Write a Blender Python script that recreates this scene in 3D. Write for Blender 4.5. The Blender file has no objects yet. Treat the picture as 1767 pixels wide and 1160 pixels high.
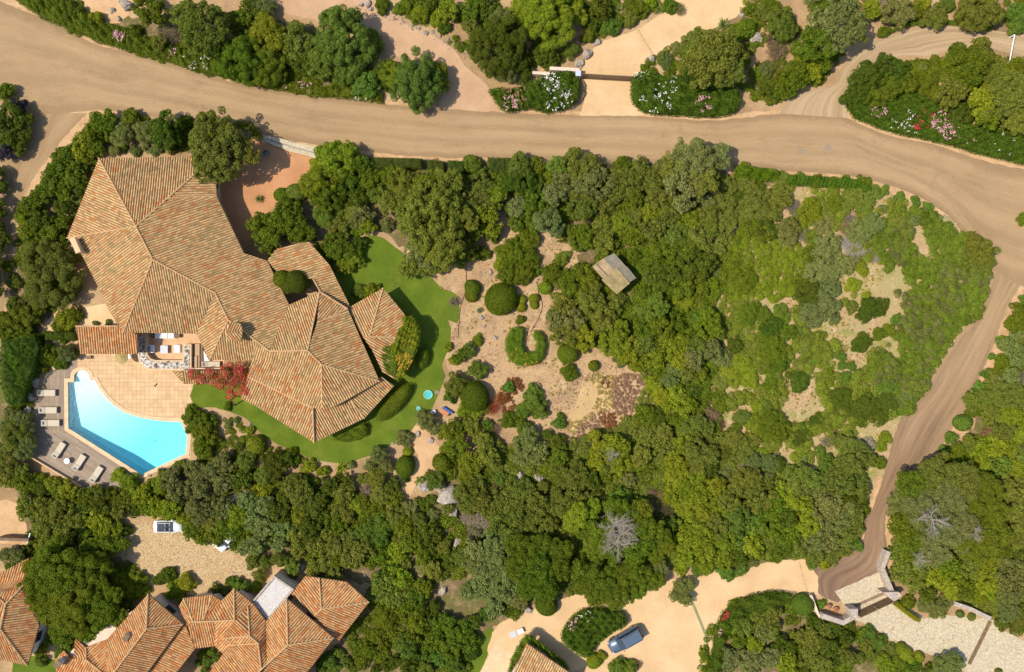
import bpy, bmesh, math, random
import numpy as np
from mathutils import Vector, geometry
rad = math.radians
random.seed(7)
RNG = np.random.default_rng(11)
S = 14.0                 # photograph pixels per metre on the ground
HC = 92.0                # camera height over the ground

# ------------------------------------------------------------------ camera, sky, sun
scene = bpy.context.scene
COL = scene.collection
cam_d = bpy.data.cameras.new("camera")
cam_d.sensor_width = 36
cam_d.lens = 36 * HC / (1767 / S)
cam_d.clip_start = 0.5
cam_d.clip_end = 900
cam = bpy.data.objects.new("camera", cam_d)
cam.location = (0, 0, HC)
COL.objects.link(cam)
scene.camera = cam

SUN_ELEV, SUN_AZ = 55.0, 8.0       # shadows fall towards +x and slightly +y
world = bpy.data.worlds.new("World")
scene.world = world
world.use_nodes = True
wn = world.node_tree
sky = wn.nodes.new("ShaderNodeTexSky")
sky.sky_type = 'NISHITA'
sky.sun_disc = False
sky.sun_elevation = rad(SUN_ELEV)
sky.sun_rotation = rad(270 - SUN_AZ)
bg = wn.nodes["Background"]
bg.inputs[1].default_value = 0.15
wn.links.new(sky.outputs[0], bg.inputs[0])
sun_d = bpy.data.lights.new("sun", 'SUN')
sun_d.energy = 4.6
sun_d.angle = rad(0.55)
sun_d.color = (1.0, 0.92, 0.77)
sun = bpy.data.objects.new("sun", sun_d)
ce, se = math.cos(rad(SUN_ELEV)), math.sin(rad(SUN_ELEV))
tdir = Vector((ce * math.cos(rad(SUN_AZ)), ce * math.sin(rad(SUN_AZ)), -se))
sun.rotation_euler = tdir.to_track_quat('-Z', 'Y').to_euler()
sun.location = (-60, -10, 80)
COL.objects.link(sun)
scene.view_settings.view_transform = 'Standard'
scene.view_settings.look = 'None'
scene.view_settings.exposure = 0.16
scene.view_settings.gamma = 1.0
scene.cycles.max_bounces = 6
scene.cycles.transparent_max_bounces = 8

# ------------------------------------------------------------------ coordinates
def W(px, py, z=0.0):
    """where a point at height z has to stand to be seen at that place of the photograph"""
    k = (HC - z) / HC
    return ((px - 883.5) / S * k, (580 - py) / S * k, z)

def T(c, r, X, Y):
    """point of a 3.867x enlargement of tile (c, r)"""
    return ((0, 440, 880, 1317)[c] + X * 0.25862, (0, 290, 580, 860)[r] + Y * 0.25862)

def tp(c, r, s):
    """'X,Y X,Y ...' of an enlarged tile -> photograph pixels"""
    return [T(c, r, *map(float, q.split(','))) for q in s.split()]

def pp(s):
    return [tuple(map(float, q.split(','))) for q in s.split()]

# ------------------------------------------------------------------ objects
def tag(o, label=None, cat=None, group=None, kind=None):
    if label: o["label"] = label
    if cat: o["category"] = cat
    if group: o["group"] = group
    if kind: o["kind"] = kind
    return o

def empty(name, loc, rz=0, label=None, cat=None, group=None):
    o = bpy.data.objects.new(name, None)
    o.empty_display_size = 0.3
    o.location = loc
    o.rotation_euler = (0, 0, rz)
    COL.objects.link(o)
    return tag(o, label, cat, group)

def link(name, me, mats=(), parent=None, loc=None, rz=0, smooth=False):
    o = bpy.data.objects.new(name, me)
    for m in mats:
        me.materials.append(m)
    if smooth:
        me.shade_smooth()
    COL.objects.link(o)
    if loc is not None: o.location = loc
    o.rotation_euler = (0, 0, rz)
    if parent is not None:
        o.parent = parent
        if loc is None:          # built in world coordinates: undo the parents' offset
            p = parent; w = Vector((0, 0, 0))
            while p is not None: w += p.location; p = p.parent
            o.location = -w
    return o

def mesh(name, V, F, uvs=None, mi=None):
    me = bpy.data.meshes.new(name)
    me.from_pydata([tuple(v) for v in V], [], F)
    if uvs is not None:
        l = me.uv_layers.new(name="UVMap")
        l.data.foreach_set("uv", np.array([c for f in uvs for u in f for c in u], dtype=np.float32))
    if mi is not None:
        me.polygons.foreach_set("material_index", mi)
    me.update()
    return me

def quads_np(name, P, rnd=None):
    """P: (n,4,3) array of loose quads, quick"""
    n = len(P)
    me = bpy.data.meshes.new(name)
    me.vertices.add(n * 4)
    me.vertices.foreach_set("co", P.reshape(-1).astype(np.float32))
    me.loops.add(n * 4)
    me.loops.foreach_set("vertex_index", np.arange(n * 4, dtype=np.int32))
    me.polygons.add(n)
    me.polygons.foreach_set("loop_start", np.arange(0, n * 4, 4, dtype=np.int32))
    me.polygons.foreach_set("loop_total", np.full(n, 4, dtype=np.int32))
    a = me.attributes.new("leaf_rnd", 'FLOAT', 'FACE')
    a.data.foreach_set("value", (RNG.random(n) if rnd is None else rnd).astype(np.float32))
    me.update(calc_edges=True)
    return me

class MB:
    """collects boxes, prisms and tubes of one mesh"""
    def __init__(s): s.V = []; s.F = []; s.M = []
    def add(s, V, F, m=0):
        b = len(s.V); s.V += [tuple(v) for v in V]; s.F += [tuple(b + i for i in f) for f in F]; s.M += [m] * len(F)
        return s
    def box(s, c, d, rz=0, m=0, taper=1.0):
        cx, cy, cz = c; dx, dy, dz = d[0] / 2, d[1] / 2, d[2] / 2
        ca, sa = math.cos(rz), math.sin(rz); V = []
        for k, t in ((-1, 1), (1, taper)):
            for (i, j) in ((-1, -1), (1, -1), (1, 1), (-1, 1)):
                x, y = i * dx * t, j * dy * t
                V.append((cx + x * ca - y * sa, cy + x * sa + y * ca, cz + k * dz))
        return s.add(V, [(3, 2, 1, 0), (4, 5, 6, 7), (0, 1, 5, 4), (1, 2, 6, 5), (2, 3, 7, 6), (3, 0, 4, 7)], m)
    def cyl(s, c, r, h, n=16, r2=None, m=0, cap=True):
        r2 = r if r2 is None else r2; cx, cy, cz = c
        V = [(cx + r * math.cos(2 * math.pi * i / n), cy + r * math.sin(2 * math.pi * i / n), cz) for i in range(n)]
        V += [(cx + r2 * math.cos(2 * math.pi * i / n), cy + r2 * math.sin(2 * math.pi * i / n), cz + h) for i in range(n)]
        F = [(i, (i + 1) % n, n + (i + 1) % n, n + i) for i in range(n)]
        if cap: F += [tuple(range(n - 1, -1, -1)), tuple(range(n, 2 * n))]
        return s.add(V, F, m)
    def tube(s, pts, r, n=6, m=0, r2=None):
        pts = [Vector(p) for p in pts]; V = []; F = []; N = len(pts); r2 = r if r2 is None else r2
        for i, p in enumerate(pts):
            d = (pts[min(i + 1, N - 1)] - pts[max(i - 1, 0)]).normalized()
            a = d.cross(Vector((0, 0, 1)))
            if a.length < 1e-3: a = Vector((1, 0, 0))
            a.normalize(); b = d.cross(a); rr = r + (r2 - r) * i / max(1, N - 1)
            for k in range(n):
                t = 2 * math.pi * k / n
                V.append(p + a * rr * math.cos(t) + b * rr * math.sin(t))
        for i in range(N - 1):
            for k in range(n):
                F.append((i * n + k, i * n + (k + 1) % n, (i + 1) * n + (k + 1) % n, (i + 1) * n + k))
        F += [tuple(range(n - 1, -1, -1)), tuple((N - 1) * n + k for k in range(n))]
        return s.add(V, F, m)
    def prism(s, poly, z0, z1, m=0, mt=None):
        """poly: [(x, y)] world"""
        n = len(poly)
        if sum(poly[i][0] * poly[(i + 1) % n][1] - poly[(i + 1) % n][0] * poly[i][1] for i in range(n)) < 0:
            poly = poly[::-1]
        V = [(x, y, z0) for x, y in poly] + [(x, y, z1) for x, y in poly]
        s.add(V, [(i, (i + 1) % n, n + (i + 1) % n, n + i) for i in range(n)], m)
        tri = geometry.tessellate_polygon([[Vector((x, y, 0)) for x, y in poly]])
        up = []
        for t in tri:
            a, b, c = [poly[i] for i in t]
            up.append(t if (b[0] - a[0]) * (c[1] - a[1]) - (c[0] - a[0]) * (b[1] - a[1]) > 0 else t[::-1])
        s.add([(x, y, z1) for x, y in poly], up, m if mt is None else mt)
        s.add([(x, y, z0) for x, y in poly], [t[::-1] for t in up], m)
        return s
    def obj(s, name, mats, parent=None, loc=None, rz=0, bevel=0.0, smooth=False):
        me = mesh(name, s.V, s.F, mi=s.M)
        o = link(name, me, mats, parent, loc, rz, smooth)
        if bevel:
            b = o.modifiers.new("bevel", 'BEVEL'); b.width = bevel; b.segments = 2; b.limit_method = 'ANGLE'
        return o

# ------------------------------------------------------------------ polygons
def inside(poly, P):
    P = np.asarray(P); x, y = P[:, 0], P[:, 1]; r = np.zeros(len(P), bool)
    n = len(poly)
    for i in range(n):
        x0, y0 = poly[i]; x1, y1 = poly[(i + 1) % n]
        if y0 == y1: continue
        c = ((y0 > y) != (y1 > y)) & (x < (x1 - x0) * (y - y0) / (y1 - y0) + x0)
        r ^= c
    return r

def edge_dist(poly, P):
    P = np.asarray(P)[:, :2]; d = np.full(len(P), 1e9); g = np.zeros((len(P), 2)); n = len(poly)
    for i in range(n):
        a = np.array(poly[i], float); b = np.array(poly[(i + 1) % n], float)
        ab = b - a; L = (ab ** 2).sum()
        if L < 1e-9: continue
        t = np.clip(((P - a) @ ab) / L, 0, 1)
        v = P - (a + t[:, None] * ab); dd = np.hypot(v[:, 0], v[:, 1])
        m = dd < d
        d[m] = dd[m]; g[m] = v[m]
    return d, g

def ground_poly(pts, z=0.0):
    return [W(x, y, z)[:2] for x, y in pts]

def smooth_poly(poly, n=4):
    """closed Catmull-Rom"""
    P = [np.array(p, float) for p in poly]; N = len(P); out = []
    for i in range(N):
        p0, p1, p2, p3 = P[i - 1], P[i], P[(i + 1) % N], P[(i + 2) % N]
        for k in range(n):
            t = k / n
            out.append(tuple(0.5 * ((2 * p1) + (p2 - p0) * t + (2 * p0 - 5 * p1 + 4 * p2 - p3) * t * t + (3 * p1 - p0 - 3 * p2 + p3) * t ** 3)))
    return out

def rough(poly, step=0.45, amp=0.1, seed=0):
    r = random.Random(seed); out = []
    n = len(poly)
    for i in range(n):
        a, b = poly[i], poly[(i + 1) % n]; L = math.dist(a, b); k = max(1, int(L / step))
        for j in range(k):
            t = j / k
            out.append((a[0] + (b[0] - a[0]) * t + r.uniform(-amp, amp), a[1] + (b[1] - a[1]) * t + r.uniform(-amp, amp)))
    return out

def offset(poly, d):
    """outward for d > 0"""
    n = len(poly); A = sum(poly[i][0] * poly[(i + 1) % n][1] - poly[(i + 1) % n][0] * poly[i][1] for i in range(n))
    s = 1 if A > 0 else -1; out = []
    for i in range(n):
        a, b, c = Vector(poly[i - 1]), Vector(poly[i]), Vector(poly[(i + 1) % n])
        u = (b - a).normalized(); v = (c - b).normalized()
        n1 = Vector((u.y, -u.x)) * s; n2 = Vector((v.y, -v.x)) * s
        m = n1 + n2
        if m.length < 1e-4: m = n1
        m.normalize(); k = d / max(0.45, m.dot(n1))
        out.append((b.x + m.x * k, b.y + m.y * k))
    return out

def sheet(name, poly, z, mat, holes=(), amp=0.0, smooth=0, kind="structure", label=None, cat=None, parent=None, px=True, seed=1):
    if px: poly = ground_poly(poly, z)
    if smooth: poly = smooth_poly(poly, smooth)
    if amp: poly = rough(poly, 0.5, amp, seed)
    V = [Vector(p) for p in poly]; E = [(i, (i + 1) % len(poly)) for i in range(len(poly))]
    for h in holes:
        b = len(V); V += [Vector(p) for p in h]; E += [(b + i, b + (i + 1) % len(h)) for i in range(len(h))]
    vo, eo, fo, *_ = geometry.delaunay_2d_cdt(V, E, [], 0, 1e-6)
    C = np.array([[sum(vo[i].x for i in f) / 3, sum(vo[i].y for i in f) / 3] for f in fo])
    keep = inside(poly, C)
    for h in holes: keep &= ~inside(h, C)
    F = []
    for f, k in zip(fo, keep):
        if k:
            a, b, c = [vo[i] for i in f]
            F.append(tuple(f) if (b.x - a.x) * (c.y - a.y) - (c.x - a.x) * (b.y - a.y) > 0 else tuple(f)[::-1])
    me = mesh(name, [(v.x, v.y, z) for v in vo], F)
    o = link(name, me, [mat], parent)
    return tag(o, label, cat, kind=kind)

def ribbon(name, A, B, z, mat, n=160):
    """band between two pixel polylines, UV along and across in metres"""
    def res(L):
        P = [np.array(W(x, y, z)[:2]) for x, y in L]
        # Catmull-Rom, then even spacing
        Q = []
        for i in range(len(P) - 1):
            p0, p1, p2, p3 = P[max(i - 1, 0)], P[i], P[i + 1], P[min(i + 2, len(P) - 1)]
            for k in range(8):
                t = k / 8
                Q.append(0.5 * ((2 * p1) + (p2 - p0) * t + (2 * p0 - 5 * p1 + 4 * p2 - p3) * t * t + (3 * p1 - p0 - 3 * p2 + p3) * t ** 3))
        Q.append(P[-1]); Q = np.array(Q)
        d = np.r_[0, np.cumsum(np.hypot(*np.diff(Q, axis=0).T))]
        s = np.linspace(0, d[-1], n)
        return np.c_[np.interp(s, d, Q[:, 0]), np.interp(s, d, Q[:, 1])], d[-1]
    a, la = res(A); b, lb = res(B); m = 6
    ln = (la + lb) / 2; V = []; F = []; U = []
    r = random.Random(3)
    for i in range(n):
        ja, jb = r.uniform(-.09, .09), r.uniform(-.09, .09)
        d = b[i] - a[i]; d = d / np.hypot(*d)
        p, q = a[i] + d * ja, b[i] + d * jb
        for j in range(m + 1):
            c = p + (q - p) * j / m
            V.append((c[0], c[1], z))
    w = float(np.hypot(*(b - a).T).mean())
    for i in range(n - 1):
        for j in range(m):
            k = i * (m + 1) + j
            F.append((k, k + 1, k + m + 2, k + m + 1))
            U.append([(ln * i / n, 5.9 * j / m), (ln * i / n, 5.9 * (j + 1) / m), (ln * (i + 1) / n, 5.9 * (j + 1) / m), (ln * (i + 1) / n, 5.9 * j / m)])
    x = [V[k] for k in F[0]]
    if (x[1][0] - x[0][0]) * (x[2][1] - x[0][1]) - (x[2][0] - x[0][0]) * (x[1][1] - x[0][1]) < 0:
        F = [f[::-1] for f in F]; U = [u[::-1] for u in U]
    return tag(link(name, mesh(name, V, F, U), [mat]), kind="structure")

# ------------------------------------------------------------------ materials
class NT:
    def __init__(s, name):
        s.m = bpy.data.materials.new(name); s.m.use_nodes = True; s.t = s.m.node_tree
        s.b = s.t.nodes["Principled BSDF"]; s.out = s.t.nodes["Material Output"]
    def n(s, typ, **kw):
        nd = s.t.nodes.new("ShaderNode" + typ)
        for k, v in kw.items():
            if k[0] == 'i' and k[1:].isdigit(): nd.inputs[int(k[1:])].default_value = v
            elif k in nd.inputs: nd.inputs[k].default_value = v
            else: setattr(nd, k, v)
        return nd
    def l(s, a, b): s.t.links.new(a, b)
    def coord(s, kind="Object"):
        return s.n("TexCoord").outputs[kind]
    def mapping(s, vec, scale=(1, 1, 1), rot=(0, 0, 0)):
        m = s.n("Mapping"); s.l(vec, m.inputs[0]); m.inputs[2].default_value = rot; m.inputs[3].default_value = scale
        return m.outputs[0]
    def noise(s, vec, scale, detail=4, rough=0.6):
        n = s.n("TexNoise", Scale=scale, Detail=detail, Roughness=rough); s.l(vec, n.inputs["Vector"])
        return n.outputs["Fac"]
    def ramp(s, fac, stops, interp='LINEAR'):
        r = s.n("ValToRGB"); r.color_ramp.interpolation = interp; e = r.color_ramp.elements
        while len(e) < len(stops): e.new(0.5)
        for el, (p, c) in zip(e, stops):
            el.position = p; el.color = (*c, 1) if len(c) == 3 else (c[0],) * 3 + (1,)
        s.l(fac, r.inputs[0]); return r.outputs[0]
    def mix(s, fac, a, b, mode='MIX'):
        m = s.n("Mix", data_type='RGBA', blend_type=mode)
        for v, i in ((fac, 0), (a, 6), (b, 7)):
            if hasattr(v, 'links'): s.l(v, m.inputs[i])
            else: m.inputs[i].default_value = v if i == 0 else (*v, 1)
        return m.outputs[2]
    def math(s, op, a, b=None, c=None):
        m = s.n("Math", operation=op)
        for v, i in ((a, 0), (b, 1), (c, 2)):
            if v is None: continue
            if hasattr(v, 'links'): s.l(v, m.inputs[i])
            else: m.inputs[i].default_value = v
        return m.outputs[0]
    def bump(s, h, strength=0.3, dist=0.05):
        b = s.n("Bump", Strength=strength, Distance=dist); s.l(h, b.inputs["Height"]); s.l(b.outputs[0], s.b.inputs["Normal"])
    def done(s, col=None, rough=0.85, spec=0.2):
        if col is not None:
            if hasattr(col, 'links'): s.l(col, s.b.inputs["Base Color"])
            else: s.b.inputs["Base Color"].default_value = (*col, 1)
        s.b.inputs["Roughness"].default_value = rough
        s.b.inputs["Specular IOR Level"].default_value = spec
        return s.m

def flat(name, c, rough=0.7, var=0.12, scale=3.0, spec=0.3, metal=0.0):
    t = NT(name); n = t.noise(t.coord(), scale, 5)
    d = [max(0, x * (1 - var)) for x in c]; u = [x * (1 + var) for x in c]
    t.b.inputs["Metallic"].default_value = metal
    return t.done(t.ramp(n, [(0.3, d), (0.7, u)]), rough, spec)

def sandy(name, lo, mid, hi, big=0.25, fine=9.0, bump=0.25, spot=0.0, spotc=(.1, .07, .045), stretch=None, hi_at=0.72):
    t = NT(name)
    v = t.coord()
    if stretch: v = t.mapping(t.coord("UV"), stretch)
    a = t.noise(v, big, 6, 0.65)
    c = t.ramp(a, [(0.3, lo), (0.5, mid), (hi_at, hi)])
    v2 = t.coord()
    c = t.mix(t.ramp(t.noise(v2, .13, 6, .72), [(.48, [0.0] * 3), (.66, [.55] * 3)]), c, tuple(q * .9 for q in lo))
    f = t.noise(v2, fine, 3, 0.7)
    c = t.mix(0.5, c, t.ramp(f, [(0.3, [.45] * 3), (0.7, [.75] * 3)]), 'OVERLAY')
    if spot:
        s_ = t.n("TexVoronoi", Scale=1.8); t.l(v2, s_.inputs["Vector"])
        m = t.noise(v2, 0.35, 3)
        k = t.math('MULTIPLY', t.math('LESS_THAN', s_.outputs["Distance"], spot), t.math('GREATER_THAN', m, 0.53))
        c = t.mix(t.math('MULTIPLY', k, 0.6), c, spotc)
    t.bump(f, bump, 0.06)
    return t.done(c, 0.95, 0.1)

M = {}
M['soil'] = None
def make_soil():
    t = NT("soil"); v = t.coord()
    a = t.noise(v, 0.09, 7, 0.62)
    c = t.ramp(a, [(0.36, (.23, .15, .075)), (0.47, (.37, .235, .12)), (0.60, (.47, .315, .17))])
    b = t.noise(v, 0.55, 6, 0.7)
    c = t.mix(t.ramp(b, [(0.50, [0.0] * 3), (0.66, [0.6] * 3)]), c, (.30, .19, .115))
    g = t.noise(v, 0.3, 5, 0.7)
    c = t.mix(t.ramp(g, [(0.55, [0.0] * 3), (0.70, [0.55] * 3)]), c, (.42, .33, .14))
    f = t.noise(v, 6.0, 4, 0.8)
    c = t.mix(0.75, c, t.ramp(f, [(0.32, [.28] * 3), (0.5, [.5] * 3), (0.68, [.72] * 3)]), 'OVERLAY')
    s_ = t.n("TexVoronoi", Scale=2.6); t.l(v, s_.inputs["Vector"])
    k = t.math('MULTIPLY', t.math('LESS_THAN', s_.outputs["Distance"], 0.16), t.math('GREATER_THAN', t.noise(v, 0.7, 3), 0.55))
    c = t.mix(t.math('MULTIPLY', k, 0.7), c, (.52, .42, .32))
    t.bump(f, 0.5, 0.08)
    M['soil'] = t.done(c, 0.95, 0.1)
make_soil()
M['road'] = sandy("dirt_road", (.20, .135, .070), (.325, .218, .113), (.40, .272, .145), big=1.0, fine=7, bump=0.2, spot=0.11, stretch=(0.09, 0.75, 1))
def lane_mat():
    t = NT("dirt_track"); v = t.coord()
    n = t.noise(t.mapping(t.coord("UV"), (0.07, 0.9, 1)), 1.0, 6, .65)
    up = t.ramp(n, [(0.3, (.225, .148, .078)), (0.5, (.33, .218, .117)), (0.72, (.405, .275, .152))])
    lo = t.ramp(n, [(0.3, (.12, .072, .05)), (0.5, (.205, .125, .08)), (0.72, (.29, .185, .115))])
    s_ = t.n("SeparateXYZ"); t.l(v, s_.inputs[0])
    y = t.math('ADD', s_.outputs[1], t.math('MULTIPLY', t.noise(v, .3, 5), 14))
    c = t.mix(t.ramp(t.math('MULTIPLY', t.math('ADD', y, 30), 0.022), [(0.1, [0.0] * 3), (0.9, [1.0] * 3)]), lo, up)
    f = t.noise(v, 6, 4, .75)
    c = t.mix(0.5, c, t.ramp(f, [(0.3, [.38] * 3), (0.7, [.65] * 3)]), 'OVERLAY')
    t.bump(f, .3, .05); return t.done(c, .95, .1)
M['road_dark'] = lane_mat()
def road_mat():
    t = NT("dirt_road"); v = t.coord(); uv = t.coord("UV")
    n = t.noise(t.mapping(uv, (0.06, 0.6, 1)), 1.0, 7, .7)
    c = t.ramp(n, [(0.26, (.22, .145, .075)), (0.46, (.34, .225, .12)), (0.75, (.42, .285, .155))])
    c = t.mix(t.ramp(t.noise(v, .16, 6, .65), [(.45, [0.0] * 3), (.68, [.55] * 3)]), c, (.40, .265, .14))
    c = t.mix(t.ramp(t.noise(v, .22, 7, .75), [(.56, [0.0] * 3), (.70, [.5] * 3)]), c, (.19, .13, .08))
    s_ = t.n("SeparateXYZ"); t.l(uv, s_.inputs[0]); w = 5.9
    wob = t.math('ADD', s_.outputs[1], t.math('MULTIPLY', t.noise(v, .08, 3), 1.4))
    trk = t.math('ABSOLUTE', t.math('SINE', t.math('MULTIPLY', wob, 1.75)))
    trk = t.math('MULTIPLY', trk, t.noise(t.mapping(uv, (.12, 1.2, 1)), 1.0, 5, .7))
    c = t.mix(t.ramp(trk, [(.36, [0.0] * 3), (.60, [.5] * 3)]), c, (.235, .155, .085))
    c = t.mix(t.ramp(t.noise(t.mapping(uv, (.10, 2.6, 1)), 1.0, 5, .7), [(.55, [0.0] * 3), (.72, [.4] * 3)]), c, (.44, .31, .18))
    e = t.math('ABSOLUTE', t.math('SUBTRACT', t.math('DIVIDE', s_.outputs[1], w), .5))
    e = t.math('ADD', e, t.math('MULTIPLY', t.math('SUBTRACT', t.noise(v, .5, 5), .5), .25))
    c = t.mix(t.ramp(e, [(.38, [0.0] * 3), (.47, [.45] * 3)]), c, (.23, .15, .08))
    f = t.noise(v, 5.5, 5, .8)
    c = t.mix(0.55, c, t.ramp(f, [(0.3, [.36] * 3), (0.7, [.66] * 3)]), 'OVERLAY')
    k = t.n("TexVoronoi", Scale=1.6); t.l(v, k.inputs["Vector"])
    m = t.math('MULTIPLY', t.math('LESS_THAN', k.outputs["Distance"], .10), t.math('GREATER_THAN', t.noise(v, .3, 3), .54))
    c = t.mix(t.math('MULTIPLY', m, .55), c, (.09, .06, .04))
    t.bump(f, .3, .05); return t.done(c, .95, .1)
M['road'] = road_mat()
M['verge'] = sandy("verge_sand", (.35, .21, .105), (.47, .295, .155), (.54, .355, .20), big=0.9, fine=8, bump=0.4)
M['drive'] = sandy("driveway_sand", (.50, .325, .17), (.565, .375, .20), (.61, .415, .235), big=0.35, fine=10, bump=0.1)
M['drive_pink'] = sandy("driveway_gravel", (.38, .235, .135), (.445, .28, .165), (.49, .32, .195), big=0.3, fine=11, bump=0.25)
M['loop'] = None
M['drive_loop'] = sandy("loop_road", (.33, .22, .12), (.42, .29, .165), (.49, .35, .205), big=0.5, fine=8, bump=0.2)
M['court_red'] = sandy("red_gravel", (.38, .18, .085), (.44, .22, .105), (.49, .26, .13), big=0.4, fine=14, bump=0.3)
M['path'] = sandy("path_sand", (.40, .24, .12), (.50, .315, .165), (.55, .36, .20), big=0.6, fine=8, bump=0.35)
M['drygrass'] = sandy("dry_grass_ground", (.40, .265, .13), (.455, .315, .14), (.51, .37, .165), big=0.5, fine=5, bump=0.5)
M['patio'] = sandy("patio_plaster", (.52, .35, .19), (.60, .41, .22), (.66, .46, .27), big=0.5, fine=6, bump=0.1)

def lawn():
    t = NT("lawn_turf"); v = t.coord()
    c = t.ramp(t.noise(v, 0.35, 5, 0.6), [(0.3, (.070, .112, .010)), (0.5, (.098, .142, .012)), (0.72, (.135, .180, .018))])
    c = t.mix(t.ramp(t.noise(v, .22, 6, .7), [(.54, [0.0] * 3), (.70, [.55] * 3)]), c, (.17, .175, .03))
    f = t.noise(v, 14, 3, 0.8)
    c = t.mix(0.5, c, t.ramp(f, [(0.3, [.35] * 3), (0.7, [.7] * 3)]), 'OVERLAY')
    t.bump(f, 0.6, 0.05); return t.done(c, 0.9, 0.1)
M['lawn'] = lawn()

def tiles():
    t = NT("terrace_tiles"); v = t.coord()
    b = t.n("TexBrick", offset=0.0, Scale=1.0); t.l(v, b.inputs["Vector"])
    b.inputs["Brick Width"].default_value = 0.52; b.inputs["Row Height"].default_value = 0.52
    b.inputs["Mortar Size"].default_value = 0.022; b.inputs["Mortar Smooth"].default_value = 0.3
    b.inputs["Color1"].default_value = (.61, .405, .215, 1); b.inputs["Color2"].default_value = (.53, .335, .175, 1)
    b.inputs["Mortar"].default_value = (.34, .23, .13, 1)
    c = t.mix(0.45, b.outputs[0], t.ramp(t.noise(v, 1.1, 5, 0.7), [(0.3, [.38] * 3), (0.7, [.70] * 3)]), 'OVERLAY')
    return t.done(c, 0.75, 0.25)
M['terrace'] = tiles()

def boards(name, rz):
    t = NT(name); v = t.mapping(t.coord(), (1, 1, 1), (0, 0, rz))
    b = t.n("TexBrick", offset=0.37, Scale=1.0); t.l(v, b.inputs["Vector"])
    b.inputs["Brick Width"].default_value = 3.1; b.inputs["Row Height"].default_value = 0.17
    b.inputs["Mortar Size"].default_value = 0.014
    b.inputs["Color1"].default_value = (.36, .275, .20, 1); b.inputs["Color2"].default_value = (.27, .205, .15, 1)
    b.inputs["Mortar"].default_value = (.09, .065, .05, 1)
    g = t.noise(t.mapping(v, (0.6, 14, 1)), 1.0, 4, 0.7)
    c = t.mix(0.5, b.outputs[0], t.ramp(g, [(0.3, [.35] * 3), (0.7, [.7] * 3)]), 'OVERLAY')
    return t.done(c, 0.85, 0.15)
M['deck_a'] = boards("deck_boards", rad(90))
M['deck_b'] = boards("deck_boards_slanting", rad(32))
M['wood'] = flat("weathered_wood", (.22, .15, .10), 0.8, 0.3)
M['wood_brown'] = flat("brown_wood", (.17, .105, .055), 0.7, 0.3, 2)

def stones(name, c1, c2, c3, mortar, scale=2.2, edge=0.05, rot=0.0):
    t = NT(name); v = t.mapping(t.coord(), (1, 1.3, 1), (0, 0, rot))
    vo = t.n("TexVoronoi", Scale=scale); t.l(v, vo.inputs["Vector"])
    ve = t.n("TexVoronoi", feature='DISTANCE_TO_EDGE', Scale=scale); t.l(v, ve.inputs["Vector"])
    w = t.n("SeparateColor"); t.l(vo.outputs["Color"], w.inputs[0])
    c = t.ramp(w.outputs[0], [(0.0, c1), (0.5, c2), (1.0, c3)])
    c = t.mix(0.4, c, t.ramp(t.noise(t.coord(), 3, 4), [(0.3, [.35] * 3), (0.7, [.65] * 3)]), 'OVERLAY')
    c = t.mix(t.ramp(ve.outputs["Distance"], [(edge * 0.4, [1.0] * 3), (edge, [0.0] * 3)]), c, mortar)
    t.bump(ve.outputs["Distance"], 0.4, 0.03)
    return t.done(c, 0.85, 0.2)
M['stone_pale'] = stones("pale_stone_paving", (.47, .385, .25), (.55, .46, .31), (.50, .43, .31), (.36, .28, .18), 2.4, 0.06)
M['stone_tan'] = stones("tan_cobbles", (.44, .30, .14), (.52, .37, .19), (.46, .34, .20), (.28, .18, .09), 2.6, 0.08)
M['stone_wall'] = stones("granite_wall", (.36, .30, .25), (.48, .40, .33), (.40, .36, .32), (.30, .22, .16), 2.8, 0.07)
M['pebble'] = stones("white_pebbles", (.10, .07, .045), (.62, .54, .46), (.80, .76, .70), (.10, .075, .05), 5.2, 0.10)
M['gravel_roof'] = stones("grey_gravel", (.48, .44, .42), (.60, .56, .53), (.66, .63, .60), (.36, .33, .31), 9, 0.08)
def rockm():
    t = NT("granite_rock"); v = t.coord()
    c = t.ramp(t.noise(v, 1.6, 7, 0.7), [(0.32, (.17, .13, .10)), (0.5, (.36, .30, .245)), (0.7, (.50, .44, .37))])
    t.bump(t.noise(v, 3, 6, 0.7), 0.9, 0.12); return t.done(c, 0.9, 0.15)
M['rock'] = rockm()
M['plaster'] = flat("ochre_plaster", (.60, .42, .25), 0.9, 0.1, 2)
M['plaster_pink'] = flat("pink_plaster", (.66, .50, .38), 0.9, 0.1, 2)
M['white'] = flat("white_fabric", (.76, .75, .74), 0.7, 0.03)
M['cream'] = flat("cream_cushion", (.52, .45, .34), 0.85, 0.07)
M['grey'] = flat("grey_fabric", (.20, .21, .23), 0.8, 0.1)
M['lightgrey'] = flat("pale_grey_top", (.48, .50, .55), 0.5, 0.06)
M['coping'] = flat("coping_stone", (.66, .44, .26), 0.8, 0.15, 1.5)
M['brown'] = flat("brown_bench_wood", (.20, .115, .06), 0.75, 0.2)
M['bench_tan'] = flat("tan_bench_lid", (.42, .29, .18), 0.8, 0.1)
M['terracotta'] = flat("terracotta", (.50, .20, .09), 0.85, 0.15)
M['glass_dark'] = flat("dark_window_glass", (.03, .04, .05), 0.08, 0.05, spec=0.6)
M['black'] = flat("black_rubber", (.02, .02, .02), 0.7, 0.1)
M['bark'] = flat("bark", (.13, .09, .06), 0.95, 0.35, 4)
M['twig'] = flat("dry_twig", (.27, .225, .185), 0.95, 0.3, 3)
M['straw'] = flat("straw_thatch", (.36, .27, .11), 0.95, 0.3, 8)
M['blue'] = flat("blue_plastic", (.03, .12, .42), 0.4, 0.1)
M['red'] = flat("red_plastic", (.55, .04, .03), 0.4, 0.1)
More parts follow.
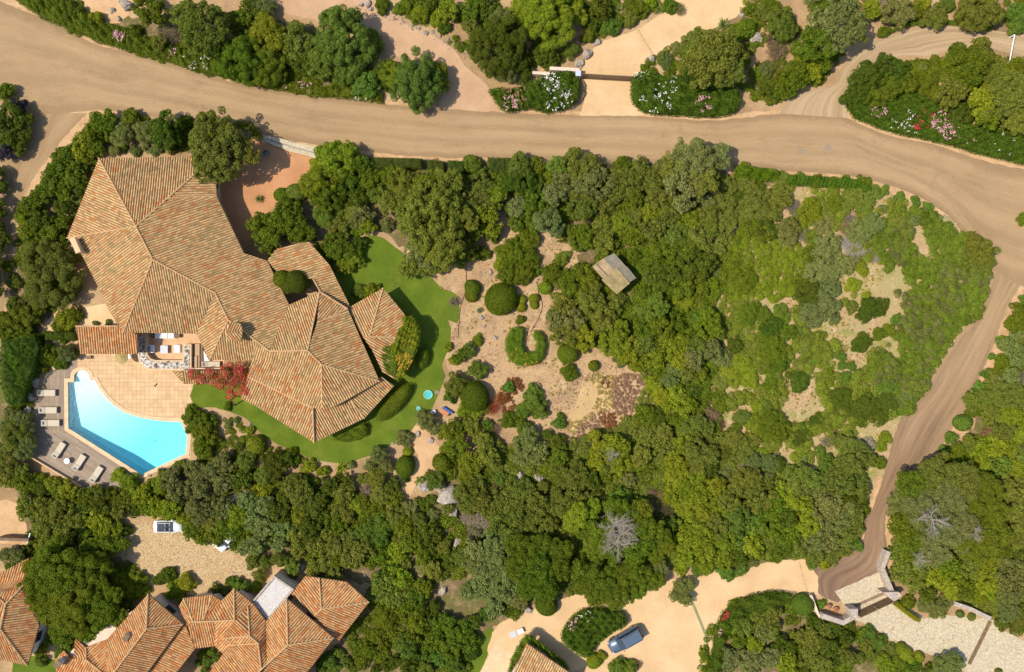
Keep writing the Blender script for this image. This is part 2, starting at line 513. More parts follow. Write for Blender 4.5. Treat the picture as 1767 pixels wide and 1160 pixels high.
M['metal'] = flat("grey_metal", (.35, .35, .35), 0.4, 0.1, metal=0.7)
M['sheet_tan'] = flat("weathered_sheet_tan", (0.30, 0.215, 0.115), 0.8, 0.3, 1.2)
M['sheet_olive'] = flat("mossy_sheet", (0.25, 0.19, 0.085), 0.85, 0.35, 1.5)
M['sheet_grey'] = flat("grey_sheet", (0.25, 0.21, 0.15), 0.7, 0.25, 1.2)
M['soffit'] = flat("roof_underside", (.24, .15, .09), 0.9, 0.15)

def rooftile(name, cov, pan, orange):
    t = NT(name); uv = t.coord("UV")
    sp = t.n("SeparateXYZ"); t.l(uv, sp.inputs[0])
    cu = t.math('FLOOR', sp.outputs[0]); fu = t.math('FRACT', sp.outputs[0])
    wn1 = t.n("TexWhiteNoise", noise_dimensions='1D'); t.l(cu, wn1.inputs["W"])
    vv = t.math('ADD', sp.outputs[1], wn1.outputs["Value"])
    cv = t.math('FLOOR', vv); fv = t.math('FRACT', vv)
    cb = t.n("CombineXYZ"); t.l(cu, cb.inputs[0]); t.l(cv, cb.inputs[1])
    wn2 = t.n("TexWhiteNoise", noise_dimensions='3D'); t.l(cb.outputs[0], wn2.inputs["Vector"])
    cb2 = t.n("CombineXYZ", i2=7.7); t.l(cu, cb2.inputs[0]); t.l(cv, cb2.inputs[1])
    wn3 = t.n("TexWhiteNoise", noise_dimensions='3D'); t.l(cb2.outputs[0], wn3.inputs["Vector"])
    zone = t.noise(t.coord(), 0.16, 3)
    pick = t.math('ADD', wn2.outputs["Value"], t.math('MULTIPLY', t.math('SUBTRACT', zone, 0.5), orange))
    cover = t.ramp(pick, cov, 'CONSTANT')
    pans = t.ramp(wn3.outputs["Value"], pan)
    c = t.mix(t.math('GREATER_THAN', fu, 0.60), cover, pans)
    n = t.noise(t.coord(), 5.5, 5, 0.75)
    c = t.mix(0.4, c, t.ramp(n, [(0.3, [.36] * 3), (0.7, [.68] * 3)]), 'OVERLAY')
    c = t.mix(t.math('MULTIPLY', t.math('LESS_THAN', fv, 0.09), 0.4), c, (.10, .06, .035))
    return t.done(c, 0.9, 0.1)
cream, beige, pinkc, ora, brn, grn = (0.594, 0.390, 0.180), (0.495, 0.319, 0.149), (0.505, 0.278, 0.125), (0.495, 0.192, 0.065), (0.337, 0.192, 0.089), (0.327, 0.253, 0.114)
M['roof'] = rooftile("clay_roof_tiles",
    [(0.0, grn), (0.07, brn), (0.13, beige), (0.42, cream), (0.76, pinkc), (0.92, ora)],
    [(0.0, (0.208, 0.127, 0.060)), (0.5, (0.287, 0.167, 0.075)), (0.8, (0.228, 0.167, 0.080)), (1.0, (0.396, 0.182, 0.070))], 0.8)
M['roof_red'] = rooftile("red_clay_roof_tiles",
    [(0.0, brn), (0.05, beige), (0.2, (0.614, 0.384, 0.180)), (0.5, (0.574, 0.314, 0.134)), (0.68, pinkc), (0.82, ora)],
    [(0.0, (0.238, 0.122, 0.055)), (0.5, (0.356, 0.158, 0.060)), (1.0, (0.475, 0.203, 0.070))], 0.6)
M['ridge'] = flat("ridge_tiles", (.49, .30, .145), 0.9, 0.25, 3)

def foliage():
    t = NT("foliage")
    oi = t.n("ObjectInfo"); at = t.n("Attribute", attribute_name="leaf_rnd")
    v = t.n("NewGeometry").outputs["Position"]
    k = t.noise(v, 0.9, 3)
    f = t.math('ADD', t.math('MULTIPLY', at.outputs["Fac"], 0.75), t.math('MULTIPLY', k, 0.9))
    br = t.ramp(t.math('MULTIPLY', f, 0.62), [(0.2, [.55] * 3), (0.5, [1.0] * 3), (0.85, [1.0] * 3)])
    c = t.mix(1.0, oi.outputs["Color"], br, 'MULTIPLY')
    hv = t.n("HueSaturation"); t.l(c, hv.inputs["Color"])
    t.l(t.math('ADD', 0.485, t.math('MULTIPLY', oi.outputs["Random"], 0.03)), hv.inputs["Hue"])
    t.l(t.math('ADD', 0.85, t.math('MULTIPLY', at.outputs["Fac"], 0.42)), hv.inputs["Value"])
    t.l(hv.outputs[0], t.b.inputs["Base Color"])
    t.b.inputs["Roughness"].default_value = 0.6; t.b.inputs["Specular IOR Level"].default_value = 0.12
    tr = t.n("BsdfTranslucent"); t.l(hv.outputs[0], tr.inputs[0])
    mx = t.n("MixShader", i0=0.42); t.l(t.b.outputs[0], mx.inputs[1]); t.l(tr.outputs[0], mx.inputs[2])
    t.l(mx.outputs[0], t.out.inputs[0]); return t.m
M['leaf'] = foliage()
def petal(name, c):
    t = NT(name); return t.done(c, 0.6, 0.2)
M['p_white'] = petal("white_petals", (.85, .80, .72)); M['p_pink'] = petal("pink_petals", (.75, .38, .42))
M['p_red'] = petal("red_petals", (.60, .018, .06)); M['p_dry'] = petal("dry_petals", (.42, .20, .12))
M['p_orange'] = petal("ochre_leaves", (.52, .30, .03))

def waterm():
    t = NT("pool_water"); m = t.t
    v = t.coord(); n = t.noise(v, 2.6, 4, 0.55)
    b = t.n("Bump", Strength=0.11, Distance=0.06); t.l(n, b.inputs["Height"])
    tr = t.n("BsdfTransparent"); gl = t.n("BsdfGlossy", Roughness=0.06); t.l(b.outputs[0], gl.inputs["Normal"])
    fr = t.n("Fresnel", IOR=1.33); t.l(b.outputs[0], fr.inputs["Normal"])
    mx = t.n("MixShader"); t.l(fr.outputs[0], mx.inputs[0]); t.l(tr.outputs[0], mx.inputs[1]); t.l(gl.outputs[0], mx.inputs[2])
    t.l(mx.outputs[0], t.out.inputs[0])
    va = t.n("VolumeAbsorption", Density=0.36); va.inputs[0].default_value = (.03, .865, .955, 1)
    t.l(va.outputs[0], t.out.inputs[1]); m.nodes.remove(t.b); return t.m
M['water'] = waterm()
def basin():
    t = NT("pool_lining"); v = t.coord()
    c = t.ramp(t.noise(v, 1.2, 3), [(0.3, (.66, .82, .86)), (0.7, (.76, .89, .92))])
    return t.done(c, 0.6, 0.3)
M['basin'] = basin()

def loop_mat():
    t = NT("loop_road_dirt"); v = t.coord(); uv = t.coord("UV")
    n = t.noise(t.mapping(uv, (0.05, 1.1, 1)), 1.0, 6, .65)
    c = t.ramp(n, [(0.3, (.26, .18, .10)), (0.5, (.39, .275, .16)), (0.7, (.50, .365, .22))])
    f = t.noise(v, 6, 5, .8)
    c = t.mix(0.5, c, t.ramp(f, [(0.3, [.38] * 3), (0.7, [.65] * 3)]), 'OVERLAY')
    t.bump(f, .25, .05); return t.done(c, .95, .1)
M['loop'] = loop_mat()
def mottled(name, cols, scales, fine=6.0):
    t = NT(name); v = t.coord(); c = None
    for k, ((p0, p1), col) in enumerate(cols):
        if c is None: c = t.mix(0.0, col, col); continue
        c = t.mix(t.ramp(t.noise(v, scales[k], 6, .7), [(p0, [0.0] * 3), (p1, [1.0] * 3)]), c, col)
    f = t.noise(v, fine, 5, .8)
    c = t.mix(.8, c, t.ramp(f, [(0.32, [.25] * 3), (0.5, [.5] * 3), (0.68, [.75] * 3)]), 'OVERLAY')
    t.bump(f, .6, .1); return t.done(c, .95, .1)
M['woodfloor'] = mottled("woodland_litter", [((0, 1), (.17, .115, .06)), ((.42, .6), (.12, .125, .03)), ((.5, .64), (.30, .20, .11))], (1, .5, .9))
M['slope'] = mottled("grassy_slope_soil", [((0, 1), (.42, .285, .15)), ((.42, .58), (.36, .29, .12)), ((.52, .66), (.21, .22, .05)), ((.54, .64), (.50, .35, .20))], (1, .22, .45, .8))

M['garden'] = mottled("garden_soil", [((0, 1), (.44, .285, .15)), ((.46, .62), (.32, .20, .11)), ((.52, .66), (.50, .35, .185)), ((.56, .68), (.27, .175, .11)), ((.58, .68), (.36, .30, .13))], (1, .35, .6, 1.1, .5), 5.0)
# ------------------------------------------------------------------ pool outline (needed as a hole in the ground)
pool_px = tp(0, 2, "455,308 497,308 497,262 508,243 530,233 555,230 578,236 594,252 600,275 602,297 635,297 665,355 710,415 762,463 830,510 920,540 1020,560 1120,571 1210,574 1252,672 1240,785 945,924 458,614")
pool = ground_poly(pool_px)
big = [(-700, -700), (700, -700), (700, 700), (-700, 700)]
sheet("ground", big, 0.0, M['soil'], holes=[pool], px=False)

# sandy verges under the roads
verge_px = pp("-90,-20 0,-10 110,38 240,86 400,132 560,160 740,182 850,188 1100,196 1230,203 1300,192 1480,190 1560,228 1700,268 1900,290 1900,470 1767,500 1757,530 1745,600 1700,690 1650,770 1605,822 1560,850 1540,890 1540,980 1515,1012 1440,1030 1385,1000 1385,975 1460,940 1500,880 1530,770 1545,700 1600,610 1660,540 1690,440 1640,380 1560,342 1470,306 1290,296 1000,284 700,274 520,256 400,238 250,212 175,200 135,232 95,275 70,320 45,370 40,470 25,580 -90,600")
sheet("verge", verge_px, 0.006, M['verge'], amp=0.12, seed=5)
ribbon("road", pp("-80,-35 0,2 40,18 110,48 170,78 240,93 300,112 350,126 400,141 440,149 500,158 560,166 620,173 680,181 740,186 800,190 850,193 900,196 960,198 1010,199 1100,200 1180,206 1230,208 1290,203 1340,196 1400,197 1450,199 1490,217 1540,236 1600,247 1650,262 1700,278 1767,292 1880,300"),
       pp("-80,215 0,205 60,200 110,196 168,190 250,201 330,215 440,230 520,246 600,257 700,269 800,273 900,273 1000,279 1100,282 1200,286 1300,291 1400,298 1450,302 1500,311 1550,325 1590,342 1630,368 1660,400 1690,440 1720,470 1780,500 1880,520"), 0.014, M['road'], 220)
ribbon("side_road", pp("-90,190 -85,300 -80,400 -80,500 -85,620"), pp("150,196 112,236 82,276 62,300 40,345 30,385 22,430 14,500 -4,600"), 0.010, M['road_dark'], 80)
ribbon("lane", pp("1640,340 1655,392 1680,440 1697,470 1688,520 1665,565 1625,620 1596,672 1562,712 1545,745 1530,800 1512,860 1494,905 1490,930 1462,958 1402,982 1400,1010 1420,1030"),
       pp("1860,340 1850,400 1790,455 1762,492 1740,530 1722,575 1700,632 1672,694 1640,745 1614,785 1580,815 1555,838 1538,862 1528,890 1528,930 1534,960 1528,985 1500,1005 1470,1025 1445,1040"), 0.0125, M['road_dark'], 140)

sheet("woodland_floor", pp("560,262 700,276 900,280 1130,284 1290,300 1330,330 1310,400 1240,440 1230,560 1240,650 1140,700 1100,610 1010,590 960,520 990,480 1000,440 900,385 850,380 740,450 690,420 640,400 560,420 470,410 430,400 480,350 530,310"), 0.008, M['woodfloor'], amp=0.5, smooth=2)
sheet("lower_woodland_floor", pp("20,820 150,850 240,836 330,800 420,800 560,830 640,850 720,870 800,800 860,770 960,800 1090,770 1150,710 1250,740 1320,830 1400,820 1500,860 1480,930 1420,965 1150,985 1050,1020 940,1040 850,1090 820,1160 590,1160 590,1080 650,1020 560,985 440,960 320,905 200,880 200,960 250,1010 60,1010 40,880"), 0.008, M['woodfloor'], amp=0.5, smooth=2, seed=4)
sheet("boundary_floor", pp("170,200 320,205 440,215 450,250 395,290 370,262 170,266 140,330 110,410 130,480 120,530 70,560 60,620 50,740 20,780 -60,780 -60,620 0,600 25,470 40,380 90,290"), 0.0085, M['woodfloor'], amp=0.3)
sheet("verge_planting_floor", pp("30,0 230,30 330,20 540,40 640,160 560,160 450,146 300,106 170,72"), 0.0085, M['woodfloor'], amp=0.3)
sheet("lane_side_floor", pp("1860,540 1770,545 1745,620 1700,690 1650,790 1565,850 1545,900 1545,960 1600,1010 1700,1060 1860,1130"), 0.0085, M['woodfloor'], amp=0.4)
sheet("lower_right_floor", pp("1230,1070 1290,1045 1350,1035 1420,1065 1520,1090 1560,1130 1640,1180 1200,1200"), 0.0085, M['woodfloor'], amp=0.4)
sheet("slope_ground", pp("1240,400 1330,320 1480,325 1560,345 1640,380 1700,440 1690,560 1600,680 1540,760 1500,850 1330,830 1250,740 1230,560"), 0.0095, M['slope'], amp=0.4, smooth=2)
# driveways and bare sand
sheet("driveway_north", pp("484,-12 642,-12 652,14 700,42 742,60 782,84 802,114 832,138 852,164 858,190 790,188 757,182 772,150 760,110 700,104 642,72 592,42 500,26"), 0.022, M['drive_pink'], amp=0.08, smooth=2)
sheet("driveway_gate", pp("1000,200 1012,160 1003,136 1006,108 1026,82 1042,70 1100,52 1140,24 1176,-8 1305,-8 1270,30 1190,70 1130,95 1108,118 1096,132 1092,150 1094,172 1112,200"), 0.024, M['drive'], amp=0.05)
ribbon("driveway_loop", pp("1345,196 1372,165 1438,148 1452,120 1480,87 1530,63 1590,46 1650,44 1720,54 1800,66"), pp("1464,204 1461,175 1470,150 1492,128 1522,110 1560,97 1600,98 1650,88 1700,84 1800,108"), 0.0225, M['loop'], 80)
sheet("drive_joint", pp("1100,52 1102,51 1130,97 1128,98"), 0.0285, flat("joint_line", (.40, .27, .15), .9, .1))
sheet("court_joint", pp("1378,968 1380,968 1396,1026 1393,1026"), 0.0285, M['ridge'])
sheet("entrance_court", pp("440,240 470,252 545,275 534,300 505,325 482,345 455,380 432,412 412,438 372,345 372,300 400,280 420,250"), 0.022, M['court_red'], amp=0.04)
sheet("courtyard", pp("850,1092 880,1066 950,1042 1000,1024 1045,1034 1090,1020 1140,1003 1200,995 1300,975 1392,966 1412,1026 1350,1024 1290,1040 1250,1068 1230,1110 1208,1175 1030,1175 1010,1150 980,1160 850,1150"), 0.022, M['drive'], amp=0.07, smooth=2)
sheet("stone_driveway", tp(3, 3, "480,620 740,505 800,480 870,640 1060,800 1250,780 1420,800 1530,800 1560,860 1760,960 1850,1000 1850,1250 1560,1250 1350,1160 1190,1060 1060,1030 960,1000 870,960 780,890 600,800 560,760"), 0.024, M['stone_pale'], amp=0.05)
sheet("parking_court", tp(0, 3, "760,170 1100,170 1260,220 1420,300 1560,360 1700,500 1500,560 1340,640 1200,640 1000,500 850,420 760,330"), 0.022, M['stone_tan'], amp=0.05)
sheet("sand_yard", tp(0, 3, "-60,20 70,10 140,60 190,230 190,310 -60,300"), 0.018, M['path'], amp=0.1)
sheet("garden_soil", pp("745,458 790,450 850,440 875,400 945,392 985,430 1000,470 965,500 940,560 952,612 1010,602 1080,640 1060,690 1030,760 960,742 900,750 870,690 830,650 775,640 770,600 790,540 755,500"), 0.012, M['garden'], amp=0.2, smooth=2)
sheet("dry_grass_patch", pp("1034,644 1048,648 1059,652 1056,680 1057,703 1036,707 1017,712 1003,730 992,743 981,738 986,712 995,686 1012,664"), 0.02, M['drygrass'], amp=0.35, smooth=2)
sheet("garden_path", tp(1, 2, "1060,600 1130,620 1200,700 1250,780 1240,860 1150,930 1080,990 1040,1060 960,1120 860,1150 920,1060 1000,980 1050,900 1090,800 1040,700"), 0.02, M['path'], amp=0.12, smooth=2)
sheet("side_patio", pp("148,530 182,524 198,552 204,566 150,566 132,560 110,592 92,600 70,590 76,560 100,536 128,532"), 0.02, M['patio'], amp=0.0)
sheet("sandy_bank_north", pp("110,-12 232,-12 235,10 205,42 160,35 130,20"), 0.015, M['path'], amp=0.2)
sheet("house_lawn", tp(0, 3, "90,1100 150,1040 380,1080 380,1250 60,1250"), 0.02, M['lawn'], amp=0.1)
sheet("strip_lawn", pp("798,1165 806,1140 822,1105 846,1080 856,1092 842,1125 830,1165"), 0.02, M['lawn'], amp=0.08)

# lawn round the villa
lawn_px = pp("334,664 334,700 350,703 372,704 400,712 425,722 440,738 455,752 478,766 500,776 530,789 560,797 600,800 612,795 640,786 664,775 690,757 712,742 722,722 745,705 752,690 764,662 768,648 763,630 770,612 777,590 778,566 773,552 789,558 793,540 790,512 778,503 762,498 752,488 745,478 735,462 700,440 680,425 655,408 630,408 605,425 580,445 560,470 560,620 420,640")
sheet("lawn", lawn_px, 0.03, M['lawn'], amp=0.05, smooth=2)

# terrace, decks
sheet("terrace", pp("131,560 131,640 111,645 110,680 113,740 245,822 329,790 332,745 323,730 318,703 334,701 334,662 345,600 300,560"), 0.026, M['terrace'], holes=[pool])
sheet("pool_deck", tp(0, 2, "515,150 515,225 470,245 470,285 432,290 432,645 405,640 230,600 225,480 262,370 300,260 395,205"), 0.034, M['deck_a'])
sheet("slanting_deck", tp(0, 2, "395,645 440,642 950,945 900,1010 680,1040 545,1000 213,812 225,598"), 0.034, M['deck_b'], holes=[pool])
# coping (a real raised rim) and the basin
def rim(name, inner, outer, z0, z1, mat, label=None, cat=None, kind=None, parent=None):
    n = len(inner); V = [(x, y, z) for z in (z0, z1) for L in (inner, outer) for x, y in L]; F = []
    for i in range(n):
        j = (i + 1) % n
        F += [(2 * n + i, 2 * n + j, 3 * n + j, 3 * n + i), (i, j, 2 * n + j, 2 * n + i), (n + i, n + j, 3 * n + j, 3 * n + i), (i, j, n + j, n + i)]
    me = mesh(name, V, F); bm = bmesh.new(); bm.from_mesh(me); bmesh.ops.recalc_face_normals(bm, faces=bm.faces); bm.to_mesh(me); bm.free()
    return tag(link(name, me, [mat], parent), label, cat, kind=kind)
rim("pool_coping", pool, offset(pool, 0.46), -0.12, 0.075, M['coping'], kind="structure")
def build_basin():
    V = []; F = []; n = len(pool)
    def depth(x, y):
        d = math.dist((x, y), W(150, 655)[:2])
        return -0.35 if y > W(0, 657)[1] else -min(1.95, 0.55 + max(0, d - 2) * 0.16)
    top = [(x, y, 0.0) for x, y in pool]; bot = [(x, y, depth(x, y)) for x, y in pool]
    V = top + bot; F = [(j, i, n + i, n + j) for i in range(n) for j in [(i + 1) % n]]
    g = [Vector(p) for p in pool]; E = [(i, (i + 1) % n) for i in range(n)]
    xs = [p[0] for p in pool]; ys = [p[1] for p in pool]
    cand = [(x, y) for x in np.arange(min(xs), max(xs), 0.6) for y in np.arange(min(ys), max(ys), 0.6)]
    d, _ = edge_dist(pool, cand); ok = inside(pool, cand) & (d > 0.3)
    g += [Vector(c) for c, k in zip(cand, ok) if k]
    vo, eo, fo, *_ = geometry.delaunay_2d_cdt(g, E, [], 0, 1e-6)
    keep = inside(pool, [[sum(vo[i].x for i in f) / 3, sum(vo[i].y for i in f) / 3] for f in fo])
    b = len(V); V += [(v.x, v.y, depth(v.x, v.y)) for v in vo]
    for f, k in zip(fo, keep):
        if not k: continue
        p, q, r = [vo[i] for i in f]
        f = tuple(f) if (q.x - p.x) * (r.y - p.y) - (r.x - p.x) * (q.y - p.y) > 0 else tuple(f)[::-1]
        F.append(tuple(b + i for i in f))
    o = link("swimming_pool", mesh("swimming_pool", V, F), [M['basin']])
    tag(o, "angular swimming pool with curved side and pale stepped corner", "swimming pool")
    st = MB()
    for k, (w, h) in enumerate(((1.55, .18), (1.25, .30), (0.95, .42))):
        x, y, _ = W(141.5, 642); r = [1.0, .78, .52][k]
        st.cyl((x, y + 0.15, -0.36), r, 0.36 - 0.07 - k * 0.0 - (2 - k) * 0.09, 20)
    st.obj("step", [M['basin']], o)
    w = MB(); w.prism(offset(pool, -0.004), -2.3, -0.10)
    wo = w.obj("water", [M['water']]); wo["kind"] = "structure"
build_basin()

# ------------------------------------------------------------------ tiled roofs
PER, LEN = 0.29, 0.52
PROF = [(0.0, .02), (0.08, .065), (0.2, .10), (0.38, .10), (0.5, .065), (0.6, .02), (0.8, -.012), (1.0, .02)]
def clip(poly, a, b):
    """keep the part of poly (x,y) left of a->b"""
    out = []; n = len(poly); ex, ey = b[0] - a[0], b[1] - a[1]
    D = [ex * (p[1] - a[1]) - ey * (p[0] - a[0]) for p in poly]
    for i in range(n):
        p, q, dp, dq = poly[i], poly[(i + 1) % n], D[i], D[(i + 1) % n]
        if dp >= 0: out.append(p)
        if (dp > 0) != (dq > 0) and abs(dp - dq) > 1e-12:
            t = dp / (dp - dq); out.append((p[0] + (q[0] - p[0]) * t, p[1] + (q[1] - p[1]) * t))
    return out

def tiled(name, facets, mat, parent):
    """facets: (list of (px, py, z), stripe direction in pixels)"""
    V = []; F = []; U = []; MI = []
    for fi, (pts, (sx, sy)) in enumerate(facets):
        P = [W(*p) for p in pts]
        d = Vector((sx, -sy)).normalized(); e = Vector((d.y, -d.x))
        tri = geometry.tessellate_polygon([[Vector((p[0], p[1], 0)) for p in P]])
        ph = (fi * 37 % 11) * 5
        for t in tri:
            a, b, c = [P[i] for i in t]
            A2 = (b[0] - a[0]) * (c[1] - a[1]) - (c[0] - a[0]) * (b[1] - a[1])
            if abs(A2) < 1e-6: continue
            if A2 < 0: b, c = c, b; A2 = -A2
            # plane through the triangle
            nv = (Vector(b) - Vector(a)).cross(Vector(c) - Vector(a))
            def zat(x, y): return a[2] - (nv.x * (x - a[0]) + nv.y * (y - a[1])) / nv.z
            q = [(e.x * p[0] + e.y * p[1], d.x * p[0] + d.y * p[1]) for p in (a, b, c)]
            s = 1 if (q[1][0] - q[0][0]) * (q[2][1] - q[0][1]) - (q[2][0] - q[0][0]) * (q[1][1] - q[0][1]) > 0 else -1
            if s < 0: q = q[::-1]
            u0, u1 = min(p[0] for p in q), max(p[0] for p in q); v0, v1 = min(p[1] for p in q), max(p[1] for p in q)
            for k in range(int(math.floor(u0 / PER)) - 1, int(math.ceil(u1 / PER)) + 1):
                for (f0, h0), (f1, h1) in zip(PROF, PROF[1:]):
                    ua, ub = (k + f0) * PER, (k + f1) * PER
                    if ub <= u0 or ua >= u1: continue
                    poly = [(ua, v0 - 1), (ub, v0 - 1), (ub, v1 + 1), (ua, v1 + 1)]
                    for i in range(3):
                        poly = clip(poly, q[i], q[(i + 1) % 3])
                        if len(poly) < 3: break
                    if len(poly) < 3: continue
                    base = len(V); uv = []
                    for (u, v) in poly:
                        x, y = e.x * u + d.x * v, e.y * u + d.y * v
                        h = h0 + (h1 - h0) * (u - ua) / (ub - ua)
                        V.append((x, y, zat(x, y) + h)); uv.append((u / PER + ph, v / LEN))
                    idx = list(range(base, base + len(poly)))
                    if e.x * d.y - e.y * d.x < 0: idx = idx[::-1]; uv = uv[::-1]
                    F.append(tuple(idx)); U.append(uv); MI.append(0)
            # underside
            base = len(V); V += [(p[0], p[1], p[2] - 0.16) for p in (a, b, c)]
            F.append((base + 2, base + 1, base)); U.append([(0, 0)] * 3); MI.append(1)
        n = len(P)
        for i in range(n):
            p, r = P[i], P[(i + 1) % n]; base = len(V)
            V += [p, r, (r[0], r[1], r[2] - 0.16), (p[0], p[1], p[2] - 0.16)]
            F.append((base, base + 1, base + 2, base + 3)); U.append([(0, 0)] * 4); MI.append(1)
    me = mesh(name, V, F, U, MI)
    return link(name, me, [mat, M['soffit']], parent)

def caps(lines, parent, mat=None, r=0.105):
    """ridge tiles along the given pixel lines"""
    rr = random.Random(5)
    for a, c in lines:
        b = MB()
        p, q = Vector(W(*a)), Vector(W(*c)); L = (q - p).length; n = max(1, int(L / 0.45))
        for i in range(n):
            s, t = p.lerp(q, i / n), p.lerp(q, (i + 1.06) / n)
            up = Vector((0, 0, 0.07 + rr.uniform(0, .012)))
            b.tube([s + up, t + up], r * rr.uniform(.95, 1.1), 7, r2=r * 0.86)
        b.obj("ridge_cap", [mat or M['ridge']], parent)

def walls(name, px, h, parent, mat, inset=0.5, z0=0.0, windows=True):
    """plaster walls under an eave outline"""
    P = [W(x, y, h)[:2] for x, y in px]; P = offset(P, -inset)
    b = MB(); b.prism(P, z0, h - 0.2); o = b.obj(name, [mat], parent)
    if windows:
        n = len(P); A = sum(P[i][0] * P[(i + 1) % n][1] - P[(i + 1) % n][0] * P[i][1] for i in range(n)); s = 1 if A > 0 else -1
        for i in range(n):
            a, c = Vector(P[i]), Vector(P[(i + 1) % n]); L = (c - a).length
            if L < 3: continue
            d = (c - a).normalized(); nn = Vector((d.y, -d.x)) * s; k = max(1, int(L / 3.6))
            for j in range(k):
                m = a.lerp(c, (j + .5) / k); rz = math.atan2(d.y, d.x)
                w = MB(); w.box((m.x + nn.x * .02, m.y + nn.y * .02, 1.45), (1.3, .09, 1.25), rz)
                f = w.obj("window", [M['wood_brown']], o)
                g = MB(); g.box((m.x + nn.x * .07, m.y + nn.y * .07, 1.45), (1.12, .02, 1.07), rz); g.obj("pane", [M['glass_dark']], f)
    return o

# ---- the villa
villa = empty("villa", W(400, 560), 0, "rambling villa with weathered clay tile roofs beside the pool terrace", "house")
wl = walls("wall", pp("173,276 369,273 372,339 419,437 459,450 497,526 551,504 597,534 650,650 577,692 556,698 541,752 440,694 418,686 427,622 364,619 341,576 213,573 197,549 140,437 118,411"), 2.95, villa, M['plaster'])
Ap, Cp, Qp, P1, P2, P3, P4 = (171, 273, 3.0), (371, 270, 3.0), (290, 342, 4.4), (235, 391, 5.4), (264, 448, 5.4), (372, 506, 4.5), (394, 552, 4.3)
D0, E1, E2, E3 = (374, 339, 3.0), (421, 437, 3.0), (461, 450, 2.6), (499, 526, 2.8)
K0, R2, R3, T0, J0, U0, E0 = (466, 606, 4.2), (531, 605, 4.95), (555, 629, 4.7), (552, 503, 2.95), (547, 558, 4.0), (600, 533, 2.9), (655, 658, 3.0)
Wp, S1e, S2e = (116, 411, 3.0), (339, 576, 3.0), (213, 574, 3.0)
main_f = [
    ([Ap, Cp, Qp, P1], (3, 100)),
    ([Cp, D0, Qp], (100, -8)),
    ([Ap, P1, Wp], (92, 38)),
    ([Wp, P1, P2, S2e, (197, 549, 3.0), (140, 437, 3.0)], (80, -45)),
    ([P1, Qp, D0, E1, E2, E3, K0, P4, P3, P2], (98, -42)),
    ([P2, P3, S1e, S2e], (6, 100)),
    ([P3, P4, (362, 621, 2.9), S1e], (46, -26)),
    ([P4, K0, (442, 591, 3.85), (434, 622, 2.9), (362, 621, 2.9)], (2, 100)),
    ([K0, R2, R3, (556, 707, 4.0), (540, 704, 3.6), (455, 664, 3.15), (428, 650, 3.1), (434, 622, 3.0), (442, 591, 3.9)], (-46, 100)),
    ([(428, 650, 3.02), (455, 664, 3.07), (540, 704, 3.5), (542, 764, 2.8), (440, 700, 2.8), (417, 689, 2.8)], (-46, 100)),
    ([T0, R2, K0, E3], (42, 95)),
    ([T0, U0, J0], (52, -70)),
    ([J0, U0, E0, R3, R2], (98, -38)),
    ([R3, E0, (577, 702, 4.2), (556, 707, 4.1)], (46, 90)),
]
rf = tiled("roof", main_f, M['roof'], villa)
low_f = [
    ([(540, 704, 3.3), (556, 705, 3.3), (575, 697, 3.2), (606, 686, 2.9), (629, 722, 2.4), (542, 764, 2.6)], (42, 90)),
    ([(606, 686, 2.9), (658, 650, 2.5), (680, 666, 2.2), (629, 722, 2.4)], (70, 72)),
]
tiled("roof", low_f, M['roof'], villa)
annex = tiled("roof", [([(461, 450, 2.4), (478, 429, 2.5), (533, 417, 2.45), (569, 458, 2.3), (604, 528, 2.2), (586, 545, 2.4), (554, 505, 2.7), (541, 482, 2.75), (484, 476, 2.5)], (98, -32))], M['roof'], villa)
caps([(Ap, P1), (Cp, Qp), (Qp, P1), (Qp, D0), (P1, Wp), (P1, P2), (P2, P3), (P2, S2e), (P3, P4), (P4, K0), (K0, R2), (R2, R3), (R3, (556, 704, 4.0)),
      (R3, E0), (R2, T0), (T0, U0), (J0, U0), ((540, 704, 3.6), (542, 764, 2.8)), (P4, (362, 621, 2.9)), ((428, 650, 3.06), (540, 704, 3.55)), ((606, 690, 2.9), (629, 722, 2.4)),
      ((541, 482, 2.75), (554, 505, 2.75))], rf)
chn = empty("chimney", (0, 0, 0)); chn.parent = villa
c = MB(); x, y, _ = W(405, 571, 4.6); c.box((x, y, 4.3), (1.5, 1.2, 1.5), rad(-8)); c.obj("stack", [M['plaster_pink']], chn)
tiled("cap", [([(391, 573, 5.5), (419, 570, 5.5), (415, 558, 5.15), (396, 556, 5.15)], (20, -60)), ([(391, 573, 5.5), (419, 570, 5.5), (416, 590, 5.1), (392, 586, 5.1)], (40, 60))], M['roof'], chn)
chn2 = empty("chimney", (0, 0, 0)); chn2.parent = villa
c = MB(); x, y, _ = W(133, 424, 4.0); c.box((x, y, 3.5), (.5, 1.75, 1.6), rad(24)); c.box((x, y, 4.35), (.62, 1.9, .12), rad(24)); c.obj("stack", [M['plaster']], chn2)
walls("wall", pp("556,694 577,690 650,650 679,665 629,721 542,762"), 2.35, villa, M['plaster'], windows=False)
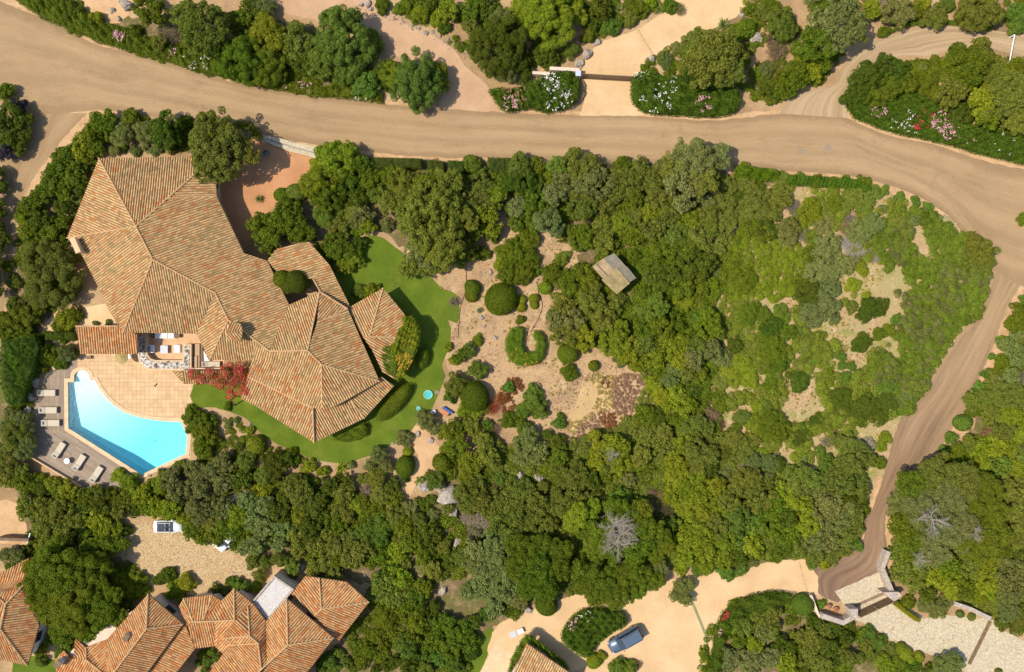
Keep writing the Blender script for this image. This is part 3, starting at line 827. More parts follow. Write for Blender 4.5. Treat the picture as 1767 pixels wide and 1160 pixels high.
# low east wing and the lean-to over the terrace
ew = empty("low_roof_wing", W(665, 570), 0, "low tiled wing of the villa with ivy spilling over its right side", "wing")
walls("wall", pp("604,533 660,500 693,541 716,582 682,650 664,640 640,600"), 2.3, ew, M['plaster'], windows=False)
X0, Y0 = (661, 497, 2.3), (638, 581, 3.0)
er = tiled("roof", [([(602, 531, 2.3), X0, Y0, (624, 578, 2.95)], (33, 66)), ([X0, (697, 541, 2.3), (722, 584, 2.3), Y0], (85, -56)), ([Y0, (722, 584, 2.3), (684, 656, 2.2), (660, 642, 2.4), (642, 604, 2.7), (624, 578, 2.95)], (85, 52))], M['roof'], ew)
caps([(X0, Y0), (Y0, (722, 584, 2.3))], er)
lt = empty("lean_to", W(185, 590), 0, "small tiled lean-to roof at the left end of the terrace", "lean-to")
lr = tiled("roof", [([(131, 563, 2.9), (204, 563, 2.9), (237, 578, 2.85), (237, 611, 2.45), (139, 611, 2.45)], (2, 100))], M['roof_red'], lt)
caps([((131, 563, 2.9), (204, 563, 2.9))], lr)
for q in (142, 170, 200, 233):
    c = MB(); x, y, _ = W(q, 607, 2.3); c.box((x, y, 1.15), (.14, .14, 2.25)); c.obj("post", [M['wood']], lt)
so = empty("porch_roof", W(330, 650), 0, "small low tiled porch roof beside the bougainvillea", "porch")
pr = tiled("roof", [([(296, 640, 2.2), (315, 640, 2.25), (318, 663, 1.9)], (46, -30)), ([(315, 640, 2.25), (415, 640, 2.4), (417, 662, 2.0), (318, 663, 1.9)], (6, 100))], M['roof'], so)
c = MB(); c.prism(ground_poly(pp("318,643 412,643 412,658 322,658"), 2), 0, 1.85); c.obj("wall", [M['plaster']], so)

# ---- house at the bottom left
h2 = empty("terracotta_house", W(350, 1110), 0, "large house with many orange tiled hips along the bottom edge", "house")
walls("wall", pp("258,1029 314,1077 322,1080 309,1045 318,1033 366,1028 382,1040 404,1018 438,1043 460,1073 494,1035 573,1101 520,1165 520,1220 325,1220 340,1192 385,1126 371,1112 338,1116 278,1190 260,1220 120,1220 97,1141 130,1105"), 2.95, h2, M['plaster_pink'])
a_, b_, c_ = (256, 1025, 3.6), (316, 1077, 3.6), (253, 1085, 5.2)
g_, h_ = (404, 1015, 3.0), (405, 1070, 4.4)
f2 = [
    ([a_, b_, c_], (50, -62)), ([a_, c_, (196, 1162, 5.2), (184, 1162, 4.3), (184, 1104, 3.3)], (68, 72)),
    ([(149, 1117, 3.0), (184, 1104, 3.0), (184, 1162, 4.0), (149, 1138, 3.7)], (65, -62)), ([(130, 1102, 3.0), (149, 1117, 3.0), (149, 1138, 3.7), (127, 1138, 3.3)], (40, 45)),
    ([(94, 1141, 3.0), (110, 1122, 3.0), (122, 1136, 3.2), (149, 1138, 3.7), (184, 1165, 4.0), (184, 1190, 3.8), (104, 1190, 3.0)], (-36, 66)),
    ([c_, b_, (253, 1162, 3.7), (235, 1190, 3.7), (184, 1190, 5.2), (196, 1162, 5.2)], (80, 42)),
    ([(318, 1077, 3.1), (322, 1083, 3.1), (337, 1119, 2.9), (280, 1192, 2.9), (230, 1192, 3.1), (250, 1160, 3.1)], (80, 40)),
    ([(309, 1046, 2.9), (317, 1032, 2.9), (334, 1073, 3.9), (322, 1080, 3.0)], (58, 66)), ([(317, 1032, 2.9), (367, 1026, 2.9), (351, 1071, 3.9), (334, 1073, 3.9)], (2, 100)),
    ([(367, 1026, 2.9), (382, 1037, 2.9), (351, 1071, 3.9)], (40, -62)),
    ([(334, 1073, 3.9), (372, 1072, 4.0), (371, 1115, 2.9), (337, 1119, 2.9), (324, 1080, 3.6)], (-8, -100)),
    ([g_, h_, (351, 1071, 3.9), (382, 1037, 3.0)], (60, 62)), ([g_, (438, 1043, 3.0), (428, 1047, 3.3), h_], (60, -66)),
    ([h_, (428, 1047, 3.3), (431, 1097, 4.3), (383, 1102, 3.9)], (60, 60)),
    ([(372, 1072, 4.0), h_, (383, 1102, 3.7), (397, 1113, 3.6), (385, 1128, 2.9), (371, 1115, 2.9)], (-58, 62)),
    ([(383, 1102, 3.9), (431, 1097, 4.3), (446, 1110, 4.3), (397, 1113, 3.6)], (50, -62)),
    ([(397, 1113, 3.6), (446, 1110, 4.3), (451, 1153, 4.4), (430, 1192, 4.0), (340, 1192, 2.9), (385, 1128, 2.9)], (62, 58)),
    ([(438, 1043, 3.0), (459, 1072, 3.0), (461, 1142, 4.0), (451, 1153, 4.4), (446, 1110, 4.3), (431, 1097, 4.3), (428, 1047, 3.3)], (58, -60)),
    ([(459, 1072, 3.0), (495, 1033, 3.5), (497, 1113, 5.1), (461, 1150, 4.2)], (64, 62)),
    ([(495, 1033, 3.5), (576, 1101, 3.5), (497, 1113, 5.1)], (56, -60)),
    ([(497, 1113, 5.1), (576, 1101, 3.5), (505, 1192, 3.0), (430, 1192, 4.4), (461, 1150, 4.5)], (78, 44)),
    ]
b = MB(); b.prism(offset(ground_poly(pp('256,1025 316,1077 253,1162 196,1162 184,1104'), 3.3), -.6), 2.6, 3.35); b.obj('upper_wall', [M['plaster_pink']], h2)
r2 = tiled("roof", f2, M['roof_red'], h2)
caps([(a_, c_), (c_, b_), (c_, (196, 1162, 5.2)), (g_, h_), ((334, 1073, 3.9), h_), ((317, 1032, 2.9), (334, 1073, 3.9)), ((367, 1026, 2.9), (351, 1071, 3.9)),
      ((428, 1047, 3.3), (431, 1097, 4.3)), ((383, 1102, 3.9), (431, 1097, 4.3)), ((397, 1113, 3.6), (446, 1110, 4.3)), ((446, 1110, 4.3), (451, 1153, 4.4)), ((431, 1097, 4.3), (446, 1110, 4.3)),
      ((495, 1033, 3.5), (497, 1113, 5.1)), ((497, 1113, 5.1), (576, 1101, 3.5)), ((497, 1113, 5.1), (440, 1165, 4.5)), ((149, 1117, 3.0), (149, 1138, 3.7)), ((149, 1138, 3.7), (180, 1163, 4.0))], r2, M['terracotta'] if 0 else None)
lw2 = tiled("roof", [([(503, 1024, 2.4), (527, 994, 2.4), (551, 997, 2.6), (555, 1051, 3.5), (543, 1062, 3.4)], (62, 66)), ([(551, 997, 2.5), (598, 1004, 2.4), (637, 1039, 2.4), (555, 1051, 3.5)], (56, -60)),
       ([(555, 1051, 3.5), (637, 1039, 2.4), (585, 1106, 2.4), (543, 1062, 3.4)], (78, 44))], M['roof_red'], h2)
caps([((551, 997, 2.6), (555, 1051, 3.5)), ((555, 1051, 3.5), (637, 1039, 2.4)), ((555, 1051, 3.5), (543, 1062, 3.4))], lw2)
walls("wall", pp("530,1000 596,1008 633,1040 586,1098 560,1080"), 2.4, h2, M['plaster_pink'], windows=False)
for i, (cx, cy, zz) in enumerate(((219, 1099, 4.3), (101, 1145, 3.6))):
    ch = MB(); x, y, _ = W(cx, cy, zz + .4); ch.box((x, y, zz), (.55, .75, 1.2), rad(-35)); ch.box((x, y, zz + .64), (.66, .86, .08), rad(-35), 1)
    ch.obj("chimney", [M['lightgrey'], M['wood_brown']], h2)
gr = empty("flat_roof_annex", W(475, 1035), 0, "flat roofed annex covered in pale grey gravel between tiled roofs", "annex")
gp = ground_poly(tp(1, 3, "-20,690 130,515 262,605 85,815"), 2.5)
b = MB(); b.prism(gp, 0, 2.45); b.obj("wall", [M['plaster_pink']], gr)
b = MB(); b.prism(offset(gp, -0.22), 2.45, 2.5); b.obj("gravel", [M['gravel_roof']], gr)
rim("parapet", offset(gp, -0.2), offset(gp, 0.03), 2.4, 2.68, M['stone_wall'], parent=gr)
# house at the far left bottom
h3 = empty("corner_house", W(20, 1070), 0, "tiled house in the bottom left corner under the great pine", "house")
walls("wall", tp(0, 3, "-200,600 -20,520 185,410 250,700 255,850 190,1100 0,1075 -200,1050"), 3.0, h3, M['white'], windows=True)
def t3(s, *z): return [(*q, h) for q, h in zip(tp(0, 3, s), z)]
r3 = tiled("roof", [(t3("-120,600 -10,505 190,400 250,520 140,600 40,705 -60,640", 2.9, 2.9, 2.9, 3.2, 4.2, 4.8, 4.6), (-26, 100)),
    (t3("40,705 140,600 250,520 262,850 185,1115 5,870", 4.8, 4.2, 3.0, 2.9, 2.9, 4.9), (100, 3)),
    (t3("5,870 185,1115 0,1078 -200,1050 -200,860", 4.9, 2.9, 2.9, 2.9, 4.9), (6, 100)), (t3("-120,600 -60,640 40,705 5,870 -200,860", 3.6, 4.2, 4.8, 4.9, 4.9), (-26, 100))], M['roof_red'], h3)
caps([(t3("40,705", 4.8)[0], t3("5,870", 4.9)[0]), (t3("40,705", 4.8)[0], t3("140,600", 4.2)[0]), (t3("-10,660", 4.7)[0], t3("40,705", 4.8)[0]), (t3("5,870", 4.9)[0], t3("185,1115", 2.9)[0])], r3)
# building at the bottom centre
h4 = empty("gable_roofed_house", W(930, 1145), 0, "corner of a tiled house below the blue car's hedge", "house")
walls("wall", tp(2, 3, "112,985 420,1180 420,1330 -60,1330 -60,1220"), 2.8, h4, M['plaster_pink'])
r4 = tiled("roof", [([(*T(2, 3, 112, 968), 2.9), (*T(2, 3, 430, 1185), 2.9), (*T(2, 3, 300, 1400), 3.6), (*T(2, 3, -80, 1400), 3.4)], (-50, 100))], M['roof'], h4)
# ---- garden shed
sh = empty("garden_shed", W(1060, 472), 0, "old wooden garden shed roofed with tan and grey sheets", "shed")
b = MB(); b.prism(offset(ground_poly(pp("1022,460 1061,437 1097,480 1063,507"), 2.2), -0.25), 0, 1.95); b.obj("wall", [M['wood_brown']], sh)
def panel(q, m):
    P = [W(x, y, z) for x, y, z in q]; n = len(P); b = MB()
    b.add(P + [(x, y, z - .05) for x, y, z in P], [tuple(range(n))[::-1], tuple(range(n, 2 * n))] + [(i, (i + 1) % n, n + (i + 1) % n, n + i) for i in range(n)])
    o = b.obj("roof_panel", [M[m]], sh)
    bm = bmesh.new(); bm.from_mesh(o.data); bmesh.ops.recalc_face_normals(bm, faces=bm.faces); bm.to_mesh(o.data); bm.free()
def q4(a, b, c, d, m, dz=0): panel([(*a, 0)] and [(a[0], a[1], a[2] + dz), (b[0], b[1], b[2] + dz), (c[0], c[1], c[2] + dz), (d[0], d[1], d[2] + dz)], m)
q4((1022, 460, 2.1), (1041, 446, 2.6), (1063, 470, 2.6), (1041, 482, 2.1), 'sheet_tan')
q4((1041, 446, 2.6), (1060, 437, 2.2), (1082, 462, 2.2), (1063, 470, 2.6), 'sheet_grey')
q4((1038, 483, 2.0), (1065, 463, 2.68), (1087, 489, 2.68), (1064, 508, 2.1), 'sheet_olive', .06)
q4((1067, 466, 2.60), (1082, 460, 2.2), (1098, 480, 2.2), (1087, 487, 2.6), 'sheet_grey', .05)
for (x0, y0, x1, y1) in ((1029, 456, 1050, 478), (1052, 474, 1075, 499)):
    pa, pb = W(x0, y0, 2.42), W(x1, y1, 2.36); b = MB(); b.tube([pa, pb], 0.05, 6); b.obj("roof_batten", [M['wood']], sh)
# ------------------------------------------------------------------ foliage
def unit(v): return v / np.maximum(1e-6, np.linalg.norm(v, axis=1))[:, None]
def leaf_quads(pos, nor, l, w, jit):
    n = len(pos)
    N = unit(nor + jit * RNG.normal(size=(n, 3)))
    Tn = unit(np.cross(N, RNG.normal(size=(n, 3)))); B = np.cross(N, Tn)
    s = (0.65 + 0.7 * RNG.random(n))[:, None]
    a, b = Tn * l * 0.5 * s, B * w * 0.5 * s
    return np.stack([pos - a, pos - a * 0.1 + b, pos + a, pos - a * 0.1 - b], axis=1)

def lobe(c, r, l, w, jit, cov=1.5, zmin=-0.15, flat=1.0):
    area = 2 * math.pi * r * r * (1 - zmin) * (0.6 + 0.4 * flat)
    n = max(8, int(area * cov / (l * w * 0.5)))
    d = unit(RNG.normal(size=(n * 3, 3))); d = d[d[:, 2] > zmin][:n]
    # small dents and bulges keep the lobe from reading as a ball
    k = RNG.normal(size=(5, 3)) * 3.2 / 1.0; ph = RNG.random(5) * 6.3
    bump = 1 + 0.09 * np.sin(d @ k.T + ph).sum(axis=1) * 0.6
    p = d * (r * (0.80 + 0.26 * RNG.random(len(d))) * bump)[:, None]
    p[:, 2] *= flat
    return leaf_quads(p + np.array(c), d * np.array([1, 1, 1 / flat]), l, w, jit)

KP = {  # lobe radius share, min, max, flatness, cover, leaf length, leaf width, jitter, lobe flatness
    'k': (.13, .26, .48, .58, 1.5, .21, .12, .62, .85),
    'p': (.15, .34, .62, .42, 1.75, .21, .08, .75, .75),
    's': (.12, .28, .60, .66, 1.9, .30, .07, .50, .9),
    'v': (.16, .26, .50, .52, 1.3, .18, .06, .85, .85),
    'b': (.22, .18, .34, .68, 1.9, .15, .08, .58, .8),
    'f': (.22, .24, .42, .78, 1.9, .22, .06, .55, .9),
}
def crown_mesh(kind, R):
    if kind == 'c':      # clipped ball
        k = RNG.normal(size=(6, 3)) * 1.6; ph = RNG.random(6) * 6.3
        n = int(2 * math.pi * R * R * 1.25 * 2.6 / (.10 * .06 * .5)); n = min(n, 26000)
        d = unit(RNG.normal(size=(n * 2, 3))); d = d[d[:, 2] > -0.45][:n]
        p = d * (R * (0.90 + 0.13 * RNG.random(len(d))) * (1 + 0.05 * np.sin(d @ k.T + ph).sum(1) * .5))[:, None]
        p[:, 2] = p[:, 2] * 0.82 + R * 0.35
        return quads_np("crown", leaf_quads(p, d, .13, .07, .55))
    if kind == 'a':      # rosette of long blades
        Q = []
        for i in range(46):
            th = i * 2.399 + RNG.random() * .3; el = 0.15 + 1.15 * (i / 46); L = R * (0.7 + .4 * RNG.random())
            d = np.array([math.cos(th) * math.cos(el), math.sin(th) * math.cos(el), math.sin(el)])
            s = np.array([-math.sin(th), math.cos(th), 0]) * R * .075
            a, b, c = d * R * .08, d * L * .55 + [0, 0, .05], d * L - [0, 0, .12 * L]
            Q += [[a - s * .6, b - s, b + s, a + s * .6], [b - s, c, c, b + s]]
        return quads_np("crown", np.array(Q))
    if kind == 'd':      # dry twiggy shrub
        Q = []
        for i in range(int(60 + 60 * R)):
            th = RNG.random() * 6.283; L = R * (0.5 + .55 * RNG.random()); el = .25 + 1.0 * RNG.random()
            p = np.zeros(3); d = np.array([math.cos(th) * math.cos(el), math.sin(th) * math.cos(el), math.sin(el)]); w = .03
            for s_ in range(5):
                d = unit((d + RNG.normal(size=3) * .22 - [0, 0, .10])[None])[0]; q = p + d * L / 5
                n = unit(np.cross(d, [0.1, .2, 1])[None])[0] * w
                Q.append([p - n, q - n * .8, q + n * .8, p + n])
                for _ in range(3):
                    e = unit((d + RNG.normal(size=3) * .8)[None])[0] * L * .16; m = unit(np.cross(e, [0, .1, 1])[None])[0] * w * .5
                    Q.append([q - m, q + e - m * .4, q + e + m * .4, q + m])
                p = q; w *= .85
        tw = np.array(Q)
        lf = [lobe((RNG.normal() * R * .4, RNG.normal() * R * .4, R * (.25 + .2 * RNG.random())), R * .4, .14, .05, .9, .25) for _ in range(7)]
        return quads_np("crown", np.concatenate([tw] + lf))
    fr, mn, mx, flat, cover, l, w, jit, lf = KP[kind]
    if R > 4.2: l *= 1.2; w *= 1.2
    k1, k2, k3 = RNG.random(3) * 6.3
    lr0 = min(mx, max(mn, fr * R + 0.08)); lr0 = min(lr0, R * .55)
    n = int(cover * 1.15 * R * R / lr0 ** 2) + 4; Q = []
    spots = []
    for i in range(n * 3):
        if len(spots) >= n: break
        th = RNG.random() * 6.283; rho = math.sqrt(RNG.random())
        out = 1 + .11 * math.sin(2 * th + k1) + .09 * math.sin(3 * th + k2) + .06 * math.sin(5 * th + k3)
        lr = lr0 * (.65 + .6 * RNG.random())
        rr = max(0.0, (R * out - lr * .85)) * rho
        h = flat * R * math.sqrt(max(0.02, 1 - rho * rho * .93)) * (.82 + .3 * RNG.random()) + (RNG.random() < .2) * .15 * R
        spots.append((rr * math.cos(th), rr * math.sin(th), h, lr))
    for x, y, h, lr in spots:
        Q.append(lobe((x, y, h), lr, l, w, jit, 1.35, -0.1, lf))
    for x, y, h, lr in spots[::2]:   # inner foliage, lower down
        Q.append(lobe((x * .92, y * .92, h * .55), lr * 1.15, l * 1.7, w * 1.7, .8, .8, -0.3, lf))
    return quads_np("crown", np.concatenate(Q))

SIZES = {'k': (1.3, 2.2, 3.4, 4.8), 'p': (1.6, 3.0, 4.6, 6.6), 's': (1.3, 2.4, 3.8), 'v': (.8, 1.5, 2.6, 3.9), 'b': (.45, .8, 1.3, 2.0), 'f': (.7, 1.2, 1.8),
         'c': (.5, .9, 1.6), 'a': (.6, 1.1), 'd': (.7, 1.4)}
PROTO = {}
def proto(kind, R):
    s = min(SIZES[kind], key=lambda q: abs(math.log(q / R)))
    key = (kind, s)
    if key not in PROTO: PROTO[key] = [None] * (3 if kind in 'kb' else 2)
    i = int(RNG.integers(len(PROTO[key])))
    if PROTO[key][i] is None:
        me = crown_mesh(kind, s); me.materials.append(M['leaf']); PROTO[key][i] = me
    return PROTO[key][i], R / s
TRUNKS = []
for i in range(3):
    b = MB(); r = random.Random(i)
    b.tube([(0, 0, -.05), (r.uniform(-.06, .06), r.uniform(-.06, .06), .45), (r.uniform(-.1, .1), r.uniform(-.1, .1), .9)], .085, 7, r2=.06)
    for k in range(5):
        th = k * 1.26 + r.random(); q = r.uniform(.45, .62)
        b.tube([(0, 0, .62 + .06 * k), (math.cos(th) * q * .5, math.sin(th) * q * .5, .95), (math.cos(th) * q, math.sin(th) * q, 1.25)], .045, 5, r2=.015)
    me = mesh("trunk", b.V, b.F); me.materials.append(M['bark']); TRUNKS.append(me)

TINT = {'d': (.118, .158, .014), 'm': (.165, .212, .014), 'o': (.212, .242, .034), 'y': (.268, .312, .020), 'g': (.232, .258, .068),
        'b': (.27, .18, .07), 'r': (.36, .11, .03), 'x': (.060, .050, .062), 'G': (.170, .248, .030), 'w': (.34, .31, .20)}
TWORD = {'d': "dark green", 'm': "mid green", 'o': "olive green", 'y': "yellow green", 'g': "grey green", 'b': "brown", 'r': "rusty red", 'x': "purplish dark", 'G': "fresh green", 'w': "pale grey"}
KNAME = {'k': ("evergreen_tree", "bushy evergreen", "tree"), 'p': ("pine_tree", "dense pine", "pine tree"), 's': ("feathery_tree", "feathery tree", "tree"), 'v': ("olive_tree", "fine leaved tree", "tree"),
         'b': ("shrub", "leafy shrub", "shrub"), 'f': ("flowering_shrub", "flowering shrub", "flowering shrub"), 'c': ("clipped_shrub", "clipped shrub", "topiary"),
         'a': ("spiky_plant", "spiky rosette plant", "plant"), 'd': ("dry_shrub", "dry twiggy shrub", "dry shrub")}
PLANTS = []   # (px, py, R, kind, tint)
def tile(c, r, s):
    for q in s.replace('\n', ' ').split(';'):
        q = q.split()
        if not q: continue
        X, Y, R, kt = float(q[0]), float(q[1]), float(q[2]), q[3]
        px, py = T(c, r, X, Y)
        PLANTS.append((px, py, R * .25862 / S, kt[0], kt[1]))

tile(0, 0, """1000 80 130 km; 1240 120 120 ko; 1340 170 190 ko; 1420 330 70 kd; 1610 400 180 sm; 1600 160 120 km; 1680 60 90 kd; 480 80 80 bd; 1130 230 70 dg; 900 215 55 bd; 1060 280 60 ko; 640 130 60 by; 380 40 60 bm;
30 830 150 kd; 120 720 70 kx; 140 850 100 kd; 90 960 90 kd; 30 620 70 km; 160 940 30 by; 20 1010 80 kx;
690 810 95 sm; 620 880 70 km; 870 790 70 km; 810 890 85 vg; 960 875 85 vg; 1110 870 125 sd; 700 900 60 ky; 1230 820 60 km; 1350 790 50 km;
600 950 80 km; 540 1010 90 ky; 450 1050 100 km; 560 1090 90 kd; 640 1000 60 km; 380 1120 80 km; 1450 985 235 ko; 1330 930 90 ko; 1620 1010 110 ko;
760 1000 38 vg; 900 1010 42 vg; 1040 1005 45 vg; 1150 990 40 vo; 970 975 30 bg; 830 990 28 bm""")
tile(1, 0, """40 30 110 dg; 60 60 90 vg; 90 260 160 sy; 70 430 170 sm; 290 290 140 ko; 330 430 90 kd; 590 250 215 sG; 450 400 140 sG; 760 300 110 sG; 600 460 120 sG; 740 570 95 sG; 1080 550 205 sG; 950 500 110 sy; 1180 520 130 sy; 870 470 80 kd;
850 30 60 bm; 960 60 50 bm; 1020 30 50 bm; 1110 95 72 by; 1180 40 50 bd; 1220 130 65 by; 1270 190 48 bd; 1300 60 85 ky; 1370 120 50 bm; 1450 60 90 km; 1440 180 60 ko; 1540 60 90 kd; 1625 300 215 vd; 1680 440 120 vg; 1540 330 130 vg; 1660 150 110 vg;
560 1060 150 sy; 430 1130 90 ky; 720 1110 80 kd; 1450 1100 78 bG; 880 560 60 bd""")
tile(2, 0, """250 80 220 sy; 120 60 120 sy; 400 70 120 sy; 60 440 110 vd; 240 370 95 bd; 410 340 62 bG; 530 235 58 bm; 670 180 72 bG; 800 130 60 bo; 860 60 70 bm; 930 30 50 by; 600 60 90 kd; 560 160 50 kd; 1060 40 60 bm; 1130 60 50 do; 1000 60 40 ag;
1370 390 225 ko; 1250 280 110 ko; 1480 470 110 ko; 1200 540 90 vd; 1040 410 62 vg; 1100 320 40 vg; 1430 165 62 ag; 1490 210 50 bm; 1570 200 85 bm; 1600 60 45 bm; 1680 80 58 bo; 1720 30 60 bm; 1240 330 70 ko;
60 1110 90 so; 170 1110 70 km; 310 1105 68 sG; 480 1100 130 ko; 640 1120 60 do; 750 1110 75 km; 870 1115 70 ko; 1000 1130 70 kg; 1230 1060 170 kg; 1390 1050 100 kg; 1100 1100 110 ko; 1560 1140 60 bm""")
tile(3, 0, """80 70 55 bm; 40 110 50 bo; 130 170 110 so; 60 260 60 ds; 90 340 85 db; 30 460 65 vg; 480 130 210 kg; 620 220 90 ko; 350 290 140 km; 400 370 105 km; 310 440 120 ky; 200 520 120 km; 150 580 90 km; 60 590 85 bd; 60 670 45 bm;
370 40 80 km; 560 20 60 ky; 720 60 75 ky; 780 20 60 kw; 900 90 125 kg; 1020 60 70 km; 810 215 45 bm; 1060 30 60 by; 1150 110 95 vo; 1230 30 60 fG; 1440 80 150 so; 1380 40 100 so; 1540 110 70 sm; 1700 100 90 fG; 1690 190 60 fG; 30 30 50 bm;
700 520 130 sd; 850 470 120 sd; 640 620 110 sd; 800 600 130 sm; 940 560 90 sm; 930 450 60 sd; 1090 540 75 bm; 1060 450 40 bg; 1370 440 170 km; 1300 380 90 kd; 1450 360 110 ko; 1260 600 120 ko; 1290 730 110 kd; 1620 640 170 ko; 1560 540 110 ko; 1690 800 100 ko; 1450 680 95 ky; 1530 590 70 ky; 1700 460 80 sm; 1600 470 50 by; 1710 880 60 ky; 1500 780 90 km""")
tile(0, 1, """360 100 115 km; 440 70 70 by; 500 60 90 km; 540 150 60 kd; 280 180 85 km; 430 170 60 ky; 190 250 80 km; 420 270 70 kd; 260 350 95 kd; 340 430 85 km; 200 430 75 km; 420 360 50 km; 430 480 45 bm; 150 330 60 by;
320 700 225 vo; 220 600 110 vo; 430 610 100 vo; 400 800 110 vo; 260 850 110 vo; 90 760 60 vo; 50 650 45 bm; 160 1010 110 km; 60 1060 90 km; 230 950 70 km; 100 920 70 kd; 440 1010 80 by; 400 1050 60 bm; 500 970 60 bm; 400 1120 50 bd; 320 1125 45 bd; 470 1120 45 bd; 60 1140 70 bd; 160 1120 70 km;
640 1040 22 bg; 725 1035 24 bg; 520 220 45 vg; 500 300 40 bg; -70 80 110 kd; -80 250 120 kd; -70 420 110 kd; -70 600 110 kd; -80 760 110 kd; 25 1010 60 km; 20 120 50 kd; 15 480 60 kd""")
tile(1, 1, """28 205 40 ag; 180 180 52 cm; 275 165 62 co; 110 400 150 km; 230 330 130 km; 60 470 90 km; 300 420 100 km; 110 550 42 by; 430 100 130 sy; 470 200 110 sm; 620 90 110 kd; 680 190 110 kd; 760 90 90 km; 820 170 80 ko; 480 330 100 fG; 560 400 100 ko; 620 300 80 ko; 700 320 90 kg; 750 390 65 ky; 660 400 60 by; 550 530 110 km; 640 590 95 ky; 420 550 65 km; 590 660 60 ky; 690 510 60 kd;
1010 120 130 so; 900 60 80 sm; 900 230 90 ko; 880 380 58 vg; 1180 300 230 ko; 1040 330 120 ko; 1120 560 140 kg; 1040 660 90 ko; 1250 480 190 ko; 1180 640 100 ko; 1380 520 120 kd; 1330 600 80 ko; 1420 250 150 ko; 1530 330 130 ky; 1500 130 110 ko; 1600 190 90 ky; 1630 140 70 km; 1300 110 120 ko; 1150 120 110 km; 1460 410 90 kd; 1580 430 60 kd; 1500 400 70 ky; 1380 330 110 ko;
1500 20 60 bG; 1510 570 58 bm; 1600 460 40 bm; 1690 560 95 bm; 1690 690 90 bm; 1640 630 60 by; 1450 800 52 cm; 1450 850 45 cm; 1640 880 105 cm; 700 820 58 bG; 770 830 55 by; 820 800 30 bm; 1330 890 40 dg; 1500 950 24 dg; 1490 1140 38 bm; 180 745 58 cm; 280 760 72 cd; 230 780 55 cd; 330 770 40 cd; 1700 60 80 sd; 1720 280 50 km""")
tile(2, 1, """60 70 120 sd; 170 130 80 kd; 90 180 60 bo; 360 110 130 kg; 280 190 90 kg; 560 90 140 kg; 470 190 100 ko; 150 240 110 km; 60 260 80 kg; 260 360 110 kg; 160 360 80 km; 40 370 60 km; 480 270 100 ko; 620 230 100 ko; 690 160 90 ko; 800 90 110 ko; 830 200 70 km; 850 300 70 bo; 720 60 80 ko; 940 80 110 ko; 1010 180 120 ko; 1150 120 150 kg; 1130 240 100 ko; 1280 90 130 ko; 1300 200 100 kg; 1420 120 100 ko; 1420 240 120 ko; 1520 200 60 kd; 1580 130 90 ko; 1640 230 110 ko; 1570 300 70 vo; 1710 180 70 km; 1700 320 70 km; 960 300 90 ky; 1060 320 90 ko; 1180 330 110 ky;
480 470 95 km; 420 420 50 km; 640 500 88 ko; 620 400 90 ko; 740 370 90 by; 830 450 75 km; 800 380 60 do; 960 400 90 ko; 1080 440 100 ko; 1150 380 70 kd; 1320 330 90 vo; 1340 420 60 vo; 1440 390 90 ko; 1430 480 60 ko; 1700 430 80 km; 1540 400 28 dw; 1250 460 90 ko; 1180 520 90 km;
110 490 90 bm; 40 560 90 bm; 130 590 70 bm; 90 690 100 bm; 20 660 70 bm; 180 690 40 bm; 355 600 55 bG; 310 650 45 bm; 290 710 75 bm; 430 700 70 km; 510 720 90 km; 400 800 80 km; 560 790 50 ko; 480 820 60 km; 320 770 50 bo; 235 800 43 cy; 75 880 35 cy; 75 930 32 cy; 160 870 34 cy; 160 910 30 cy; -5 890 42 cm; 70 1010 34 bm; 350 900 90 ko; 300 1010 80 kg; 420 1020 100 kg; 560 910 110 ko; 680 920 95 ko; 620 1010 110 ko; 380 1120 100 ko; 500 1130 100 ky; 700 1110 105 ky; 800 640 42 bm; 830 580 50 bm;
1040 560 105 km; 960 640 75 km; 1150 540 90 kd; 1230 660 130 kd; 1060 730 115 kd; 1140 800 100 km; 940 740 65 ko; 930 830 85 km; 980 930 95 kG; 880 950 60 bG; 1260 780 100 km; 1310 620 90 kd; 1370 680 55 vg; 1380 540 60 ko; 1300 510 65 ko; 1190 885 70 by; 1110 880 45 by; 1250 870 45 bo; 1000 1060 105 km; 900 1110 80 km; 1110 1030 75 km; 1330 1050 110 ky; 1250 1020 60 bG; 1200 1090 55 bm; 1390 1100 60 ko; 1560 745 98 bm; 1600 975 90 bm; 1560 1010 50 bm; 1700 980 62 bm; 1690 1125 55 bm; 1350 780 60 by; 1140 950 30 bm""")
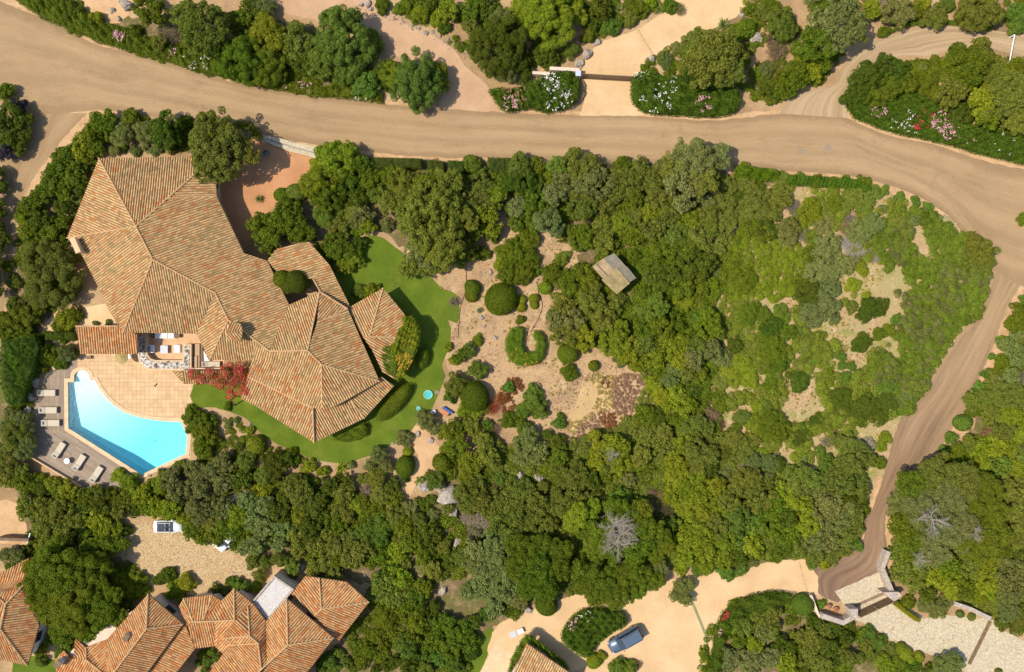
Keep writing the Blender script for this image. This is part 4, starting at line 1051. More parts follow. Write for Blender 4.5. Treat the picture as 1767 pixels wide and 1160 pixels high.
tile(3, 1, """15 45 42 bm; 120 80 75 vo; 250 75 50 bG; 362 88 52 fm; 470 105 56 bm; 560 90 45 bm; 590 130 55 bm; 650 90 50 bm; 700 95 32 bm; 810 155 40 bG; 910 195 43 bG; 1020 220 42 bG; 1100 260 43 bG; 1230 385 33 bG; 1240 430 28 bG; 490 240 68 bm; 620 190 80 ko; 680 250 75 ko; 560 260 50 ko; 740 170 60 ko; 805 270 32 bg; 740 380 85 vg; 830 430 50 vg; 640 430 90 vg; 580 350 58 dg; 560 410 55 db; 600 540 80 dw; 560 500 60 dw; 660 560 50 dw; 745 590 52 dw; 900 340 75 bo; 960 420 60 vo; 1090 330 62 bd; 1130 370 45 bm; 1000 350 50 bg;
110 190 90 ko; 50 290 85 ko; 200 260 60 dg; 320 290 95 ky; 170 420 95 kg; 270 440 60 dg; 400 380 95 kg; 330 470 60 km; 30 410 90 vd; 420 520 110 kg; 330 590 90 kd; 550 640 78 kg; 480 600 60 kg; 380 690 100 kg; 260 760 80 km; 300 840 90 kd; 430 800 95 kg; 480 700 70 kg; 340 950 110 kg; 440 930 90 kg; 280 1010 60 vg; 480 1000 50 vg; 600 780 60 by; 660 670 50 by; 690 850 35 by; 720 940 90 vd; 680 980 60 vd; 800 920 60 vd; 590 930 48 bo; 890 1010 42 bG; 120 960 62 bG; 90 1020 45 bG; 60 1060 80 kd; 150 1000 45 bG; 660 1140 48 kd; 780 1110 52 bm; 850 1080 45 bm; 160 1100 70 km; 240 1090 60 bo;
1735 880 38 bG; 1700 960 70 bm; 1690 1040 75 bm; 1745 1020 50 bg; 1590 1140 32 by; 1740 1110 60 kg; 1720 340 40 bm;
1450 560 100 vo; 1400 480 60 vo; 1490 640 60 vo; 1380 600 70 ko; 1430 700 60 vo""")
tile(0, 2, """330 130 80 bm; 400 170 60 bm; 440 110 70 vg; 300 220 28 by; 230 210 60 bd; 270 120 50 bm; 500 120 30 bm; 110 560 100 vg; 90 680 130 vo; 150 740 100 vg; 60 830 100 vo; 30 620 80 vg; 170 610 60 vg; 30 950 80 ko; 140 900 62 ko; 235 965 66 by; 350 990 62 by; 150 960 70 km; 400 1035 72 km; 280 1030 70 bd; 450 1030 80 ky; 560 1080 78 km; 640 1060 70 ko; 725 1055 60 bd; 790 935 58 by; 865 965 72 by; 880 1030 70 by; 820 1080 80 km; 740 1070 50 kd; 960 1070 85 ky; 1050 1000 60 ky; 1140 960 90 ky; 1180 1050 90 km; 1290 900 75 km; 1330 1000 100 km; 1400 900 70 ko; 1490 860 85 kd; 1480 980 80 km; 1600 960 85 kd; 1330 1090 60 dw; 1420 1110 60 dw; 1080 910 32 bm; 1010 975 34 bG; 1200 870 50 bm;
1320 560 95 bm; 1370 640 100 bm; 1360 740 85 bm; 1280 510 50 bm; 1270 620 40 bm; 1420 560 50 bm; 1400 700 60 bd; 1520 590 34 vg; 1545 680 22 vg; 1620 690 24 cy; 1665 630 32 by; 1600 740 35 bd; 1710 725 62 cy; 1640 840 75 vG; 1580 560 26 vg; 1520 470 30 bm""")
tile(1, 2, """30 700 40 cy; 120 860 105 vd; 60 920 80 vG; 190 830 65 vG; 270 830 42 bm; 360 870 55 by; 450 900 46 by; 575 880 52 ay; 560 950 35 bm; 640 860 30 bg; 240 780 45 bm; 1000 690 66 vg; 1020 772 32 cy; 1000 820 30 bd; 1005 870 66 cm; 1250 850 62 cm; 1150 570 72 vg; 1200 620 50 vg; 1110 540 50 vg; 830 800 70 vg; 870 870 55 vg; 770 860 50 vg; 820 950 85 bo; 740 1030 48 dg; 1000 950 34 bd; 1200 970 72 vo; 1180 1100 40 vo;
1340 320 88 vo; 1300 400 50 ko; 1470 405 96 cm; 1480 230 74 vG; 1370 130 55 km; 1430 90 55 ko; 1330 160 40 by; 1290 75 36 by; 1490 35 36 bm; 1400 500 60 by; 1480 520 50 by; 1540 480 50 bm; 1290 640 75 km; 1340 600 60 kd; 1350 720 100 km; 1450 600 80 ko; 1275 740 40 km; 1550 590 50 bG; 1580 480 60 dr; 1640 420 60 dr; 1690 340 45 bG; 1610 620 40 db; 1700 560 70 bm; 1430 830 90 km; 1420 920 80 km; 1550 800 90 ko; 1520 700 70 ko; 1610 740 60 ko; 1480 990 90 ko; 1560 930 60 km; 1400 1080 95 ko; 1500 1110 70 ko; 1640 950 60 bG; 1660 1080 85 km; 1720 1000 60 km; 1600 1010 50 do; 1715 850 45 bm;
40 1040 75 ky; 150 960 60 ko; 190 1090 60 km; 270 1000 90 ko; 330 1070 100 ko; 300 1130 60 ko; 420 1100 70 kd; 500 1000 75 kd; 590 1050 80 ko; 560 1120 50 by; 680 1130 60 by; 720 950 50 bo; 830 1060 75 ko; 920 1000 65 kd; 920 1100 70 km; 1040 1150 70 kg; 620 960 48 kd""")
tile(2, 2, """385 115 68 cm; 430 80 40 bg; 395 240 66 bm; 560 200 36 cm; 700 60 100 ky; 640 40 60 ko; 800 100 110 ky; 900 60 90 ko; 960 150 85 ky; 1060 100 100 ky; 1150 160 80 ky; 1000 30 80 ky; 1130 40 70 ky; 740 160 60 vg; 850 190 60 ky; 1250 60 80 ko; 1230 150 80 kg; 1340 90 85 kg; 1420 150 70 kg; 1500 60 65 kd; 1560 200 85 by; 1480 250 80 by; 1600 290 70 by; 1400 300 70 bo; 1680 200 60 bo; 1100 220 60 vg; 1070 300 62 vg; 1180 260 65 ko; 1270 260 70 km; 960 330 70 by; 1010 390 70 by; 1110 390 80 ky; 1160 470 80 ky; 1210 380 65 kd; 1060 460 70 by; 910 520 80 bm; 990 540 65 bd; 860 570 50 bm; 950 590 50 bm; 1080 560 65 km; 1170 570 65 km; 1250 600 95 ko; 1180 650 80 ko; 1320 620 60 ko; 1340 530 65 db; 1400 600 50 dd;
90 500 60 bG; 150 410 82 bG; 190 480 75 bG; 60 560 45 bm; 90 610 60 bG; 325 580 50 bG; 340 540 30 bm; 110 700 95 kg; 180 780 85 kg; 80 810 70 kg; 60 740 50 kg; 310 720 75 kd; 330 800 75 km; 300 870 60 km; 250 660 40 kd; 620 720 100 ky; 590 820 95 ky; 720 740 90 ky; 730 860 95 ky; 660 800 110 ko; 640 930 50 km; 790 960 60 kg; 880 790 85 ko; 950 700 90 ko; 900 880 60 km; 1020 640 70 ko; 1050 740 90 ko; 1150 720 95 ky; 1120 820 95 ky; 1230 760 95 ko; 1260 850 95 ko; 1330 800 80 ko; 1340 890 60 kd; 1440 920 60 bg; 1550 770 95 ko; 1490 700 80 ko; 1620 700 80 ko; 1500 620 50 km; 1560 550 65 bo; 1640 590 75 by; 1440 780 60 kd; 1650 480 55 by; 1700 850 50 dg; 1630 830 65 vg;
450 920 100 ko; 550 960 70 kd; 360 960 60 ko; 400 1050 110 ky; 320 1110 90 ky; 500 1100 80 kG; 590 1090 75 kd; 100 1040 105 kg; 170 1110 90 kg; 40 1130 90 ko; 220 1010 45 ko; 740 1090 85 kG; 830 1120 70 kG; 1000 1080 60 db; 940 1040 50 db; 1100 960 100 by; 1180 1010 90 by; 1080 1060 80 by; 1250 960 80 by; 1270 1060 90 ky; 1370 1010 80 ky; 1600 960 100 kg; 1520 1000 80 km; 1640 1060 85 ko; 1470 1100 85 ko; 1700 980 60 kw; 1560 890 50 dw""")
tile(3, 2, """70 80 105 bm; 110 180 80 bm; 30 160 80 bm; 90 260 50 bo; 285 70 55 bo; 280 20 50 bo; 345 160 30 bG; 60 310 60 bm; 230 300 84 bd; 440 240 40 bm; 430 140 35 bg; 520 130 42 bG; 530 200 36 bG; 590 200 36 bG; 550 280 50 bG; 610 280 35 bG; 655 60 66 bd; 690 30 45 bd; 680 370 18 bG; 770 220 60 bm; 740 170 50 bm; 830 350 72 bG; 900 340 40 bm; 530 420 88 vd; 600 500 85 vd; 700 480 100 vd; 780 530 80 vd; 830 440 75 vd; 650 560 60 vd; 920 460 65 vg; 1010 340 75 ko; 960 400 50 kg; 1050 250 60 ko; 60 570 95 km; 120 640 75 km; 20 640 70 bm; 230 680 65 kd; 270 620 50 kd; 345 570 42 bd; 370 540 32 bd; 420 615 42 bo; 20 470 60 bo; 820 680 48 by; 790 730 45 by; 560 720 80 ko; 640 760 70 ko; 490 700 50 ko; 710 720 52 vw; 430 710 50 dg; 380 780 50 bG; 420 850 65 bG; 390 900 40 bG; 600 840 110 kd; 520 870 70 km; 700 830 70 km; 770 840 55 bm; 270 820 30 bg; 100 850 60 bd; 40 850 70 vg; 20 950 70 vg; 190 940 70 ko; 260 900 60 ko; 320 960 90 ko; 230 1000 80 ko; 420 980 80 kd; 480 930 60 kd; 540 1000 85 kd; 640 960 70 kd; 660 1040 60 kd; 150 1060 85 ky; 260 1090 90 ky; 370 1070 80 ky; 470 1090 70 ky; 570 1110 70 kd; 50 1100 80 kd; 10 780 50 by; 60 730 60 bo;
1570 25 25 bG; 1525 135 25 bG; 1475 255 33 bG; 1510 240 30 bo; 1650 60 80 kg; 1710 130 85 kg; 1600 190 65 km; 1650 270 75 kg; 1720 290 65 dg; 1560 290 50 vg; 1440 350 52 bG; 1510 350 50 bo; 1400 430 75 vo; 1490 430 85 vo; 1590 400 90 vo; 1690 400 95 vo; 1400 500 65 vm; 1330 580 56 cG; 1255 680 48 bG; 1510 520 80 vo; 1620 530 95 vy; 1710 560 85 ky; 1700 660 80 by; 1600 640 85 vo; 1510 650 60 bb; 1220 770 52 bG; 1290 770 60 km; 1380 720 60 ko; 1380 800 80 km; 1470 760 85 ky; 1560 740 85 ky; 1640 750 80 by; 1720 780 80 ky; 1450 860 90 ky; 1570 860 90 kG; 1680 860 80 by; 1200 860 70 km; 1290 860 75 km""")
# wood right of the lane
tile(3, 3, """1010 -80 120 pm; 1160 -130 150 po; 1330 -110 150 po; 1480 -60 130 pm; 930 40 110 pg; 1060 70 150 pg; 1220 10 160 pg; 1180 170 150 pg; 1380 60 150 pm; 1330 230 160 pg; 1520 120 130 pm; 960 180 110 pm; 1010 300 120 pm; 1160 340 140 pg; 1440 320 150 pm; 1560 270 110 pm; 900 350 70 km; 930 480 90 ky; 1040 440 90 ko; 1010 560 85 km; 1130 520 90 ky; 1240 460 90 km; 1260 580 95 ky; 1380 480 95 ko; 1500 450 90 ky; 1100 640 60 kd; 1370 600 90 km; 1480 570 95 ky; 1600 450 90 km; 1600 560 90 ky; 1700 480 80 ky; 1660 60 110 ko; 1720 160 80 kw; 1700 -20 90 ky; 1620 -60 90 ky; 1710 380 60 kd; 1620 360 60 km; 1640 640 95 ko; 1720 600 80 ky; 1080 710 62 vg; 1160 740 75 vg; 1220 690 60 vg; 1560 700 70 bo; 1640 760 85 vg; 1600 830 60 vo; 1710 780 70 vo; 1700 860 60 vo; 1320 620 70 kd;
1450 670 50 fy; 1370 650 40 fy; 1520 660 50 fy;
1312 772 26 cg; 1390 790 26 co; 920 1000 40 cy; 950 1030 45 cy; 1038 1055 34 cy; 985 1075 30 cy; 925 1092 22 cg; 1140 1112 24 cb; 1190 1098 22 cb; 1570 1158 24 co; 870 640 40 bm; 960 690 55 bm; 1260 1110 95 vg; 1180 1140 70 vg; 1000 1120 60 kd; 1100 1150 50 bd""")
tile(0, 3, """300 180 110 km; 180 60 90 kG; 280 70 90 km; 400 90 110 ko; 500 160 110 ko; 430 240 90 ky; 560 60 80 kG; 640 130 90 ky; 680 50 90 kd; 720 210 95 ky; 620 300 110 km; 740 330 70 km; 810 300 55 km; 800 60 80 ko; 900 60 70 kd; 990 50 80 ky; 560 230 60 kd; 100 400 70 vg; 40 380 60 vg; 170 350 50 kd; 90 460 50 bd; 310 300 70 kg; 370 360 70 ky; 840 210 50 kd;
360 480 200 pm; 270 600 150 pm; 530 500 150 pm; 400 640 180 pm; 600 640 150 pm; 310 740 120 pm; 480 760 160 pm; 650 760 140 pm; 560 880 100 pm; 420 880 110 pm; 740 660 80 pm; 780 800 70 pm; 230 480 90 pm; 660 450 90 pm; 680 880 80 ko;
800 540 62 by; 860 610 75 by; 920 530 62 by; 930 620 62 by; 840 700 45 by; 750 490 45 by; 580 960 62 km; 460 950 70 kG; 420 1040 60 bG; 350 940 55 bG; 270 1010 48 by; 280 1080 45 bG; 1120 510 62 bd; 1180 600 65 by; 1250 560 70 by; 1210 660 45 by; 1150 640 45 by; 1060 540 45 bd; 1450 610 48 bd; 1510 640 45 bm; 1590 575 58 bG; 1650 600 40 bG; 1540 560 40 bd; 1350 1040 32 bG; 1410 1020 34 bG; 1445 1060 32 bG; 1390 1090 38 bG; 1320 1100 24 bG; 1370 1140 34 bG;
1050 70 70 ky; 1140 60 80 ky; 1130 130 50 ky; 1230 120 75 ky; 1320 90 95 ko; 1280 200 80 km; 1350 230 85 km; 1430 160 90 ko; 1410 60 90 kd; 1500 70 80 kd; 1450 250 70 km; 1530 210 95 sm; 1580 120 90 sy; 1520 280 45 km; 1570 310 55 km; 1630 200 90 km; 1700 150 85 kd; 1640 330 65 ky; 1710 310 75 km; 1690 420 55 vo; 1730 510 50 vo; 1710 590 42 by; 1650 30 80 ko; 1560 20 70 dw""")
tile(1, 3, """60 60 80 kG; 60 180 90 km; 170 90 90 kd; 190 190 90 kG; 280 110 95 ky; 380 90 90 ko; 370 200 85 kd; 450 160 80 km; 280 240 80 kd; 470 260 80 kG; 410 320 70 kd; 560 80 70 ko; 560 180 75 km; 620 120 60 ko; 640 60 50 bG; 720 40 60 km; 540 330 80 ko; 620 280 70 ko; 300 340 70 kd; 150 300 60 km; 60 290 60 vo; 740 220 80 vG; 850 180 90 vG; 830 260 80 vG; 940 130 85 vo; 1000 200 85 km; 960 280 60 bo; 1080 150 70 vo; 1150 220 80 kd; 1050 300 80 km; 1140 320 70 kd; 720 340 80 ko; 830 370 85 km; 940 370 75 ky; 1010 420 60 ko; 640 400 80 ko; 560 430 65 km; 470 430 75 ko; 400 480 70 ko; 520 520 75 ko; 450 560 45 ko; 1180 110 60 vg; 1130 40 60 km; 1210 250 50 kd; 1260 330 50 ko; 1290 60 50 km; 1440 40 70 vo;
1420 130 70 dw; 1500 150 75 dw; 1450 230 60 dw; 1400 240 50 km; 1560 60 80 ko; 1620 160 90 km; 1700 110 80 km; 1600 280 95 km; 1700 250 85 km; 1460 340 80 kg; 1380 400 80 vo; 1540 370 80 km; 1640 400 95 km; 1460 450 85 vg; 1300 420 60 kd; 1180 470 75 ko; 1120 400 60 km; 1240 500 65 vo; 1560 500 100 km; 1690 520 85 km; 1500 600 90 km; 1620 620 95 kd; 1700 640 70 kg; 1420 620 65 kd; 1600 720 80 km; 1700 740 60 kd; 1540 780 55 kG;
860 560 90 ko; 820 640 70 ko; 930 660 80 ko; 960 540 90 ky; 1020 620 65 ko; 900 480 70 km; 1080 660 85 kd; 1120 600 70 km; 1000 720 55 km; 1120 740 50 vd; 860 770 70 bm; 900 830 60 bm; 830 820 42 bm; 250 460 60 kG; 160 410 60 vo; 60 420 55 vo; 40 540 35 bG; 240 540 40 km; 820 920 62 bm; 760 1010 60 bm; 860 980 50 bm; 720 1090 55 bm; 640 920 38 bG; 490 1080 60 bG; 560 1030 45 bG; 620 1090 48 bG; 670 970 32 bG; 440 1130 45 bd; 530 1140 45 bG; 660 1140 40 bm;
1090 840 75 km; 1060 930 70 km; 1180 810 60 kd; 1250 850 95 km; 1350 880 100 km; 1200 950 90 km; 1310 990 100 km; 1420 960 85 km; 1250 1060 80 kG; 1020 1020 75 kG; 1100 1060 80 bG; 980 960 60 kG; 1330 1110 70 vG; 1020 1110 80 kd; 1140 1130 60 kG; 930 1090 50 kd; 1460 830 55 kd; 880 1120 50 kd; 1440 1040 50 kd; 1390 1140 40 bG; 800 1140 40 bd; 1200 720 45 vd""")
tile(2, 3, """60 90 110 ko; 160 160 110 kg; 80 230 90 ko; 230 60 90 kg; 260 180 70 kd; 370 60 80 ky; 450 130 95 py; 500 220 70 pm; 540 80 80 py; 400 200 60 kd; 560 10 60 km; 630 240 120 pm; 740 110 120 pm; 860 110 110 pm; 930 220 110 pm; 850 320 120 pm; 690 340 110 pm; 780 230 110 pg; 590 330 90 pm; 1010 240 75 pm; 1040 320 65 pm; 960 370 70 pm; 690 50 70 pm;
90 340 110 pm; 220 330 110 pm; 340 360 90 pm; 60 460 100 pm; 180 470 115 pm; 310 480 100 pm; 120 580 90 pm; 240 590 100 pm; 30 560 70 km; 340 570 60 vo; 400 600 62 vo; 240 670 60 pm; 500 520 110 pm; 620 560 130 pm; 560 630 90 pm; 760 560 130 pm; 700 650 100 pm; 840 610 90 pm; 900 520 90 pm; 980 560 60 pm; 480 600 60 pm; 820 480 80 pm; 1000 470 60 pg;
950 60 70 db; 1060 80 75 dd; 1060 180 70 kd; 1180 60 100 by; 1280 100 100 by; 1200 180 90 ky; 1390 60 90 by; 1160 290 85 ky; 1280 240 90 ky; 1390 190 100 ko; 1310 350 90 ky; 1180 390 80 ky; 1430 300 95 ky; 1520 130 95 kG; 1600 60 90 ko; 1640 180 90 kG; 1530 270 90 kG; 1620 320 85 ky; 1420 410 75 ky; 1520 400 70 kd; 1300 440 75 by; 1250 490 45 bG; 1440 490 62 bG; 1540 470 52 bG; 1140 470 55 ky; 1620 430 40 vg; 1330 240 40 dw; 1700 110 70 kd; 1700 260 60 km;
50 680 80 vg; 30 770 50 bm; 90 640 60 vo; 242 715 70 cm; 1150 600 72 vg; 1170 670 60 vg; 1100 650 50 vg; 1200 580 42 vg; 560 1085 52 cy; 610 1050 35 by; 720 1120 70 fG; 800 1130 60 fG; 860 1110 30 db;
1560 850 85 ko; 1650 820 75 ko; 1700 900 75 kg; 1520 950 60 km; 1480 1060 80 kg; 1560 1080 85 kg; 1640 980 70 ky; 1680 1070 75 km; 1440 1130 60 kg; 1620 1140 60 kd; 1500 880 50 ky""")
tile(3, 3, """70 50 90 km; 150 130 90 kd; 60 180 95 km; 30 280 60 ko; 160 240 90 km; 180 60 80 ky; 260 60 95 ky; 350 110 95 ky; 290 180 95 ky; 380 210 80 kd; 460 60 90 ky; 560 60 85 km; 500 160 95 ky; 620 120 75 ky; 620 220 55 ky; 540 260 85 ky; 430 290 80 ky; 330 300 80 ko; 240 320 80 kd; 130 330 75 kd; 60 370 45 kd; 360 380 70 ky; 460 370 75 ky; 540 350 55 ky; 620 310 48 bG; 400 430 50 by; 330 430 50 bG; 640 40 60 kd;
262 705 72 cG; 385 705 38 bG; 60 770 75 ko; 40 880 80 ko; 110 960 60 kd; 60 1060 80 ky; 150 1090 85 ky; 350 830 62 kd; 400 900 75 ko; 340 960 85 ko; 250 920 60 ko; 470 870 60 kd; 560 850 50 bd; 440 990 80 kd; 300 1060 80 ko; 400 1100 75 ko; 520 980 70 bm; 560 1060 70 ko; 480 1080 50 kd; 700 900 55 bG; 760 960 60 bG; 690 980 60 bo; 800 930 35 bG; 650 940 40 bG; 720 1050 55 ko; 800 1080 62 by; 860 1010 40 bo; 640 1070 50 ko; 840 1130 50 by; 250 1130 70 kd; 180 1000 50 kd; 560 930 50 kd""")

MARKS = [("the entrance court", 455, 300), ("the wooden gate", 1047, 129), ("the loop road", 1500, 90), ("the villa roof", 300, 430), ("the swimming pool", 210, 730), ("the sun loungers", 90, 760),
         ("the garden shed", 1060, 472), ("the horseshoe hedge", 907, 598), ("the villa courtyard", 515, 495), ("the ivy wing", 705, 590), ("the paddling pool", 739, 681), ("the grey boulders", 772, 865),
         ("the dry grass", 1025, 690), ("the cobbled court", 385, 965), ("the gravel roof", 473, 1030), ("the blue car", 1080, 1105), ("the stone gateway", 1490, 1035), ("the lane", 1620, 640),
         ("the bright scrub", 1310, 430), ("the entrance threshold", 500, 250), ("the corner house", 25, 1050), ("the bougainvillea", 395, 655), ("the round bush", 1283, 483), ("the lane end", 1480, 930),
         ("the upper bend", 1640, 350), ("the road fork", 60, 170), ("the gravel drive", 700, 80), ("the sandy patch", 1420, 700), ("the oval hedge", 679, 695), ("the top boulders", 220, 15), ("the lean-to roof", 185, 590), ("the courtyard tree", 1178, 1020)]
def where(px, py):
    n, x, y = min(MARKS, key=lambda m: math.dist((px, py), m[1:])); dx, dy = px - x, py - y
    if abs(dx) > 2.2 * abs(dy): d = "right of" if dx > 0 else "left of"
    elif abs(dy) > 2.2 * abs(dx): d = "below" if dy > 0 else "above"
    else: d = ("below" if dy > 0 else "above") + " and " + ("right of" if dx > 0 else "left of")
    return f"{d} {n}", math.dist((px, py), (x, y))
def sizew(R): return "tiny" if R < .62 else "small" if R < 1.1 else "medium" if R < 1.75 else "large" if R < 2.6 else "huge"
ORD = ["nearest one"] + [q + " nearest" for q in "second third fourth fifth sixth seventh eighth ninth tenth eleventh twelfth thirteenth fourteenth fifteenth".split()]
# crowns that belong to one tree are grouped: (seed, members)
def cluster(kind, reach, most=290, minR=0):
    idx = sorted([i for i, p in enumerate(PLANTS) if p[3] == kind], key=lambda i: -PLANTS[i][2])
    ov = 1.02
    for tries in range(60):
        left = list(idx); out = []
        while left:
            s = left.pop(0); a = PLANTS[s]; mem = [s]
            for i in list(left):
                b = PLANTS[i]; d = math.dist(a[:2], b[:2]) / S
                if d < reach and d < (a[2] + b[2]) * ov and (a[4] == b[4] or d < .75 * a[2] or kind in 'p' or tries > 12):
                    mem.append(i); left.remove(i)
            out.append(mem)
        if len(out) <= most: return out
        reach *= 1.04; ov += .02
    return out
CL = []
for k, reach in (('k', 2.6), ('p', 6.0), ('s', 3.6), ('v', 2.6), ('b', .6), ('f', .1), ('c', .1), ('a', .1), ('d', 1.2)):
    L = cluster(k, reach); CL += L; print("clusters", k, len(L))
buckets = {}; LAB = {}
for ci, mem in enumerate(CL):
    if PLANTS[mem[0]][1] > 780 and PLANTS[mem[0]][3] == 'k' and random.random() < .2:      # greyer and more olive crowns stand among the lower woods
        nt = random.choice('goo')
        for i in mem: PLANTS[i] = PLANTS[i][:4] + (nt,)
    a = PLANTS[mem[0]]; ws = [PLANTS[i][2] ** 2 for i in mem]; W_ = sum(ws)
    px = sum(PLANTS[i][0] * w for i, w in zip(mem, ws)) / W_; py = sum(PLANTS[i][1] * w for i, w in zip(mem, ws)) / W_
    Rt = max(math.dist((px, py), PLANTS[i][:2]) / S + PLANTS[i][2] for i in mem)
    w, d = where(px, py)
    CL[ci] = (mem, px, py, Rt)
    buckets.setdefault((sizew(Rt), TWORD.get(a[4], "pale grey"), KNAME[a[3]][1], w), []).append((d, ci))
for (a, b_2, c_2, w), L in buckets.items():
    for n, (d, i) in enumerate(sorted(L)):
        LAB[i] = f"{a} {b_2} {c_2} {w}" + ("" if len(L) == 1 else ", " + ORD[min(n, 14)])
GRP = {'k': "evergreen trees of the grounds", 'p': "pines round the plots", 's': "feathery trees along the road", 'v': "fine leaved grey green trees", 'b': "leafy shrubs across the garden",
       'f': "flowering shrubs", 'c': "clipped shrubs of the gardens", 'a': "spiky plants", 'd': "dry twiggy shrubs"}
ROOTS = {}
for ci, (mem, cx, cy, Rt) in enumerate(CL):
    a = PLANTS[mem[0]]; k, t0 = a[3], a[4]
    tall = k in 'kpsv' and (a[2] > 1.25 or len(mem) > 1)
    yard = k == 'c' and math.dist((cx, cy), (505, 487)) < 26
    tall = tall or yard
    group_ = tall or len(mem) > 1
    zb = (0.25 + 0.17 * a[2] + random.uniform(0, .25)) if tall else 0.02
    if 1230 < cx < 1640 and 300 < cy < 790: zb *= .35
    if yard: zb = 2.3
    if k == 'k' and a[2] > 3: zb += 1.6
    if k == 'p': zb += 1.1 + .2 * a[2]
    name, _, cat = KNAME[k]
    j = [random.uniform(.90, 1.10) for _ in range(3)]; lum = random.uniform(.86, 1.14)
    root = None
    if group_:
        x0, y0, _ = W(cx, cy, zb + .3); root = empty(name, (x0, y0, 0), 0, LAB[ci], cat, GRP[k]); ROOTS[ci] = (root, cx, cy, k, zb, Rt)
    for n, i in enumerate(mem):
        px, py, R, _, t = PLANTS[i]
        z0 = zb + (random.uniform(-.35, .25) * min(R, 1.6) if n and tall else 0)
        x, y, _ = W(px, py, z0 + .35 * R); Rw = R * (HC - z0 - .4 * R) / HC
        me, s = proto(k, Rw)
        col = TINT.get(t, TINT['w'])
        if k == 'd': col = {'b': (.34, .215, .13), 'r': (.42, .14, .055), 'g': (.31, .26, .17), 'w': (.44, .37, .29), 'd': (.17, .12, .07), 'o': (.24, .2, .09), 's': (.26, .2, .12)}[t]
        if k == 's' and t == 'G': col = (.185, .265, .038)
        if k == 'c' and t == 'b': col = (.36, .22, .03)
        col = tuple(c * lum * q for c, q in zip(col, (j[0], 1, j[2])))
        part = "crown" if tall else "foliage"
        o = bpy.data.objects.new(part if root else name, me); COL.objects.link(o)
        o.rotation_euler = (0, 0, random.uniform(0, 6.28))
        if root: o.parent = root; o.location = (x - x0, y - y0, z0)
        else: o.location = (x, y, z0); tag(o, LAB[ci], cat, GRP[k])
        q = random.uniform(.92, 1.08)
        lo = .62 if 1230 < px < 1640 and 300 < py < 790 else 1.0
        o.scale = (s * q, s / q, s * random.uniform(.85, 1.1) * lo)
        o.color = (*col, 1)
    if tall:
        tr = bpy.data.objects.new("trunk", random.choice(TRUNKS)); COL.objects.link(tr); tr.parent = root
        tr.rotation_euler = (0, 0, random.uniform(0, 6.28)); tr.scale = (a[2] * .42, a[2] * .42, (zb + .22 * a[2]) / 1.25)
print("plants", len(PLANTS), "quads", sum(len(m.polygons) for L in PROTO.values() for m in L if m))

# ------------------------------------------------------------------ hedges and ground cover
def petals(parent, pts, mat, name="flowers", s=.12, n=5):
    """small blossom clusters scattered on a surface"""
    P = []
    for p in pts:
        for _ in range(n): P.append(np.array(p) + RNG.normal(size=3) * [.09, .09, .03])
    P = np.array(P)
    me = quads_np(name, leaf_quads(P, np.tile([0, 0, 1.0], (len(P), 1)), s, s * .8, .5)); me.materials.append(M[mat])
    return tag(link(name, me, [], parent), kind="stuff")

def hedge(px, h, tint, label, cat="hedge", name="hedge", leaf=(.16, .07), edge=0.7, dens=1.0, rough_=.12, flowers=(), group=None, z0=0.0, smooth=0, jit=.5, px_in=True, kind=None):
    P = ground_poly(px, z0 + h * .7) if px_in else px
    if smooth: P = smooth_poly(P, smooth)
    xs, ys = [p[0] for p in P], [p[1] for p in P]
    area = abs(sum(P[i][0] * P[(i + 1) % len(P)][1] - P[(i + 1) % len(P)][0] * P[i][1] for i in range(len(P)))) / 2
    box = (max(xs) - min(xs)) * (max(ys) - min(ys))
    n = int(area * 2.6 * dens / (leaf[0] * leaf[1] * .5) * box / area)
    n = min(n, 400000)
    C = np.c_[RNG.uniform(min(xs), max(xs), n), RNG.uniform(min(ys), max(ys), n)]
    C = C[inside(P, C)]
    d, g = edge_dist(P, C); e = min(edge, max(.15, d.max() * .8))
    t = np.clip(d / e, 0, 1); top = h * (0.35 + .65 * np.sqrt(1 - (1 - t) ** 2))
    k = RNG.normal(size=(8, 2)) * [1.4, 1.4]; ph = RNG.random(8) * 6.3
    k2 = RNG.normal(size=(8, 2)) * 4.5
    bump = (np.sin(C @ k.T + ph).sum(1) * .4 + np.sin(C @ k2.T + ph).sum(1) * .35)
    z = z0 + top * (1 + rough_ * bump * .5) - np.abs(RNG.normal(size=len(C))) * .05
    side = RNG.random(len(C)) < np.where(t < .35, .45, 0)
    z = np.where(side, z0 + (z - z0) * RNG.random(len(C)), z)
    gn = g / np.maximum(1e-6, d)[:, None]
    slope = np.where(t < 1, (1 - t) * 1.6, 0) + side * 1.5
    gx = np.cos(C @ k2.T + ph) @ (k2 * .06 * rough_ / .12)
    N = np.c_[-gn * slope[:, None] - gx * h * .5, np.ones(len(C))]
    Pq = np.c_[C + RNG.normal(size=C.shape) * .03, z]
    me = quads_np(name, leaf_quads(Pq, unit(N), leaf[0], leaf[1], jit)); me.materials.append(M['leaf'])
    o = link(name, me)
    o.color = (*(TINT[tint] if isinstance(tint, str) else tint), 1)
    tag(o, label, cat, group, kind)
    # solid shadowed body inside
    b = MB(); q = offset(P, -min(.28, e * .5)); b.prism(q, z0, z0 + h * .62)
    c = b.obj("inner_growth", [M['leaf']], o); c.color = tuple(v * 1.0 for v in o.color)
    for spec in flowers:       # (pixel x, y, radius px, count, material)
        fx, fy, fr, cnt, mt = spec; pts = []
        while len(pts) < cnt:
            a, r_ = RNG.random() * 6.283, math.sqrt(RNG.random()) * fr
            w = W(fx + r_ * math.cos(a), fy + r_ * math.sin(a), z0 + h)
            if not inside(P, [w[:2]])[0]: cnt -= 1; continue
            pts.append((w[0], w[1], z0 + h * 1.05))
        if pts: petals(o, pts, mt)
    return o

